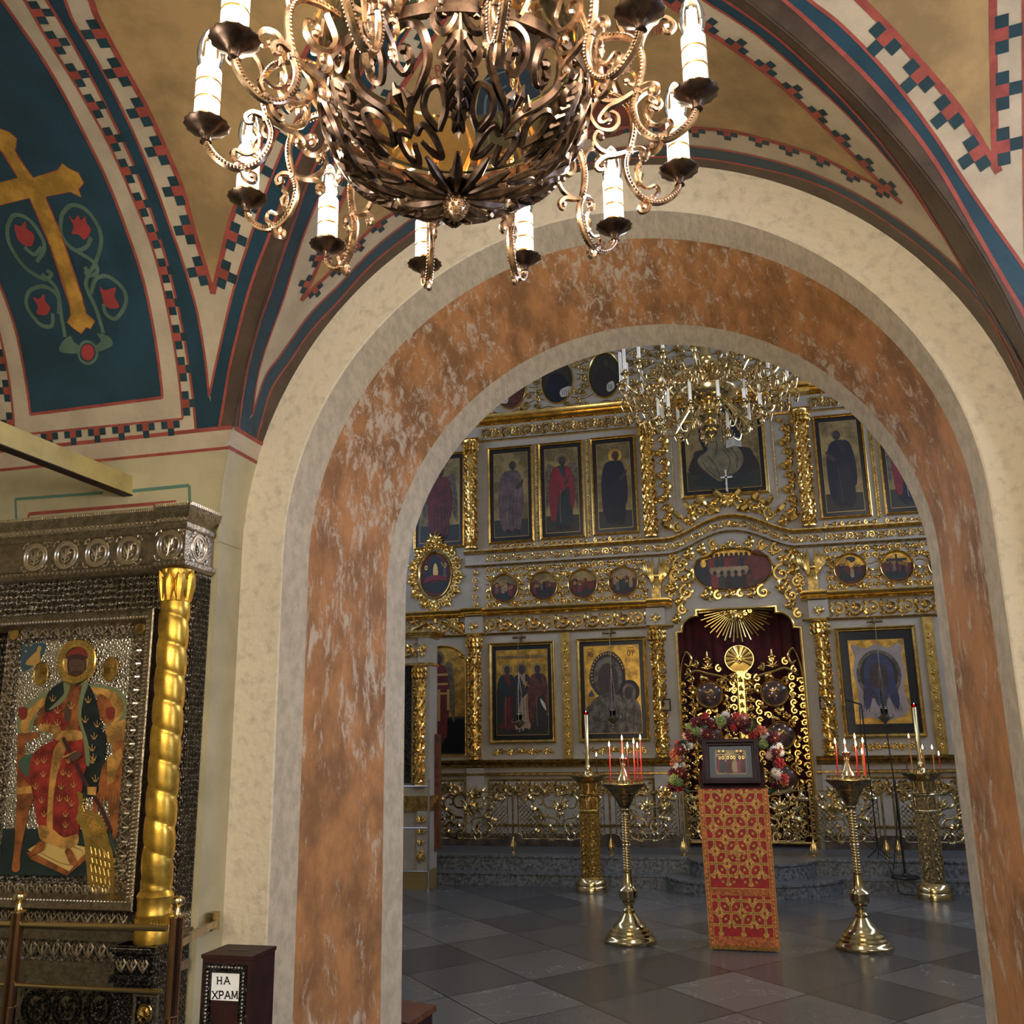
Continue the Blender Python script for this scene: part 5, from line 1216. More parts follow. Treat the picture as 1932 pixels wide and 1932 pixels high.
for a, b in ((-3.42,-2.53),(-2.22,-1.33),(1.02,1.94)):
    m = MB(); c = (a+b)/2; m.tube([FR(c-.38,1.468,.006),FR(c-.2,1.485,.008),FR(c,1.46,.008),FR(c+.2,1.485,.008),FR(c+.38,1.468,.006)], .009, 5); palmette(m, FR, c, 1.47, .08, 7, .01, spread=2.6)
    for s in (-1,1):
        for k in range(4): scroll(m, FR, c+s*(.09+k*.095), 1.475-.01*(k%2), .042, PI/2, s*(1.2 if k%2 else -1.2), .011, .01, 0, 3)
    m.build('under_icon_garland', GOLD, ics, 40)
# top frieze, cornice, crown tier
for a, b, n in ((-3.5,-1.3,12),(.98,3.0,11),(-1.06,-.80,2),(.44,.72,2)):
    m = MB(); rinceau(m, FR, a, b, 5.86, .19, n, w=.01); m.build('top_frieze', GOLDD, ics, 40)
m = MB(); molding(m, -5.6, 5.3, Y3, [(5.73,0),(5.735,.05),(5.75,.06),(5.755,0)]); molding(m, -5.6, 5.3, Y3, [(5.97,0),(5.98,.06),(6.01,.09),(6.03,.08),(6.05,.13),(6.09,.15),(6.10,.15),(6.105,0)])
for x in (-3.64,-1.17,.83): molding(m, x-.13, x+.13, Y3-.09, [(5.73,0),(5.735,.06),(5.755,.08),(5.77,.07),(5.772,0)]); molding(m, x-.14, x+.14, Y3-.09, [(5.97,0),(5.98,.06),(6.03,.08),(6.05,.13),(6.10,.15),(6.105,0)])
m.build('top_cornice', GOLD, ics, 40)
TOP = [(-3.74,6.5),(-3.07,6.53),(-2.39,6.54),(-1.71,6.55)]
m = MB(); rr = random.Random(9)
for j in range(7):
    run = []
    for i in range(82):
        q = (-4.3+.043*i, 6.15+j*.12+.03*sin(i*.65+j*2))
        if i < 81 and all(((q[0]-k[0])/.25)**2+((q[1]-k[1])/.36)**2 > 1 for k in TOP): run.append(FR(q[0],q[1],.002))
        else:
            if len(run) > 1: m.tube(run, .008, 4)
            run = []
for i in range(31):
    for j in range(6):
        u = -4.3+i*.115+rr.uniform(-.02,.02); v = 6.18+j*.125+(.05 if i%2 else 0)+rr.uniform(-.02,.02)
        if any(((u-c[0])/.29)**2+((v-c[1])/.40)**2 < 1 for c in TOP) or u > -.9: continue
        scroll(m, FR, u, v, .055, PI/2*((i+j)%4), (1.25 if (i+j)%2 else -1.25), .012, .012, 0, 3)
m.build('crown_carving', GOLDD, ics, 40)
m = MB()
for j in range(7): m.tube([FR(-.9+.072*i, 6.15+j*.13+.03*sin(i*1.3+j*2), .002) for i in range(41)], .008, 4)
for i in range(24):
    for j in range(7):
        u = -.85+i*.12+rr.uniform(-.03,.03); v = 6.18+j*.125+rr.uniform(-.03,.03); scroll(m, FR, u, v, rr.uniform(.045,.075), PI/2*((i+j)%4), (1.25 if (i+j)%2 else -1.25), .012, .012, 0, 3)
m.build('crown_carving', GOLDD, ics, 40)

# ================================================================ icons of the wall
def dr_one(robe, cloak, d=0, wing=False, halo=DG, h=.88, cx=.5, trim=None, asp=None):
    return lambda p, a: saint(p, cx, .06, h, robe, cloak, d, halo=halo, wing=wing, trim=trim, asp=a)
icon_rect('upper icon of a mauve robed man, right beside the leftmost gilt column', -3.41,-2.76,4.25,5.63,Y3,dr_one(MV,MV,1,asp=1))
icon_rect('upper icon of a winged figure in green and crimson between two saints', -2.68,-2.05,4.26,5.63,Y3,dr_one(BG,CR,.6,True,trim=BF))
icon_rect('upper icon of a navy veiled woman, left of the big seated figure', -1.95,-1.33,4.27,5.64,Y3,dr_one(NV,NV,1,halo=GG))
icon_rect('upper icon of a red cloaked figure cut by the left arch edge', -4.5,-3.75,4.24,5.62,Y3,dr_one(RBN,MR,.5,True,trim=CR))
icon_rect('upper icon of a dark robed figure right of the big seated figure', .98,1.60,4.28,5.66,Y3,dr_one(DH,NV,-1,halo=DG,trim=MV))
icon_rect('upper icon in navy and crimson cut by the right arch edge', 1.75,2.4,4.28,5.66,Y3,dr_one(NV,CR,-.6,True,trim=WS))
def dr_enth(p, a):
    p.lay([(.08,.2),(.1,.42),(.2,.5),(.8,.5),(.92,.4),(.93,.2)], DH); p.lay([(.25,.5),(.25,.95),(.75,.95),(.75,.5)], NV)
    p.lay([(.05,.1),(.3,.04),(.7,.04),(.95,.1),(.7,.2),(.3,.2)], BG); p.ell(.5,.85,.12,.09,DG); p.ell(.5,.85,.055,.06,SK)
    p.lay([(.4,.76),(.32,.7),(.3,.5),(.18,.42),(.16,.34),(.25,.24),(.4,.12),(.48,.1),(.56,.16),(.68,.2),(.78,.32),(.76,.45),(.68,.55),(.66,.7),(.58,.78)], OLV)
    for c in ([(.3,.42),(.4,.3),(.45,.14)],[(.22,.36),(.3,.24),(.42,.14)],[(.5,.5),(.6,.36),(.56,.2)],[(.62,.5),(.7,.38),(.68,.24)],[(.4,.7),(.44,.55),(.4,.42)],[(.55,.7),(.52,.56),(.6,.44)]): p.line(c, .008, DH)
    p.lay([(.56,.5),(.66,.52),(.66,.63),(.57,.61)], WS, 0); p.lay([(.66,.52),(.77,.5),(.77,.61),(.66,.63)], WS, 0)
    for k in range(5): p.line([(.58,.53+k*.016),(.645,.54+k*.016)], .003, DH); p.line([(.68,.53+k*.016),(.755,.52+k*.016)], .003, DH)
icon_rect('large upper icon of a seated figure with open book behind the far chandelier', -.76,.38,4.68,6.0,Y3,dr_enth,.05,ground=.24)
def dr_three(p, a):
    for cx, r, c, d in ((.2,MR,BG,.3),(.5,BF,DH,0),(.81,DH,RBN,-.2)): saint(p, cx, .05, .80, r, c, d, halo=DG, asp=a*.95, trim=BF)
    p.lay(rect(.02,.98,.9,.93), DG, 0)
    for k in range(14): p.line([(.05+k*.065,.9),(.05+k*.065+.02*(k%3),.935)], .005, RBN)
    p.line([(.56,.55),(.6,.62)], .012, TL); p.line([(.54,.6),(.63,.57)], .01, TL); p.lay([(.85,.42),(.93,.36),(.96,.28),(.92,.3),(.86,.37)], WS)
icon_rect('lower icon of three standing saints on bright gold, left of the pewter-covered icon', -3.42,-2.53,1.58,2.89,Y3,dr_three,.05,ground=.22,bgm=GG,lamp=True)
def dr_kazan(p, a):
    p.lay([(-.02,.0),(1.02,.0),(.98,.3),(.86,.4),(.78,.46),(.74,.62),(.7,.8),(.55,.92),(.38,.93),(.2,.85),(.09,.68),(.1,.55),(.2,.46),(.24,.41),(.1,.33),(.0,.27)], PW_)
    p.ell(.42,.66,.32,.27,DH,28); p.ell(.42,.64,.26,.23,PW_,26); p.lay([(.3,.42),(.54,.42),(.6,.56),(.58,.72),(.42,.8),(.27,.72),(.24,.56)], SK); p.ell(.8,.47,.18,.13,DH); p.ell(.79,.45,.12,.11,PW_); p.ell(.78,.45,.07,.075,SK)
    p.lay([(.18,.4),(.42,.46),(.62,.4),(.66,.2),(.6,.0),(.0,.0),(.02,.25)], PW_); p.lay([(.62,.34),(.78,.38),(.95,.34),(1,.0),(.62,.0)], PW_)
    for x in (.33,.49): p.line([(x-.05,.62),(x,.635),(x+.05,.62)], .007, DH)
    p.line([(.41,.62),(.4,.54),(.43,.53)], .006, DH); p.line([(.38,.49),(.45,.49)], .006, DH)
    for i in range(20): A = PI*.1+PI*1.0*i/19; p.ell(.42+.29*cos(A), .66+.25*sin(A), .012,.01,TL,8)
    for c in ([(.2,.36),(.25,.2),(.2,.02)],[(.36,.42),(.36,.2),(.4,.02)],[(.56,.36),(.5,.2),(.52,.02)],[(.72,.3),(.7,.15),(.74,.02)],[(.86,.3),(.86,.15),(.84,.02)]): p.line(c, .007, DH)
    p.lay([(.05,.42),(.12,.5),(.17,.42)], SLB, 0)
    for o, txt in (((.07,.87),'МР'),((.79,.87),'ОУ')):
        for i, c in enumerate(txt):
            for s in GL[c]: p.line([(o[0]+(i*1.3+x)*.055, o[1]+y*.075) for x,y in s], .008, RBN)
        p.line([(o[0]+.01,o[1]+.095),(o[0]+.11,o[1]+.10)], .006, RBN)
icon_rect('lower icon of a veiled mother and child in pewter cover on bright gold', -2.23,-1.32,1.58,2.90,Y3,dr_kazan,.05,ground=0,bgm=GG,lamp=True)
def dr_cloth(p, a):
    p.lay([(.04,.93),(.1,.95),(.3,.9),(.5,.95),(.7,.9),(.9,.95),(.97,.9),(.93,.8),(.98,.6),(.92,.4),(.97,.2),(.9,.1),(.7,.05),(.5,.03),(.25,.08),(.12,.05),(.07,.15),(.1,.4),(.04,.6),(.09,.8)], CLO)
    p.ell(.5,.58,.40,.30,PW_,28); p.ell(.5,.58,.34,.255,DH,26); p.ell(.5,.60,.27,.23,SLB,26)
    p.lay([(.36,.66),(.5,.72),(.64,.66),(.66,.5),(.6,.38),(.5,.34),(.4,.38),(.34,.5)], SK)
    p.lay([(.25,.6),(.33,.5),(.36,.36),(.30,.22),(.22,.16),(.2,.2),(.18,.3),(.22,.45)], SLB); p.lay([(.75,.6),(.67,.5),(.64,.36),(.70,.22),(.78,.16),(.8,.2),(.82,.3),(.78,.45)], SLB)
    p.lay([(.38,.44),(.5,.4),(.62,.44),(.62,.32),(.56,.2),(.5,.24),(.44,.2),(.38,.32)], SLB)
    for x in (.42,.58): p.line([(x-.06,.565),(x,.58),(x+.06,.565)], .009, DH); p.line([(x-.06,.6),(x,.615),(x+.05,.605)], .006, DH)
    p.line([(.5,.58),(.49,.5),(.52,.48)], .008, DH); p.line([(.45,.435),(.55,.435)], .008, MR)
    for s in (-1,1): 
        for k in range(3): p.line([(.5+s*(.27+.02*k),.42),(.5+s*(.2+.05*k),.28),(.5+s*(.24+.05*k),.14)], .006, SK)
icon_rect('lower icon of a blue bearded face on cloth, right of the gates', 1.01,1.94,1.58,2.90,Y3,dr_cloth,.05,ground=0,bgm=GG,border=.1,lamp=True)
# arched side-door icon
ad = thing('icon_painting', (-4.1, Y3, 1.42), 'arched icon of a red robed winged figure behind the tall icon case', 'icon')
fr = Fr((0,Y3,0)); prof = [(-4.46,1.43),(-3.745,1.43),(-3.745,2.72),(-3.80,2.74)] + [(-4.10+.34*cos(a), 2.70+.19*sin(a)) for a in [PI*i/12 for i in range(1,12)]] + [(-4.40,2.74),(-4.46,2.72)]
m = MB(); m.sweep(fr, prof, [(0,0),(0,.04),(.01,.045),(.02,.03),(.03,.01)]); m.build('frame', GOLD, ad, 30)
p = Px(Fr((0,Y3-.006,0)), -4.44,-3.77,1.46,2.86); p.m.poly(p.fr, [(min(max(u,-4.44),-3.77), v) for u,v in prof], 0, GG); p.lay(rect(.0,1,.0,.32), BK, 0); p.lay(rect(0,1,.32,.34), SO, 0)
saint(p, .45, .12, .86, MR, MR, .2, wing=True, halo=DG, asp=1.6, trim=TL)
for k in range(3): p.line([(.27,.74-k*.09),(.65,.74-k*.09)], .03, TL)
p.line([(.46,.6),(.46,.3)], .04, TL); p.line([(.66,.6),(.66,.4)], .04, TL); p.m.build('painting', IP, ad, 0)
# round and oval icons
def med(label, cx, cz, rx, rz, draw, group, y=Y3, bg=RBN, fw=.022, shape=None, nm='medallion_icon'):
    t = thing(nm, (cx,y,cz), label, 'icon', group); P = shape or ell(cx,cz,rx,rz,36); fr = Fr((0,y,0))
    m = MB(); m.sweep(fr, P, [(-.006,0),(-.006,.03),(.002,.04),(.010,.036),(fw*.8,.02),(fw,.008)]); m.build('frame', GOLD, t, 40)
    p = Px(Fr((0,y-.004,0)), cx-rx, cx+rx, cz-rz, cz+rz); p.m.poly(p.fr, P, 0, bg); draw(p); p.m.build('painting', IP, t, 0); return t
def crowd(seed, sky=GG, skyh=.62, n=6):
    def f(p):
        r = random.Random(seed); p.lay([(.08,skyh),(.25,skyh+.1),(.4,skyh-.02),(.6,skyh+.08),(.75,skyh),(.93,skyh),(.86,.82),(.7,.95),(.5,.985),(.3,.95),(.14,.82)], sky)
        p.lay([(.14,.3),(.3,.5),(.5,.42),(.7,.52),(.86,.3),(.7,.14),(.3,.14)], BG if seed%2 else DH)
        for i in range(n):
            x = .2+.6*(i+.5)/n+r.uniform(-.04,.04); y = .22+r.uniform(0,.22); h = r.uniform(.26,.36); c = r.choice((MR,CR,NV,BG,MV,BF,RBN)); 
            p.lay([(x-.05,y),(x-.055,y+h*.6),(x-.02,y+h*.8),(x+.02,y+h*.8),(x+.055,y+h*.6),(x+.05,y)], c); p.ell(x,y+h*.9,.045,.05,GG,10); p.ell(x,y+h*.9,.026,.032,SK,8)
    return f
for (c, lb, sd) in zip(MED, ('round icon nearest the left gilt column, first of the four in a row','round icon, second from the left gilt column in the row of four','round icon, third from the left gilt column in the row of four','round icon beside the left winged carving, last in the row of four'), (3,4,7,8)):
    med(lb, c[0], c[1], .2, .2, crowd(sd, DG if sd != 8 else BF), 'round feast icons of the middle tier')
def tree_(p): crowd(11)(p); p.lay([(.45,.7),(.4,.85),(.55,.9),(.68,.82),(.6,.7)], BG); p.lay([(.5,.55),(.6,.6),(.66,.75),(.55,.7),(.45,.8),(.42,.68)], GG)
def cross_(p): crowd(13, GG)(p); p.line([(.2,.72),(.8,.72)], .03, DH); p.line([(.5,.9),(.5,.25)], .022, DH)
med('round icon with gold sky and a tree, right of the doorway', 1.27,3.63,.2,.2,tree_,'round feast icons of the middle tier')
med('round icon with a dark cross on gold, second right of the doorway', 1.82,3.63,.2,.2,cross_,'round feast icons of the middle tier')
med('round dark icon half hidden by the right edge of the arch', 2.37,3.63,.2,.2,crowd(15,DG),'round feast icons of the middle tier')
def prophet(c, s, scroll_=True):
    def f(p):
        p.lay([(.12,.2),(.2,.5),(.36,.66),(.62,.66),(.8,.5),(.9,.24),(.7,.06),(.5,.02),(.3,.06)], c); p.ell(.5+s*.06,.78,.13,.12,DH); p.ell(.5+s*.08,.77,.09,.09,SK)
        if scroll_: p.lay([(.5+s*.1,.3),(.5+s*.4,.36),(.5+s*.44,.2),(.5+s*.12,.14)], WS); [p.line([(.5+s*(.15+.06*k),.3),(.5+s*(.16+.06*k),.18)], .006, DH) for k in range(4)]
    return f
for (c, lb, co, s) in zip(TOP, ('oval top icon in red, lowest and almost hidden by the arch','oval top icon in brown, mostly cut off by the arch','oval top icon of a navy robed figure with white scroll','oval top icon with white scroll beside the far chandelier candles'), (CR,RBN,NV,DH), (-1,-1,1,.6)):
    med(lb, c[0], c[1], .235, .34, prophet(co, s), 'oval prophet icons of the top tier', bg=SO)
# oval icon in a heavy carved frame at far left
t = med('tall oval icon in a heavy carved gilt wreath at far left', -4.19,3.87,.245,.33,lambda p: (crowd(21,RBN,.6)(p), p.lay([(.3,.5),(.36,.8),(.5,.92),(.64,.8),(.7,.5)], BG), p.lay([(.44,.5),(.46,.72),(.54,.72),(.58,.5)], TL), p.lay([(.2,.44),(.5,.5),(.82,.44),(.82,.36),(.5,.4),(.2,.34)], CR)), None, fw=.03)
m = MB(); m.tube([FR(-4.19+.31*cos(q), 3.87+.40*sin(q), .01) for q in [2*PI*i/40 for i in range(41)]], .02, 6); m.tube([FR(-4.19,3.47,.01),FR(-4.19,3.2,.02)], .03, 6); cartouche_ring(m, Fr((0,Y3,0)), -4.19, 3.87, .31, .40, .15, 26, w=.02); cartouche_ring(m, Fr((0,Y3,0)), -4.19, 3.87, .27, .355, .10, 24, w=.03); palmette(m, Fr((0,Y3,0)), -4.19, 4.33, .17, 7, .03)
for i in range(7):
    for s in (-1,1): scroll(m, Fr((0,Y3,0)), -4.19+s*(.06+.055*i)*(1 if i < 5 else .8), 3.36-.035*i*(1 if i < 4 else .6), .05, PI/2, s*1.2, .014, .02, 0, 4)
for s in (-1,1): m.tube([FR(-4.19+s*.1,3.2,.02), FR(-4.19+s*.3,3.12,.03), FR(-4.19+s*.46,3.0,.02)], [.02,.03,.01], 6)
m.build('carved_wreath', GOLD, t, 40)
# supper scene in a lobed frame over the doors
SH = crom([(-.67,3.70),(-.60,3.86),(-.46,3.90),(-.36,3.97),(-.16,3.99),(.04,3.97),(.14,3.90),(.28,3.86),(.34,3.70),(.26,3.54),(.08,3.45),(-.16,3.43),(-.40,3.45),(-.58,3.54)], 4, True)[::-1]; SH = SH[::-1]
ar = sum(a[0]*b[1]-b[0]*a[1] for a, b in zip(SH, SH[1:]+SH[:1]));  SH = SH if ar > 0 else SH[::-1]
def supper(p):
    p.lay([(.1,.7),(.3,.8),(.7,.8),(.9,.7),(.8,.9),(.5,.97),(.2,.9)], GG); p.lay([(.72,.3),(.74,.88),(.9,.82),(.95,.5),(.9,.3)], MR); p.lay([(.05,.3),(.05,.6),(.12,.75),(.2,.6),(.2,.3)], NV); p.ell(.15,.66,.035,.08,GG)
    p.ell(.46,.5,.24,.2,BF); r = random.Random(5)
    for i in range(8):
        x = .26+.06*i; p.lay([(x-.03,.58),(x-.03,.72),(x,.78),(x+.03,.72),(x+.03,.58)], r.choice((MR,NV,BG,RBN,CR))); p.ell(x,.83,.022,.055,DH,10)
    for i in range(7):
        x = .2+.085*i; p.lay([(x-.04,.12),(x-.045,.3),(x,.38),(x+.045,.3),(x+.04,.12)], r.choice((CR,NV,BG,DH,RBN))); p.ell(x,.43,.024,.055,DH,10)
t = med('wide lobed icon of a table gathering with gold sky over the red doorway', -.165,3.71,.52,.29,supper,None,fw=.026,shape=SH)
F3 = Fr((0,Y3,0))
for s in (-1,1):
    Q = lambda u: X0+s*u; m = MB()
    for cx, cz, R, tn in ((.60,3.62,.09,1.3),(.66,3.80,.085,-1.3),(.56,3.94,.06,1.2),(.74,3.66,.06,-1.2),(.40,4.0,.05,1.2),(.22,4.05,.05,-1.2),(.60,3.44,.08,-1.3),(.70,3.34,.07,1.3),(.66,3.22,.055,-1.2),(.76,3.10,.05,1.2),(.36,3.40,.07,1.2),(.20,3.38,.05,-1.2),(.08,3.39,.04,1.1),(.78,3.5,.05,1.2)): scroll(m, F3, Q(cx), cz, R*1.35, PI/2, s*tn, .02, .02, 0, 5)
    m.build('carved_wreath', GOLD, t, 40)
m = MB(); palmette(m, F3, X0, 4.02, .1, 7, .02); m.build('carved_palmette', GOLD, t, 40); m = MB(); palmette(m, F3, X0, 3.42, .09, 7, .02, base=-PI/2); m.build('carved_palmette', GOLD, t, 40)
# winged carved heads flanking the arch, with book-like bases
for s, lb in ((-1,'gilt winged carving with book at the left springing of the doorway crown'),(1,'gilt winged carving with book at the right springing of the doorway crown')):
    x = X0+s*.97; t = thing('winged_carving', (x, Y3-.12, 3.36), lb, 'carving'); F4 = Fr((x,Y3-.08,0)); m = MB()
    m.blob(F4(0,3.66,.05), .045, 0, 8); m.lathe([(.07,3.5),(.06,3.58),(.03,3.63)], (x,Y3-.13,0), 10)
    m.build('bust', GOLD, t, 50)
    for q in (-1,1):
        m = MB()
        for k in range(6): leaf(m, F4, q*.04, 3.50+.02*k, PI/2-q*(.12+.14*k), .42-.04*k, .065, .02, 0, .12*q)
        m.build('wing', GOLD, t, 50)
    m = MB(); m.fbox(F4, -.07, .05, 3.37, 3.52, .0, .07); m.fbox(F4, -.11, .11, 3.352, 3.37, -.02, .1); m.build('book', GOLDD, t, 0)
for s in (-1,1):
    m = MB()
    for k in range(9):
        z = 3.42+.062*k; scroll(m, FR, X0+s*(.80+.05*sin(k*1.3)), z, .05, PI/2*k, (1.25 if k%2 else -1.25)*s, .014, .012, 0, 5)
    for k in range(6): scroll(m, FR, X0+s*(.10+.13*k), 4.10+.0*k+(.02 if k > 4 else .0)-.10-.018*k*k*.55, .045, PI/2*k, (1.25 if k%2 else -1.25)*s, .013, .02, 0, 4)
    m.build('spandrel_carving', GOLD, ics, 40)
# small dark framed icons hung on the inner columns
for x, z, lb in ((-1.06,1.86,'tiny dark framed icon hung on the column left of the gates'),(.78,1.86,'tiny dark framed icon hung on the column right of the gates')):
    q = at(1258,1330,Y3-.15) if x < 0 else at(1554,1326,Y3-.15)
    t = thing('framed_icon', (q.x,Y3-.145,q.z), lb, 'icon'); m = MB(); m.sweep(Fr((q.x,Y3-.145,q.z)), rect(-.05,.05,-.075,.075), [(0,-.012),(0,.012),(.012,.012),(.016,.004)]); m.build('frame', DKWOOD, t, 0)
    m = MB(); m.fbox(Fr((q.x,Y3-.145,q.z)), -.036,.036,-.06,.06,-.004,.003); m.build('print', IP[BF], t, 0)

# ================================================================ royal gates, curtain, sunburst
cu = MB(); n = 60; vs = []
for i in range(n+1):
    x = -1.1+1.9*i/n
    for z in (.31,3.4): vs.append((x, Y3+.32+.02*sin(i*1.1)+.01*sin(i*2.7), z))
cu.add(vs, [(2*i,2*i+2,2*i+3,2*i+1) for i in range(n)]); cu.build('curtain', VELVET, None, 60); tag(bpy.data.objects['curtain'], 'dark red velvet curtain hanging behind the gilt gates', 'curtain')
sb = thing('sunburst', (X0,Y3-.0,3.21), 'gilt half sunburst of thin rays at the head of the red doorway', 'carving'); F5 = Fr((X0,Y3+.06,3.2)); 
for i in range(27):
    A = PI+PI*(i+.5)/27; L = .40 if i%2 else .455; m = MB(); 
    m.tube([F5(.13*cos(A),.10*sin(A),.03), F5(L*1.02*cos(A),L*.92*sin(A),.02)], [.005,.011], 5); m.build('ray', GOLD, sb, 50)
m = MB(); palmette(m, F5, 0, -.02, .17, 9, .04, base=-PI/2, spread=2.9)
for s in (-1,1): 
    for k in range(3): scroll(m, F5, s*(.06+.06*k), -.03-.03*(2-k), .035, PI/2, s*1.2, .012, .05, 0, 3)
m.build('cloud_carving', GOLD, sb, 50)
YG = Y3+.08; FG = Fr((0,YG,0))
def gate(s, lb):
    t = thing('gate_leaf', (X0+s*.39, YG, .31), lb, 'gate'); Q = lambda u: X0+s*u
    m = MB()
    OUT = [(.76,.33),(.76,2.66),(.70,2.78),(.62,2.72),(.66,2.60),(.60,2.50),(.50,2.46),(.40,2.52),(.30,2.44),(.22,2.38),(.12,2.44),(.03,2.5)]
    m.tube([FG(Q(u),v,0) for u,v in [(.765,.33),(.765,2.3)]], .018, 6)
    m.tube([FG(Q(u),v,0) for u,v in crom([(.765,2.2),(.74,2.5),(.67,2.68),(.60,2.60),(.63,2.50),(.69,2.53)],5)], .017, 6)
    m.tube([FG(Q(u),v,0) for u,v in crom([(.70,2.35),(.56,2.44),(.40,2.40),(.24,2.36),(.12,2.30),(.05,2.38)],5)], .017, 6)
    m.tube([FG(Q(.05),.33,0), FG(Q(.05),2.4,0)], .014, 6); m.tube([FG(Q(.05),.36,0), FG(Q(.765),.36,0)], .016, 6); m.build('gate_frame', GOLD, t, 50)
    m = MB(); MC = [(.40,2.14),(.44,1.62),(.43,1.10)]; rr = random.Random(17)
    for i in range(7):
        for j in range(20):
            u = .10+i*.105; v = .44+j*.102+(.05 if i%2 else 0)
            if v > 2.36 or any(math.hypot(u-c[0], v-c[1]) < .21 for c in MC): continue
            k = s*(1 if (i+j)%2 else -1); scroll(m, FG, Q(u), v, .05, PI/2*((i+2*j)%4), k*1.25, .0125, 0, 0, 4)
    for c in MC:
        for i in range(12): A = 2*PI*i/12; leaf(m, FG, Q(c[0])+.185*cos(A), c[1]+.185*sin(A), A+(.9 if i%2 else -.9), .10, .045, 0)
    for u, v, R, tn in ((.40,2.56,.04,1.2),(.56,2.52,.05,1.2),(.26,2.46,.05,-1.2),(.66,2.42,.05,1.1)): scroll(m, FG, Q(u), v, R, PI/2, s*tn, .014, 0, 0, 4)
    palmette(m, FG, Q(.40), 2.46, .11, 5, .01); m.blob(FG(Q(.40),2.60,.01), .03, 0, 7); m.tube([FG(Q(.40),2.6,.01), FG(Q(.40),2.68,.01)], [.016,.008], 6); m.blob(FG(Q(.365),2.585,.01), .02, 0, 6); m.blob(FG(Q(.435),2.585,.01), .02, 0, 6)
    m.build('gate_scrollwork', GOLD, t, 50)
    for k, c in enumerate(MC):
        fr = Fr(FG(Q(c[0]),c[1],.01)); m = MB(); m.sweep(fr, ell(0,0,.175,.175,30), [(0,0),(0,.02),(.008,.028),(.016,.02),(.024,.004)]); mf = m.build('medallion_frame', GOLD, t, 40)
        p = Px(fr, -.155,.155,-.155,.155); m = p.m
        rings = [(.155,.002),(.12,.018),(.08,.028),(.04,.033),(.0,.035)]
        vs = []; 
        for r, w in rings:
            for j in range(22): A = 2*PI*j/22; vs.append(fr(r*cos(A), r*sin(A), w))
        m.add(vs, [(a*22+j, a*22+(j+1)%22, (a+1)*22+(j+1)%22, (a+1)*22+j) for a in range(4) for j in range(22)], 0)
        def onb(u, v): r = math.hypot(u,v); return .035-.033*(r/.155)**2+.0015
        for P, mi in (([(-.07,.06),(-.02,.11),(.03,.07),(.01,.03),(-.03,.02)],1),([(.03,.05),(.07,.09),(.09,.05),(.06,.02)],1),([(-.1,-.08),(-.02,-.02),(.08,-.06),(.06,-.11),(-.06,-.12)],2),([(-.04,-.05),(-.01,.02),(.03,.02),(.04,-.05)],3)):
            P = crom(P,3,True); m.add([fr(u,v,onb(u,v)) for u,v in P], [tuple(range(len(P)))], mi)
        m.build('medallion_painting', [M('glossy umber medallion', (86,62,54), .12, .3, var=.3, vscale=9, coat=.8) if 'glossy umber medallion' not in MATS else MATS['glossy umber medallion'], IP[GG], IP[RBN], IP[MR]], mf, 60)
    return t
gate(-1, 'left leaf of the openwork gilt gates, lower half hidden behind the flowers')
gate(1, 'right leaf of the openwork gilt gates with three stacked round pictures')
t = thing('gate_pillar', (X0,YG-.03,.31), 'gilt meeting pillar of the gates topped with a round shell fan', 'gate'); m = MB(); F6 = Fr((X0,YG-.02,0))
m.box(X0-.04,X0+.04,YG-.05,YG,.31,2.42)
for i in range(18): leaf(m, Fr((X0,YG-.05,0)), -.02, .5+i*.105, 1.0, .07, .04, .004); leaf(m, Fr((X0,YG-.05,0)), .02, .5+i*.105, PI-1.0, .07, .04, .004)
for s in (-1,1): scroll(m, F6, s*.09, 2.36, .06, PI/2, s*1.3, .018, .02, 0, 4); scroll(m, F6, s*.075, 2.2, .04, PI/2, -s*1.2, .012, .02, 0, 3)
m.build('pillar_shaft', GOLD, t, 40); m = MB()
for i in range(11): A = math.radians(-30+i*24); m.tube([F6(.05*cos(A), 2.57+.05*sin(A), .035), F6(.165*cos(A), 2.57+.165*sin(A), .025)], [.008,.022], 6)
m.lathe([(.175,.0),(.172,.012),(.09,.022),(.001,.03)], fr=Fr(F6(0,2.57,0),(1,0,0),(0,0,1),(0,-1,0)), n=30); m.sweep(F6, ell(0,2.57,.185,.175,30), [(0,.02),(.004,.035),(.014,.035),(.02,.02)]); palmette(m, F6, 0, 2.52, .10, 7, .05); m.build('shell_fan', GOLD, t, 50)
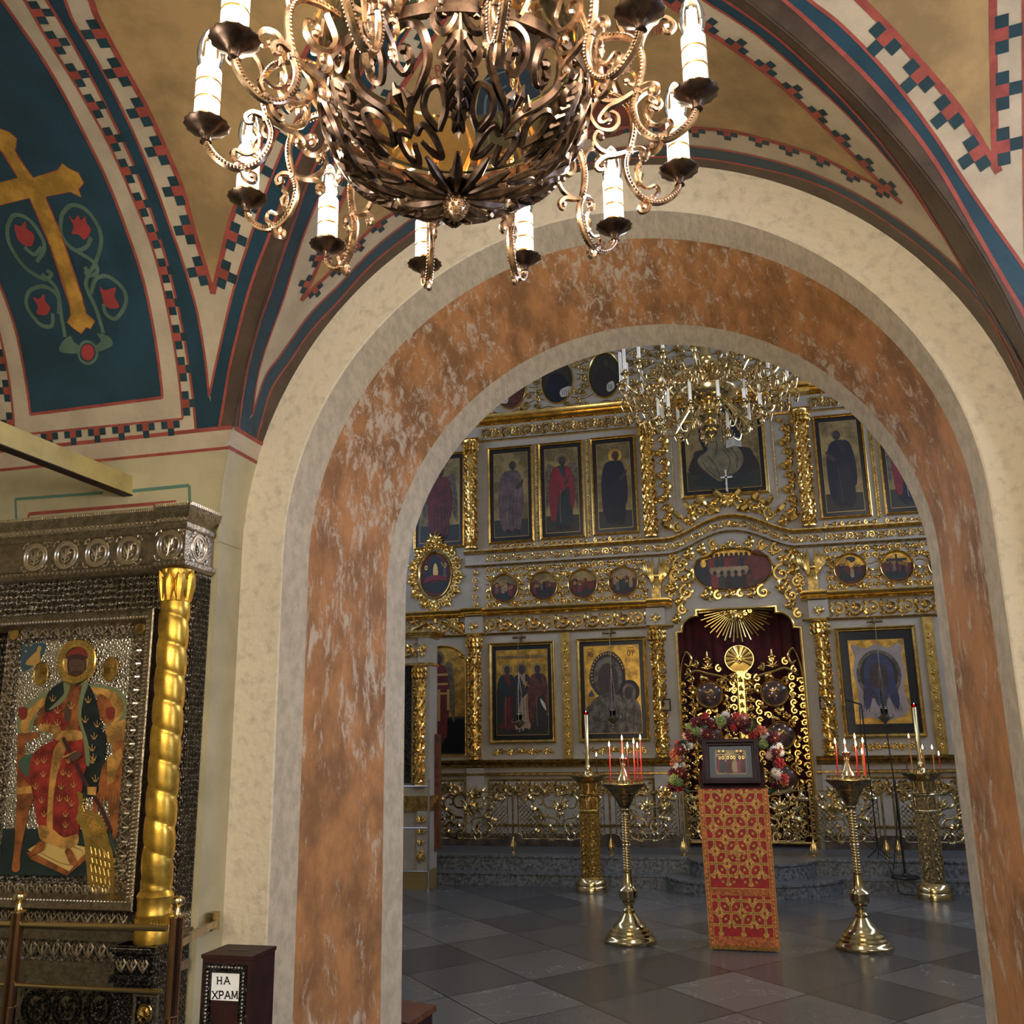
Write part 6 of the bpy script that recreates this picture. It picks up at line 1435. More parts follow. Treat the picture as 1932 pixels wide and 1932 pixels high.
# ================================================================ balustrade of the solea
YR = 11.58; RZ0, RZ1, ZSO = .47, 1.01, .305
def rail_panel(x0, x1, label, seed):
    t = thing('altar_rail_panel', ((x0+x1)/2, YR, ZSO), label, 'railing', 'brass openwork rail panels on the top step'); fr = Fr((0,YR,0)); c = (x0+x1)/2; W = x1-x0
    m = MB(); top = [(x0,RZ1),(x1,RZ1)]
    for a, b in ((x0,x1),): m.tube([fr(a,RZ1,0),fr(b,RZ1,0)], .008, 6); m.tube([fr(a,RZ0+.06,0),fr(a,RZ1,0)], .007, 6); m.tube([fr(b,RZ0+.06,0),fr(b,RZ1,0)], .007, 6)
    m.tube([fr(x0,RZ0+.06,0),fr(x0+.035,RZ0+.05,0),fr(x0+.05,RZ0,0),fr(x1-.05,RZ0,0),fr(x1-.035,RZ0+.05,0),fr(x1,RZ0+.06,0)], .008, 6); m.build('rail_frame', BRASSD, t, 50)
    for half in (-1,1):
     m = MB(); st = .052                      # lattice of crossing bars with beads, left open round the centre scrolls
     def keep(u, v): return (u-c)*half > 0 and (abs(u-c) > .14*W or v < .60) and v < .90-.5*max(0, .40-abs(u-c)/W)
     k = int((W+.6)/st)
     for i in range(-12, k):
         for s in (1,-1):
             seg = []
             for j in range(12):
                 v = RZ0+.02+j*.045; u = (x0+i*st+j*.045) if s == 1 else (x1-i*st-j*.045)
                 if x0 < u < x1 and v < RZ1 and keep(u,v): seg.append(fr(u,v,0))
                 else:
                     if len(seg) > 1: m.tube(seg, .0042, 4)
                     seg = []
             if len(seg) > 1: m.tube(seg, .0042, 4)
     for i in range(int(W/st)+1):
         for j in range(7):
             u = x0+.026+i*st+(.026 if j%2 else 0); v = RZ0+.045+j*.052*.87
             if x0 < u < x1 and keep(u,v): m.blob(fr(u,v,.004), .0085, 0, 5)
     m.build('lattice', BRASSD, t, 50)
    m = MB()
    def S(pts, rr): 
        for s in (-1,1): m.tube([fr(c+s*u*W, v, .01) for u, v in crom(pts, 5)], rr, 5)
    S([(0,.62),(.06,.70),(.16,.72),(.27,.78),(.33,.88),(.28,.95),(.21,.92),(.22,.86),(.26,.87)], [.006,.014,.016,.014,.012,.010,.008])
    S([(.02,.98),(.12,.99),(.2,.93),(.17,.84),(.09,.83),(.07,.89),(.11,.91)], [.006,.012,.014,.013,.010,.008])
    S([(.02,.5),(.08,.56),(.15,.54),(.15,.47),(.09,.46),(.07,.50)], [.006,.012,.013,.012,.009]); S([(.16,.47),(.25,.5),(.30,.60),(.24,.66),(.19,.62)], [.008,.013,.012,.009])
    S([(.05,.72),(.05,.60),(.10,.52)], .009); S([(.34,.90),(.42,.97),(.47,.93),(.43,.88)], [.01,.012,.008])
    for s in (-1,1):
        for (u,v,a,L) in ((.30,.90,.6,.13),(.18,.73,-.4,.12),(.24,.80,.2,.14),(.13,.99,.4,.12),(.36,.93,-.3,.10),(.10,.58,.9,.1),(.22,.55,.2,.1),(.28,.72,-.6,.1)): leaf(m, fr, c+s*u*W, v, a if s > 0 else PI-a, L, .05, .012, 0, .3*s)
    palmette(m, fr, c, .80, .16, 7, .02, spread=2.2); palmette(m, fr, c, .79, .1, 5, .02, base=-PI/2, spread=1.6); palmette(m, fr, c, .97, .07, 5, .02, spread=2.6)
    m.build('scrollwork', BRASS, t, 50); return t
PX = [(-3.96,-2.99,'lattice rail panel between the tall case and the first rail post'),(-2.86,-1.82,'lattice rail panel left of the left embossed candle drum'),(-1.68,-.95,'lattice rail panel between the left candle drum and the lectern'),(-.88,-.20,'lattice rail panel mostly hidden behind the brocade lectern'),(-.12,.47,'short lattice rail panel just right of the lectern, before the gilt gates'),(.55,1.22,'lattice rail panel behind the right spiral candle stand'),(1.44,2.25,'lattice rail panel at the right edge of the arch, behind the right candle drum')]
for i, (a, b, l) in enumerate(PX): rail_panel(a, b, l, i)
for i, (x, l) in enumerate(((-2.925,'first rail post from the left, standing alone between two lattice panels'),(-1.75,'rail post beside the left embossed candle drum'),(-.915,'rail post hidden close to the left edge of the lectern'),(-.16,'rail post behind the brocade lectern'),(.51,'rail post right of the lectern'),(1.27,'thin rail post left of the black microphone pole base'),(1.39,'thin rail post right of the black microphone pole'))):
    t = thing('rail_post', (x, YR, ZSO), 'slim brass '+l, 'post', 'slim posts of the altar rail'); m = MB(); m.lathe([(.012,.49),(.012,1.04),(.018,1.045),(.02,1.06),(.012,1.075),(.001,1.08)], (x,YR,0), 10); m.build('shaft', BRASSD, t)
    m = MB(); m.lathe([(.034,.305),(.034,.318),(.02,.33),(.022,.35),(.036,.375),(.034,.40),(.02,.44),(.013,.49)], (x,YR,0), 12); 
    for j in range(6): A = 2*PI*j/6; m.tube([(x+.03*cos(A),YR+.03*sin(A),.35),(x+.036*cos(A),YR+.036*sin(A),.39),(x+.018*cos(A),YR+.018*sin(A),.46)], [.004,.01,.002], 5)
    m.build('post_foot', BRASS, t)

# ================================================================ candle stands
def candle(x, y, z0, z1, mat, label, group, lit=True, r=.0055):
    t = thing('candle', (x,y,z0), label, 'candle', group); m = MB(); m.lathe([(r,z0),(r*.95,z1-.02),(r*.7,z1-.006),(.001,z1-.004)], (x,y,0), 8); m.build('wax', mat, t)
    if lit:
        m = MB(); m.lathe([(.0012,z1-.006),(.0062,z1+.006),(.007,z1+.013),(.004,z1+.028),(.0006,z1+.042)], (x,y,0), 8); m.build('flame', FLAME, t)
    else:
        m = MB(); m.tube([(x,y,z1-.006),(x,y,z1+.006)], .001, 4); m.build('wick', BLACK, t)
    return t
def spiral_stand(x, y, label, k=1.0):
    t = thing('candle_stand', (x,y,0), label, 'candle stand'); c = (x,y,0); Z = lambda P: [(r,z*k) for r,z in P]
    m = MB(); m.lathe(Z([(.208,.0),(.213,.008),(.213,.024),(.200,.032),(.196,.044),(.180,.056),(.178,.07),(.160,.082),(.157,.098),(.135,.112),(.130,.13),(.105,.15),(.085,.175),(.062,.205),(.045,.225),(.052,.232),(.052,.245),(.036,.26),(.034,.28),(.05,.30),(.052,.312)]), c, 40); m.build('base', BRASS, t, 40)
    m = MB(); m.lathe(Z([(.05,.312),(.066,.325),(.077,.35),(.075,.38),(.079,.388),(.079,.398),(.068,.41),(.05,.43),(.040,.48),(.034,.53),(.038,.535),(.038,.55),(.032,.555)]), c, 28); m.build('knop', BRASS, t, 40)
    m = MB(); n = 20; K = 130; vs = []; z0, z1 = .555*k, .99*k
    for i in range(K+1):
        z = z0+(z1-z0)*i/K
        for j in range(n): A = 2*PI*j/n; f = .030+.0055*(1 if sin(A+2*PI*(z-z0)/.0215) > 0 else -1)*abs(sin(A+2*PI*(z-z0)/.0215))**.5; vs.append((x+f*cos(A), y+f*sin(A), z))
    m.add(vs, [(i*n+j, i*n+(j+1)%n, (i+1)*n+(j+1)%n, (i+1)*n+j) for i in range(K) for j in range(n)])
    for zz in (.76*k,): m.lathe([(.032,zz-.012),(.041,zz-.008),(.036,zz),(.041,zz+.008),(.032,zz+.012)], c, 20)
    m.build('twisted_shaft', BRASS, t, 60)
    m = MB(); m.lathe(Z([(.030,.985),(.04,.99),(.034,1.0),(.034,1.02),(.040,1.03),(.036,1.04),(.05,1.06),(.072,1.11),(.105,1.165),(.150,1.205),(.178,1.228),(.182,1.238),(.175,1.243),(.150,1.236),(.06,1.238),(.058,1.245)]), c, 40)
    for zz, r in ((1.075,.055),(1.10,.067),(1.13,.084),(1.16,.102)): m.lathe([(r,zz*k-.004),(r+.006,zz*k),(r,zz*k+.004)], c, 32)
    dish = m.build('dish', BRASSD, t, 40)
    m = MB(); m.lathe(Z([(.075,1.238),(.068,1.262),(.052,1.29),(.040,1.31),(.034,1.335),(.022,1.36),(.018,1.385),(.026,1.39),(.022,1.40),(.030,1.43),(.038,1.445),(.036,1.45),(.026,1.44),(.001,1.435)]), c, 26); m.build('oil_cup', BRASS, t, 40)
    for R, N, mt in ((.158,20,0),(.118,14,0),(.088,8,0)):
        for j in range(N):
            A = 2*PI*j/N+.1; m = MB(); q = (x+R*cos(A), y+R*sin(A), 0); m.lathe([(.006,1.236*k),(.009,1.243*k),(.006,1.252*k),(.010,1.262*k),(.0095,1.272*k),(.007,1.272*k)], q, 8); m.build('candle_cup', BRASS, dish)
    m = MB(); m.lathe([(.0012,1.437*k),(.008,1.446*k),(.009,1.455*k),(.004,1.475*k),(.0006,1.488*k)], c, 8); m.build('flame', FLAME, t)
    light('POINT', 'candle_light', (x,y-.02,1.53*k), 5, (255,206,140), .05)
    return t
LS, RS_ = (-1.128, 8.30), (.68, 8.35)
spiral_stand(*LS, 'brass candle stand with spiral shaft and round foot, left of the brocade lectern')
spiral_stand(*RS_, 'brass candle stand with spiral shaft and round foot, right of the brocade lectern', 1.018)
def cands(c, dat, R, z0, grp, YC):
    for px, py, mat, dy, lb in dat:
        p = at(px, py, c[1]+dy); candle(p.x, c[1]+dy, z0, p.z-.03, mat, lb, grp)
GL_ = 'lit candles on the left spiral stand'; GR_ = 'lit candles on the right spiral stand'
cands(LS, [(1149,1401,REDWAX,-.03,'thin lit red candle at the far left of the left spiral stand'),(1173,1389,REDWAX,.08,'thin tall lit red candle just behind the cup flame of the left spiral stand'),(1183.5,1403,REDWAX,-.10,'thin lit red candle just right of the cup flame of the left spiral stand'),(1195,1395,REDWAX,.06,'fourth lit red candle from the left on the left spiral stand'),(1202,1403,REDWAX,-.06,'short lit red candle second from the right on the left spiral stand'),(1207.5,1388,REDWAX,.03,'tallest lit red candle at the right edge of the left spiral stand')], 0, 1.26, GL_, 0)
cands(RS_, [(1575,1395,REDWAX,-.03,'thin lit red candle at the far left of the right spiral stand'),(1593,1396,REDWAX,.06,'lit red candle right behind the cup flame of the right spiral stand'),(1612,1386,REDWAX,.08,'tallest lit red candle in the middle of the right spiral stand'),(1614,1399.5,REDWAX,-.08,'slightly lower lit red candle in front of the tallest on the right spiral stand'),(1627,1393.5,REDWAX,.04,'lit red candle at the right edge of the right spiral stand'),(1626,1414,ORWAX,-.09,'short lit amber candle at the right edge of the right spiral stand')], 0, 1.285, GR_, 0)
def drum_stand(x, y, label, mat):
    t = thing('candle_stand', (x,y,0), label, 'candle stand'); c = (x,y,0)
    m = MB(); m.lathe([(.172,0),(.175,.01),(.172,.06),(.165,.07),(.168,.085),(.155,.12),(.135,.145),(.122,.155)], c, 36); m.build('base', BRASS, t, 40)
    m = MB(); a0 = PI/6; m.lathe([(.112,.15),(.112,.82),(.118,.83),(.118,.85),(.112,.86),(.112,1.0)], c, 6, a0=a0); m.build('drum', mat, t, 20)
    m = MB(); rr = random.Random(4)
    for s in range(6):
        A = a0+2*PI*(s+.5)/6; ap = .112*cos(PI/6); fr = Fr((x+ap*cos(A), y+ap*sin(A), 0), (-sin(A),cos(A),0), (0,0,1), (cos(A),sin(A),0))
        for e in (-.052,.052): m.tube([fr(e,.16,.002), fr(e,.82,.002)], .005, 5)
        for i in range(7):
            z = .21+i*.092
            for q in (-1,1): scroll(m, fr, q*.022, z, .018, PI/2, q*1.2, .005, .004, 0, 2)
            palmette(m, fr, 0, z+.035, .03, 5, .004, spread=2.2)
    m.build('embossed_scrolls', mat, t, 50)
    m = MB()
    for s in range(6):
        A = a0+2*PI*(s+.5)/6; ap = .112*cos(PI/6); fr = Fr((x+ap*cos(A), y+ap*sin(A), 0), (-sin(A),cos(A),0), (0,0,1), (cos(A),sin(A),0))
        m.tube([fr(-.045,.86,.003), fr(-.045,.95,.003), fr(-.03,.985,.003), fr(0,1.0,.003), fr(.03,.985,.003), fr(.045,.95,.003), fr(.045,.86,.003)], .006, 5)
        for e in (-.018,.018): m.tube([fr(e,.86,.002), fr(e,.96,.002)], .004, 5)
    m.lathe([(.118,1.0),(.124,1.01),(.118,1.02),(.10,1.03)], c, 24)
    for j in range(8):
        A = 2*PI*j/8; m.tube([(x+.10*cos(A),y+.10*sin(A),1.02),(x+.085*cos(A),y+.085*sin(A),1.06),(x+.10*cos(A),y+.10*sin(A),1.10),(x+.11*cos(A),y+.11*sin(A),1.15)], [.008,.012,.010,.007], 6)
    m.lathe([(.05,1.02),(.05,1.15)], c, 16); m.build('arcade', mat, t, 40)
    m = MB(); m.lathe([(.10,1.14),(.125,1.145),(.19,1.205),(.208,1.215),(.208,1.228),(.195,1.225),(.19,1.215),(.05,1.215)], c, 40); m.build('dish', BRASSD, t, 40)
    for j in range(18):
        A = 2*PI*j/18; m = MB(); q = (x+.175*cos(A), y+.175*sin(A), 0); m.lathe([(.007,1.214),(.010,1.222),(.007,1.232),(.012,1.245),(.008,1.247)], q, 8); m.build('candle_cup', BRASS, t)
    m = MB(); m.lathe([(.06,1.215),(.05,1.25),(.034,1.27),(.038,1.30),(.030,1.32),(.024,1.34),(.0235,1.88),(.02,1.885)], c, 20); m.build('tall_candle_tube', BRASS, t, 40)
    m = MB(); m.lathe([(.018,1.875),(.024,1.885),(.034,1.91),(.033,1.915),(.02,1.89),(.001,1.885)], c, 16); m.build('red_cup', glassmat('red lamp glass', (190,24,40), .2), t)
    m = MB(); m.lathe([(.0012,1.89),(.006,1.90),(.006,1.908),(.0006,1.925)], c, 8); m.build('flame', FLAME, t)
LD, RD = (-1.87,10.85), (1.605,10.85)
drum_stand(*LD, 'embossed gold drum candle stand with tall candle tube, left, on the far floor', M('embossed gold brass', (206,168,92), .25, 1, var=.3, vscale=40))
drum_stand(*RD, 'embossed silvery drum candle stand at the right edge of the arch', M('embossed pale brass', (206,186,140), .24, 1, var=.3, vscale=40))
GD = 'candles on the right drum stand'
for px, py, mat, dy, lb, lit in ((1714,1386,ORWAX,-.05,'tall lit amber candle left of the tube on the right drum stand',True),(1740,1407,ORWAX,.10,'lit amber candle half hidden right behind the tube of the right drum stand',True),(1758,1407,ORWAX,-.08,'lit amber candle on the right side of the right drum stand',True),(1770.5,1419,REDWAX,.0,'short lit red candle at the far right of the right drum stand',True),(1708,1420,M('dark red wax', (96,24,28), .5),.05,'unlit dark red candle at the far left of the right drum stand',False)):
    p = at(px, py, RD[1]+dy); candle(p.x, RD[1]+dy, 1.235, p.z-.03, mat, lb, GD, lit)
p = at(1125,1421,LD[1]-.05); candle(p.x, LD[1]-.05, 1.235, p.z-.03, MATS['dark red wax'], 'single short lit candle on the left drum stand', None)

# ================================================================ lectern, brocade, festal icon, flowers
LX0, LX1, LY = -.475, .018, 8.13
le = thing('lectern', (-.23, 8.32, 0), 'draped church lectern standing between the two spiral candle stands', 'lectern')
CRIM = M('crimson side cloth', (118,22,36), .7, var=.2, vscale=10)
m = MB(); m.box(LX0+.01,LX1-.01,LY+.02,LY+.40,.0,1.14); lb = m.build('cabinet', DKWOOD, le, 0)
m = MB(); m.add([(LX1+.004,LY+.005,.06),(LX1+.004,LY+.38,.06),(LX1+.004,LY+.38,1.2),(LX1+.004,LY+.005,1.19),(LX1-.006,LY+.005,.06),(LX1-.006,LY+.38,.06),(LX1-.006,LY+.38,1.2),(LX1-.006,LY+.005,1.19)], [(0,1,2,3),(4,7,6,5),(0,4,5,1),(3,2,6,7),(0,3,7,4),(1,5,6,2)]); m.build('side_drape', CRIM, le, 0)
m = MB(); m.add([(LX0-.01,LY,1.19),(LX1+.01,LY,1.19),(LX1+.01,LY+.42,1.40),(LX0-.01,LY+.42,1.40),(LX0-.01,LY,1.14),(LX1+.01,LY,1.14),(LX1+.01,LY+.42,1.14),(LX0-.01,LY+.42,1.14)], [(0,1,2,3),(4,7,6,5),(0,4,5,1),(1,5,6,2),(2,6,7,3),(3,7,4,0)]); m.build('sloped_top', DKWOOD, le, 0)
clo = thing('lectern_cloth', (-.23, LY-.015, 1.2), 'long red brocade cloth with gold crosses hanging down the lectern front', 'cloth')
CR_ = M('red brocade ground', (176,30,34), .55, var=.15, vscale=20, bump=.2, bscale=120); CG = M('gold brocade thread', (214,166,88), .42, .35, var=.2, vscale=60, bump=.3, bscale=200); CO = M('copper brocade border', (196,112,60), .45, .3, var=.25, vscale=50, bump=.3, bscale=160); CGD = M('dark gold brocade thread', (150,104,52), .5, .2)
class ClothFr(Fr):
    def __call__(s, u, v, w=0): 
        k = (1.2-v)/1.2; return Vector((-.229+(u)*(1-.03*k)+.012*k, LY-.014-w-.008*sin(u*9)*k-.012*k, v))
CF = ClothFr((0,0,0)); hw = .273; zb, zt = .035, 1.205
m = MB(); nu, nv = 10, 26; vs = [CF(-hw+2*hw*i/nu, zb+(zt-zb)*j/nv, 0) for j in range(nv+1) for i in range(nu+1)]
fs = [(j*(nu+1)+i, j*(nu+1)+i+1, (j+1)*(nu+1)+i+1, (j+1)*(nu+1)+i) for j in range(nv) for i in range(nu)]; m.add(vs, fs, 0)
m.add([CF(-hw+2*hw*i/nu, zb+(zt-zb)*j/nv, -.004) for j in range(nv+1) for i in range(nu+1)], [f[::-1] for f in fs], 0)
def bnd(u0,u1,v0,v1,w,mi,n=1,k=10):
    for a in range(k):
        for b in range(n):
            uu = (u0+(u1-u0)*b/n, u0+(u1-u0)*(b+1)/n); vv = (v0+(v1-v0)*a/k, v0+(v1-v0)*(a+1)/k); m.add([CF(uu[0],vv[0],w),CF(uu[1],vv[0],w),CF(uu[1],vv[1],w),CF(uu[0],vv[1],w)], [(0,1,2,3)], mi)
for s in (-1,1):
    bnd(min(s*hw,s*(hw-.045)),max(s*hw,s*(hw-.045)),zb,zt,.0034,2,1,26)
    for i in range(36): v = zb+.02+i*.0325; [m.add([CF(s*(hw-.022)+a*.009,v+b*.011,.0040) for a,b in ((-1,0),(0,-1),(1,0),(0,1))], [(0,1,2,3)], 1)]
    for e in (.003,.042): bnd(s*(hw-e)-.0015, s*(hw-e)+.0015, zb, zt, .0040, 1, 1, 26)
bnd(-hw+.045,hw-.045,zb,zb+.07,.0034,2,8,2); bnd(-hw+.045,hw-.045,.40,.452,.0034,2,8,2); bnd(-hw+.045,hw-.045,.452,.458,.0038,1,8,1)
def crossp(u, v, R, w=.002, mi=1, r2=None):
    a = R*.13; b = R*.30
    for A in range(4):
        c, s = (1,0,-1,0)[A], (0,1,0,-1)[A]
        def T(p, q): return (u+p*c-q*s, v+p*s+q*c)
        P = [T(0,-a),T(R*.62,-a),T(R*.72,-b),T(R*.94,-b*.8),T(R,0),T(R*.94,b*.8),T(R*.72,b),T(R*.62,a),T(0,a)]
        m.add([CF(min(max(x,.03-hw),hw-.03),min(y,zt-.003),w) for x,y in P], [tuple(range(9))], mi); P = [T(.0,-a*.3),T(R*.8,-a*.3),T(R*.8,a*.3),T(0,a*.3)]; m.add([CF(min(max(x,.03-hw),hw-.03),min(y,zt-.003),w+.0005) for x,y in P], [(0,1,2,3)], 3)
def star(u, v, R): m.add([CF(u+R*(1 if i%2 == 0 else .34)*cos(PI*i/4+PI/4), v+R*(1 if i%2 == 0 else .34)*sin(PI*i/4+PI/4), .0016) for i in range(8)], [tuple(range(8))], 1)
def field(v0, v1):
    su, sv = .1745, .0905; j = 0; v = v1-.045
    while v > v0+.03:
        for i in range(-2, 3):
            u = i*su+(su/2 if j%2 else 0)
            if abs(u) < hw: crossp(u, v, .08)
            for q in (-1,1):
                uu, vv = u+q*su/4, v-sv/2
                if abs(uu) < hw-.06 and vv > v0+.02:
                    for R_, w_, mi_ in ((.0125,.0017,3),(.009,.0022,1)): m.add([CF(uu+R_*cos(2*PI*k/8), vv+R_*sin(2*PI*k/8), w_) for k in range(8)], [tuple(range(8))], mi_)
        v -= sv; j += 1
field(.46,1.225); field(.12,.41)
crossp(.0,.72,.075,.004,2); crossp(0,.72,.06,.0046,1)
m.build('brocade', [CR_,CG,CO,CGD], clo, 0)
m = MB()
for i in range(110): u = -hw+2*hw*(i+.5)/110; q = CF(u,zb,.001); m.tube([q, q+Vector((.0015*sin(i*2.1),-.002,-.028))], .0018, 4)
m.build('fringe', CG, clo)
# icon lying on the slope
tl = math.atan2(.21,.42)+.62; N0 = Vector((0,-sin(tl),cos(tl))); V0 = Vector((0,cos(tl),sin(tl)))
fi = thing('icon_painting', (-.24, LY+.03, 1.2), 'small dark framed icon of a gathering resting upright on the lectern, ringed by flowers', 'icon')
FI2 = Fr((-.235, LY+.075, 1.235), (1,0,0), V0, N0)
ih = (1.585-1.235)/sin(tl)
m = MB(); m.sweep(FI2, rect(-.228,.228,0,ih), [(0,-.03),(0,.02),(.012,.026),(.03,.026),(.04,.014),(.052,.012),(.058,.002)]); m.fbox(FI2,-.228,.228,0,ih,-.03,-.026); m.build('frame', DKWOOD, fi, 30)
m = MB(); 
for i in range(22): m.blob(FI2(-.19+i*.018, ih-.03, .022), .007, 0, 5)
m.build('frame_carving', M('dark carved bronze', (70,56,40), .4, .6), fi)
p = Px(FI2, -.172,.172,.056,ih-.056); p.m.fbox(FI2,-.172,.172,.056,ih-.056,-.01,.0,BK); 
FM = M('icon mat grey green', (70,72,68), .45)
q = Px(FI2,-.115,.122,.085,ih-.095); q.m, q.k = p.m, 2; q.lay(rect(0,1,0,1), DG, 0); q.lay(rect(0,1,0,.25), BF, 0); q.lay([(.0,.25),(0,.7),(.2,.8),(.3,.5),(.3,.25)], MR); q.lay([(1,.25),(1,.7),(.85,.85),(.66,.6),(.66,.25)], MR); q.lay([(.35,.6),(.75,.6),(.75,.75),(.35,.75)], SLB,0)
for cx, c in ((.12,CR),(.22,BG),(.4,RBN),(.52,RBN),(.62,BF),(.8,CR),(.92,RBN)): q.lay([(cx-.08,.1),(cx-.09,.45),(cx-.02,.62),(cx+.05,.6),(cx+.09,.4),(cx+.08,.1)], c); q.ell(cx,.68,.04,.07,GG,12); q.ell(cx,.68,.025,.045,SK,10)
for cx in (.1,.25,.72,.85): q.lay([(cx-.09,.92),(cx,.86),(cx+.1,.94),(cx,.97)], BF); q.ell(cx,.95,.03,.04,GG,8)
m = p.m; m.sweep(FI2, rect(-.172,.172,.056,ih-.056), [(0,.001),(.045,.001)], len(IP)); m.build('painting', IP+[FM], fi, 0)
# garland
ga = thing('flower_garland', (-.24, 8.50, 1.2), 'thick arch of red, white, peach and green flowers framing the lectern icon', 'flowers')
FC = [M('deep red petals', (92,14,28), .6, var=.2, vscale=30), M('white petals', (236,232,224), .6), M('peach petals', (208,116,84), .6, var=.2, vscale=30), M('green hydrangea petals', (128,150,84), .6, var=.2, vscale=40), M('coral rose petals', (176,46,50), .6, var=.2, vscale=30), M('blush petals', (224,188,176), .6)]
YEL = M('yellow flower eye', (206,168,60), .6); LEAFG = M('dark garland leaf', (44,66,44), .5, var=.2, vscale=20)
def flower_mesh(k):
    m = MB(); F = Fr((0,0,0),(1,0,0),(0,0,1),(0,-1,0)); r = random.Random(k)
    if k in (0,1,5):
        for ring, n, L, tl in ((0,12,1.0,.15),(1,9,.75,.5),(2,6,.45,.8)) if k != 1 else ((0,13,1.0,.1),(1,9,.7,.3)):
            for i in range(n):
                A = 2*PI*(i+.5*ring)/n; d = (cos(A),sin(A)); m.tube([F(0,0,.1+.1*ring), F(d[0]*L*.6,d[1]*L*.6,.18+tl*.35), F(d[0]*L,d[1]*L,.1+tl*.6)], [.12,.2,.06], 5, flat=(F(d[0]*tl,d[1]*tl,1).normalized(),.35))
        m.blob(F(0,0,.35 if k == 1 else .4), .22, 1, 7)
    elif k in (2,4):
        for ring, n, R in ((0,6,.72),(1,5,.48),(2,3,.24)):
            for i in range(n):
                A = 2*PI*i/n+ring*.6; c = F(R*cos(A), R*sin(A), .2+ring*.22); m.blob(c, .44-.07*ring, 0, 7, (1,1,.7), Fr((0,0,0),(-sin(A),0,cos(A)),(cos(A)*.5,-.8,sin(A)*.5),(cos(A),-.4,sin(A))))
    else:
        for i in range(46):
            A = i*2.4; z = 1-i/46; rr_ = math.sqrt(max(0,1-z*z)); m.blob(F(rr_*cos(A)*.85, rr_*sin(A)*.85, z*.8), .19, 0, 5)
    return m
PROTO = []
for k in range(6):
    m = flower_mesh(k); me = bpy.data.meshes.new('flower'); me.from_pydata([tuple(v) for v in m.v], [], m.f); me.materials.append(FC[k]); me.materials.append(YEL); me.polygons.foreach_set('material_index', m.m); me.update(); me.shade_smooth(); PROTO.append(me)
m = MB(); F = Fr((0,0,0),(1,0,0),(0,0,1),(0,-1,0)); vs = []
for i in range(7):
    t_ = i/6; wd = .22*sin(PI*min(1,t_*.95+.05)); vs += [F(-wd,t_,.12*sin(3*t_)), F(0,t_,.06*sin(3*t_)), F(wd,t_,.12*sin(3*t_))]
m.add(vs, [(3*i+j,3*i+j+1,3*i+j+4,3*i+j+3) for i in range(6) for j in range(2)])
lme = bpy.data.meshes.new('leaf'); lme.from_pydata([tuple(v) for v in m.v], [], m.f); lme.materials.append(LEAFG); lme.update(); lme.shade_smooth()
r = random.Random(12); path = crom([(-.435,.02),(-.44,.16),(-.415,.30),(-.30,.46),(-.12,.53),(.06,.53),(.22,.47),(.345,.33),(.375,.18),(.37,.0)], 10)
def put(me, nm, u, w, v, s, az, el, roll):
    o = bpy.data.objects.new(nm, me); col.objects.link(o); o.parent = ga; KIDS.setdefault(ga, []).append(o); o.location = (u,w,v); o.scale = (s,s,s); o.rotation_euler = (el, roll, az); return o
N_ = 92
for i in range(N_):
    t_ = (i+.5)/N_*(len(path)-1); a = path[int(t_)]; j = r.uniform(-.055,.055)
    nx = (a[0]+.03)*1.0; 
    k = r.choice((0,0,0,0,1,1,1,2,2,3,4,5)); s = {0:.050,1:.036,2:.038,3:.044,4:.036,5:.042}[k]*r.uniform(.85,1.25)
    put(PROTO[k], 'flower', a[0]+j*1.1, r.uniform(-.05,.02), a[1]+r.uniform(-.065,.06), s, r.uniform(-.5,.5)+a[0]*.8, r.uniform(-.5,.4), r.uniform(0,6))
for i in range(20):
    a = path[int((i+.5)/20*(len(path)-1))]; put(lme, 'garland_leaf', a[0], .0, a[1], r.uniform(.07,.12), r.uniform(-.6,.6), r.uniform(-.4,.6), r.uniform(0,6.28))
m = MB(); m.tube([Vector((-.24+u,8.53,1.2+v)) for u,v in path], .035, 7); m.tube([(-.675,8.53,1.22),(-.60,8.50,1.15)], .02, 6); m.tube([(.13,8.53,1.2),(.05,8.50,1.15)], .02, 6); m.build('moss_core', LEAFG, ga)

# ================================================================ microphone stand, music stand, cable, hanging lamps
ms = thing('microphone_stand', (1.375,11.3,.14), 'black microphone stand on a round base, on the step before the right lower icon', 'microphone stand')
YM = 11.27; b0 = atz(1701,1650,.14); bx, by = b0.x, 11.27
m = MB(); m.lathe([(.142,.1405),(.145,.15),(.14,.165),(.03,.175),(.02,.19)], (bx,by,0), 30); m.build('base', BLACK, ms)
p1 = at(1672,1375,by); p2 = at(1663,1310,by); m = MB(); m.tube([(bx,by,.18),(bx-.01,by,1.1)], .011, 8); m.tube([(bx-.01,by,1.1),p1], .007, 8); m.lathe([(.015,1.08),(.016,1.12),(.012,1.14)], (bx-.01,by,0), 10); m.build('pole', BLACK, ms)
m = MB(); m.tube([p1, (p1+p2)/2, p2], [.012,.014,.009], 8); m.tube([p1+Vector((-.03,0,.02)), p1+Vector((.05,0,.04))], .012, 6); m.tube([p2+Vector((0,0,-.01)), p2+Vector((-.004,0,.05))], [.014,.012], 8); m.build('microphone', BLACK, ms)
mu = thing('music_stand', (1.1,11.45,.305), 'thin black music stand seen edge-on behind the candles right of the gates', 'music stand')
a, b, c, d = at(1596,1320,11.45), at(1625,1329,11.45), at(1627,1331,11.45), at(1629,1388,11.45)
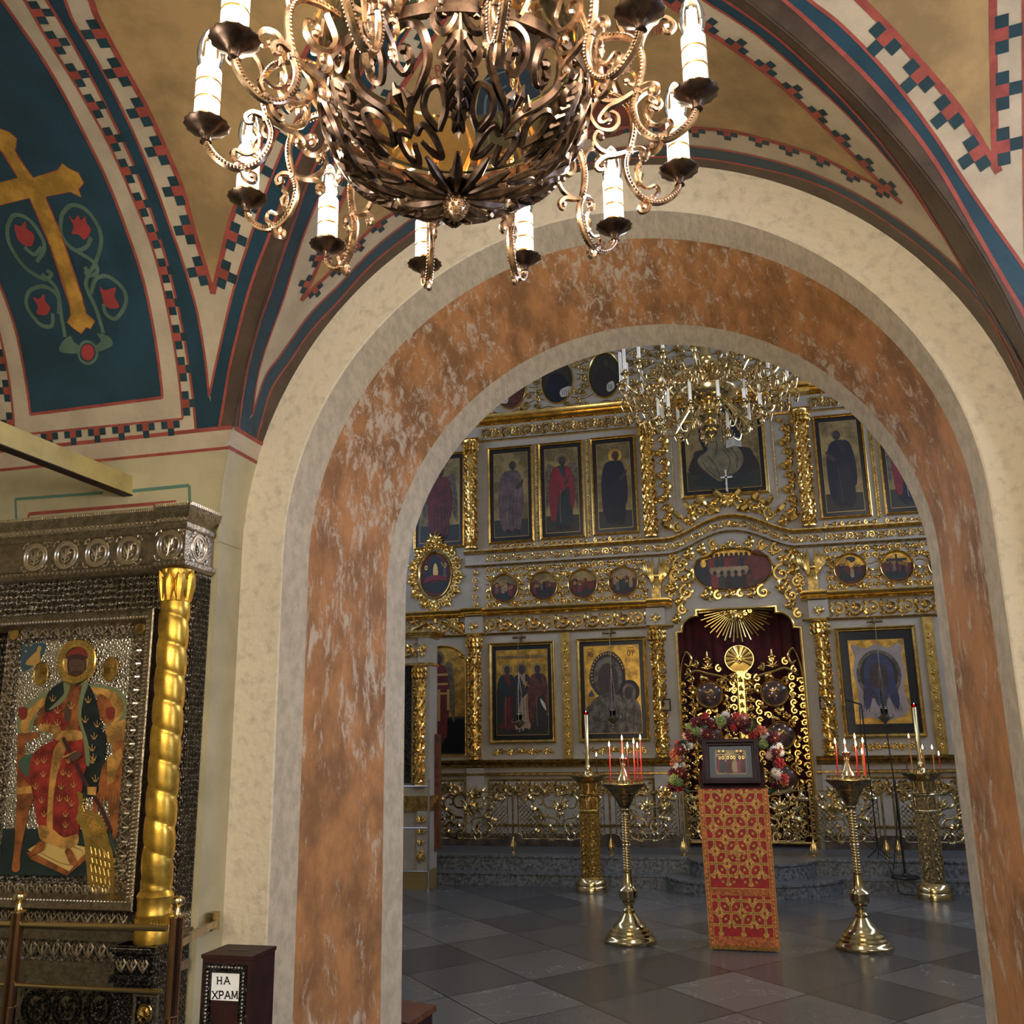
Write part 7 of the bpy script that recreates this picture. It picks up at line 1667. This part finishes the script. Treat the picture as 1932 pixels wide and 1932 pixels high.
m = MB(); m.tube([a, b], .008, 6); m.add([a, b, b+Vector((.0,.16,.006)), a+Vector((0,.16,.006)), a+Vector((0,.0,-.008)), b+Vector((0,.0,-.008)), b+Vector((0,.16,-.002)), a+Vector((0,.16,-.002))], [(0,1,2,3),(4,7,6,5)]); m.build('desk', BLACK, mu, 0)
m = MB(); m.tube([b, (b.x+.01,11.45,1.3), (b.x+.02,11.45,.34)], .008, 6); m.tube([at(1622,1331,11.45), at(1624,1388,11.45), (b.x-.0,11.45,1.5)], .005, 5); m.build('pole', BLACK, mu)
m = MB(); 
for A in (0.4,2.5,4.6): m.tube([(b.x+.02,11.45,.42),(b.x+.02+.13*cos(A),11.47+.07*sin(A),.312)], .007, 5)
m.build('tripod_foot', BLACK, mu)
m = MB(); m.tube(crom([(bx-.01,by-.014,1.05),(bx-.03,by-.03,.7),(bx-.09,by-.02,.35),(bx-.12,by-.03,.19),(bx-.11,by-.14,.13),(bx-.09,11.10,.02),(bx+.02,11.05,.008),(bx+.14,11.04,.008),(bx+.2,11.09,.008)], 6), .0055, 6)
m.build('cable', BLACK, ms)
m = MB(); a = Vector((.95,11.52,.50)); m.tube(crom([(.98,11.5,.55),(1.05,11.48,.46),(1.12,11.46,.40),(1.18,11.44,.36),(1.23,11.40,.318),(1.26,11.33,.20),(1.27,11.30,.16)], 5), .005, 6); m.build('cable', BLACK, mu)
def lampada(px, py, top, label):
    YL = 12.05; p = at(px, py, YL); t = thing('hanging_oil_lamp', (p.x,YL,p.z-.13), label, 'oil lamp', 'silver oil lamps hung before the lower icons'); c = (p.x,YL,p.z)
    m = MB(); m.lathe([(.001,-.14),(.012,-.135),(.008,-.12),(.018,-.105),(.012,-.09),(.03,-.07),(.06,-.045),(.068,-.02),(.055,-.005),(.04,.0),(.044,.008),(.03,.015)], c, 20); m.build('bowl', SILVP, t, 50)
    for s in (-1,1): m = MB(); m.tube([(p.x+s*.06,YL,p.z-.03),(p.x+s*.10,YL,p.z-.01),(p.x+s*.095,YL,p.z+.02),(p.x+s*.075,YL,p.z+.015)], [.008,.007,.006,.004], 6); m.build('handle', SILVP, t)
    m = MB(); m.lathe([(.03,.012),(.036,.04),(.04,.075),(.036,.076),(.03,.04),(.001,.02)], c, 16); m.build('glass_cup', glassmat('dark glass', (120,40,40), .3) if 'dg' not in MATS else MATS['dg'], t)
    m = MB(); m.lathe([(.02,.10),(.034,.085),(.038,.075),(.034,.07)], c, 14)
    for A in (.5,2.6,4.7): m.tube([(p.x+.05*cos(A),YL+.05*sin(A),p.z-.01),(p.x+.03*cos(A),YL+.03*sin(A),p.z+.35),(p.x,YL,p.z+.60),], .0035, 4)
    m.tube([(p.x,YL,p.z+.6),(p.x,YL,top+.1)], .004, 5); m.build('chain', SILVP, t)
    m = MB(); m.tube([(p.x,YL-.01,top+.10),(p.x,Y3,top+.10)], .006, 6); m.build('lamp_bracket', BRASSD, ics)
lampada(980,1360,2.86,'silver oil lamp hanging before the icon of three saints'); lampada(1156,1352,2.87,'silver oil lamp hanging before the pewter-covered mother and child icon'); lampada(1669,1350,2.87,'silver oil lamp hanging before the blue-bearded face icon, behind the microphone')

# ================================================================ tall case at the left of the nave, metal guard, low step
ca = thing('icon_case', (-4.4,11.0,0), 'tall gilt and cream icon case just inside the arch on the left', 'icon case')
m = MB(); m.box(-4.98,-3.725,10.82,11.1,.2,2.84); m.box(-3.86,-3.73,10.78,11.1,2.53,2.83); m.box(-3.86,-3.73,10.78,11.1,.2,.84); m.build('carcass', CREAM, ca, 0)
m = MB(); m.box(-5.0,-3.725,10.765,11.1,0,.2); m.build('plinth', M('gold painted plinth', (150,128,78), .45, .3), ca, 0)
for zs in (((2.83,.03,.03),(2.86,.06,.02),(2.88,.10,.03)),((2.50,.02,.03),),((.84,.02,.04),(.88,.03,.05),(.93,.045,.03),(.96,.06,.05))):
    m = MB()
    for z, d, h in zs: m.box(-5.0,-3.73+d,10.80-d,11.12,z,z+h)
    m.build('gilt_cornice', GOLDD, ca, 0)
xc_ = -3.845; col_ = vine_column(ca, xc_, 10.80, 1.16, 2.5, .062, 1, twist=True)
m = MB(); f = Fr((xc_+.04,10.78,0)); palmette(m, f, 0, 2.66, .11, 7, .008, spread=2.2); palmette(m, f, 0, 2.64, .06, 5, .008, base=-PI/2); 
for i, z in enumerate((.72,.60,.48,.38)): palmette(m, f, 0, z, .10-.012*i, 7, .01, spread=2.4 if i != 2 else 2.0)
palmette(m, f, 0, .40, .13, 5, .01, base=-PI/2, spread=1.2); m.build('carved_leaves', GOLD, ca, 40)
m = MB(); rinceau(m, Fr((0,10.815,0)), -4.9,-3.9,2.68,.2,5,w=.01); m.build('frieze_scroll', GOLD, ca, 40)
m = MB(); m.box(-4.9,-3.925,10.805,10.822,1.15,2.5); m.build('glazed_door', SILVD, ca, 0)
m = MB(); 
for x in (-4.9,-3.93): m.tube([(x,10.80,1.15),(x,10.80,2.5)], .012, 6)
m.build('door_frame', SILVP, ca)
a, b = at(816,1385,11.05), at(831,1490,11.05); m = MB(); m.box(-3.724,b.x,11.0,11.08,.4,a.z); m.build('side_board', BRWOOD, ca, 0)
gu = thing('metal_guard', (-3.69,10.70,0), 'thin chromed guard rail with one upright before the tall case', 'railing'); CHR = M('chromed tube', (190,188,186), .2, 1)
m = MB(); m.lathe([(.035,0),(.035,.008),(.013,.02),(.013,1.17),(.017,1.175),(.017,1.19),(.001,1.195)], (-3.69,10.70,0), 14); m.build('upright', CHR, gu)
for z in (1.12,.665,.2): m = MB(); m.tube([(-3.69,10.70,z),(-4.9,10.70,z)], .009, 8); m.build('bar', CHR, gu)
q = [atz(757,1886,.2), atz(824,1896,.2), atz(826,1908,.2), atz(790,1932,.2)]
st = thing('low_step', (-2.1,5.4,0), 'low brown wooden step standing on the floor just behind the left arch jamb', 'step')
m = MB(); bx_ = (q[1]-q[0]).normalized(); R0 = q[1]; u1 = Vector((bx_.x,bx_.y,0)).normalized(); dv = (q[3]-q[2]); u2 = Vector((dv.x,dv.y,0)).normalized()
def pt(a, b, z): p = R0-u1*a+u2*b; return Vector((p.x,p.y,z))
A_, B_ = .55, .36
for z0, z1, e in ((.17,.20,.0),(.0,.17,.02)):
    P = [pt(-0+e,e,z0),pt(A_-e,e,z0),pt(A_-e,B_-e,z0),pt(e,B_-e,z0)]; m.add(P+[p+Vector((0,0,z1-z0)) for p in P], [(0,1,2,3),(7,6,5,4),(0,4,5,1),(1,5,6,2),(2,6,7,3),(3,7,4,0)])
    if e == 0: m.build('tread', BRWOOD, st, 0); m = MB()
m.build('riser', DKWOOD, st, 0)

# ================================================================ great nave chandelier
NC = Vector((at(1336,730,8.5).x, 8.5, 0)); zu = at(1339,716,8.5).z; zl = at(1339,792,8.5).z; zb = at(1339,835,8.5).z
nc = thing('chandelier', (NC.x,NC.y,zb), 'many-armed gold chandelier with tall white candles, seen through the arch top', 'chandelier')
m = MB(); m.lathe([(0.0012,zb),(0.0244,zb+.005),(0.0366,zb+.03),(0.0244,zb+.045),(0.0610,zb+.07),(0.0732,zb+.09),(0.0549,zb+.105),(0.0915,zb+.125),(0.1037,zb+.15),(0.0854,zb+.17),(0.0610,zb+.185),(0.0915,zb+.21),(0.1220,zb+.24),(0.1098,zb+.275),(0.0732,zb+.30),(0.0671,zb+.34),(0.0732,zb+.36),(0.1952,zb+.40),(0.2501,zb+.45),(0.2623,zb+.50),(0.2196,zb+.535),(0.1220,zb+.56),(0.0610,zb+.58),(0.0549,zb+.66),(0.1098,zb+.70),(0.1342,zb+.75),(0.1098,zb+.80),(0.0488,zb+.84),(0.0488,zb+1.1),(0.1464,zb+1.18),(0.0488,zb+1.3),(.03,9.0)], (NC.x,NC.y,0), 28); m.build('baluster_stem', BRASS, nc, 40)
CRY = M('bright gilt leafwork', (200,168,116), .24, 1, var=.3, vscale=60)
def nca(r, z, a, s=0): return Vector((NC.x+r*cos(a)-s*sin(a), NC.y+r*sin(a)+s*cos(a), z))
def ncand(R, z, a, L):
    m = MB(); c = nca(R,z,a); m.lathe([(.006,-.05),(.02,-.04),(.024,-.02),(.012,-.01),(.03,.0),(.044,.012),(.046,.018),(.03,.014),(.02,.03),(.022,.05),(.001,.05)], c, 14); cu = m.build('candle_cup', BRASS, nc, 40)
    m = MB(); m.lathe([(.0155,.045),(.0155,L),(.001,L+.002)], c, 10); m.build('electric_candle', WHITE, nc)
rr = random.Random(2)
for k in range(18):
    a = 2*PI*k/18+.08; R = .80; m = MB()
    m.tube([nca(*p,a) for p in crom([(.05,zu-.05),(.2,zu+.06),(.38,zu-.02),(.52,zu-.16),(.68,zu-.17),(.78,zu-.1),(R,zu-.05)],5)], .011, 6)
    m.tube([nca(*p,a) for p in crom([(.40,zu-.03),(.48,zu+.06),(.58,zu+.05),(.58,zu-.03),(.52,zu-.03)],5)], [.009,.009,.007], 5)
    m.tube([nca(*p,a) for p in crom([(.66,zu-.17),(.62,zu-.27),(.54,zu-.28),(.53,zu-.21)],5)], [.009,.009,.006], 5); m.build('arm', BRASS, nc, 50)
    m = MB()
    for i in range(5):
        u = .46+.08*i; z = zu-.06-.10*sin(PI*i/6); L = .07+.04*rr.random()
        for s in (-1,1):
            m.tube([nca(*p[:2],a,p[2]) for p in crom([(u,z,0),(u+.02,z-L*.5,s*.03),(u+.005,z-L,s*.05),(u-.012,z-L*.8,s*.07),(u,z-L*.55,s*.055)],4)], [.004,.009,.008,.006,.004], 5)
        m.tube([nca(u,z,a), nca(u+.02,z-L*.6,a), nca(u+.005,z-L*1.3,a)], [.004,.011,.002], 5)
    m.build('leaf_fringe', CRY, nc, 50); ncand(R, zu, a, .34)
for k in range(12):
    a = 2*PI*k/12+.2; R = .47; m = MB()
    m.tube([nca(*p,a) for p in crom([(.06,zl+.12),(.16,zl+.16),(.28,zl+.02),(.36,zl-.08),(.44,zl-.07),(R,zl-.05)],5)], .009, 6); m.tube([nca(*p,a) for p in crom([(.36,zl-.08),(.33,zl-.15),(.27,zl-.14),(.28,zl-.09)],5)], [.008,.007,.005], 5); m.build('arm', BRASS, nc, 50)
    ncand(R, zl, a, .24)
# ---------------------------------------------------------------- light
WARM = (255,249,240); DAY = (190,210,255)
for y in (6.7,8.9,11.1):
    light('AREA', 'daylight', (5.85,y,5.3), 50, DAY, 1.4, (0,math.radians(90),0), 3.3)
    light('AREA', 'daylight', (-6.35,y,5.3), 22, DAY, 1.4, (0,math.radians(-90),0), 3.3)
light('AREA', 'daylight', (3.5,1.85,2.25), 34, DAY, 1.6, (0,math.radians(90),0), 2.0)
light('POINT', 'nave_lamp', (-2.4,8.2,5.2), 13, WARM, .25); light('POINT', 'nave_lamp', (2.0,8.2,5.2), 13, WARM, .25)
light('POINT', 'nave_lamp', (-.2,6.6,3.9), 30, WARM, .25)
for p_, e_ in (((.6,-1.4,2.7),36),((-1.7,-.6,2.6),26),((.6,-3.2,2.9),30),((-1.6,-3.0,2.7),30),((-.5,-2.2,3.6),40),((-1.2,.6,2.0),11),((2.4,2.3,3.2),10)): light('POINT', 'room_fill_lamp', p_, e_, WARM, .09)  # unseen lamps behind the eye, with more points added to brighten silver and walls
wd = bpy.data.worlds.new('sky'); sc.world = wd; wd.use_nodes = True
N = wd.node_tree.nodes; b = N['Background']; s = N.new('ShaderNodeTexSky'); s.sky_type = 'HOSEK_WILKIE'; s.turbidity = 4
wd.node_tree.links.new(s.outputs[0], b.inputs[0]); b.inputs[1].default_value = .6
vs = sc.view_settings; vs.view_transform = 'Standard'; vs.look = 'None'; vs.gamma = 1; vs.use_curve_mapping = False; vs.exposure = 1.1
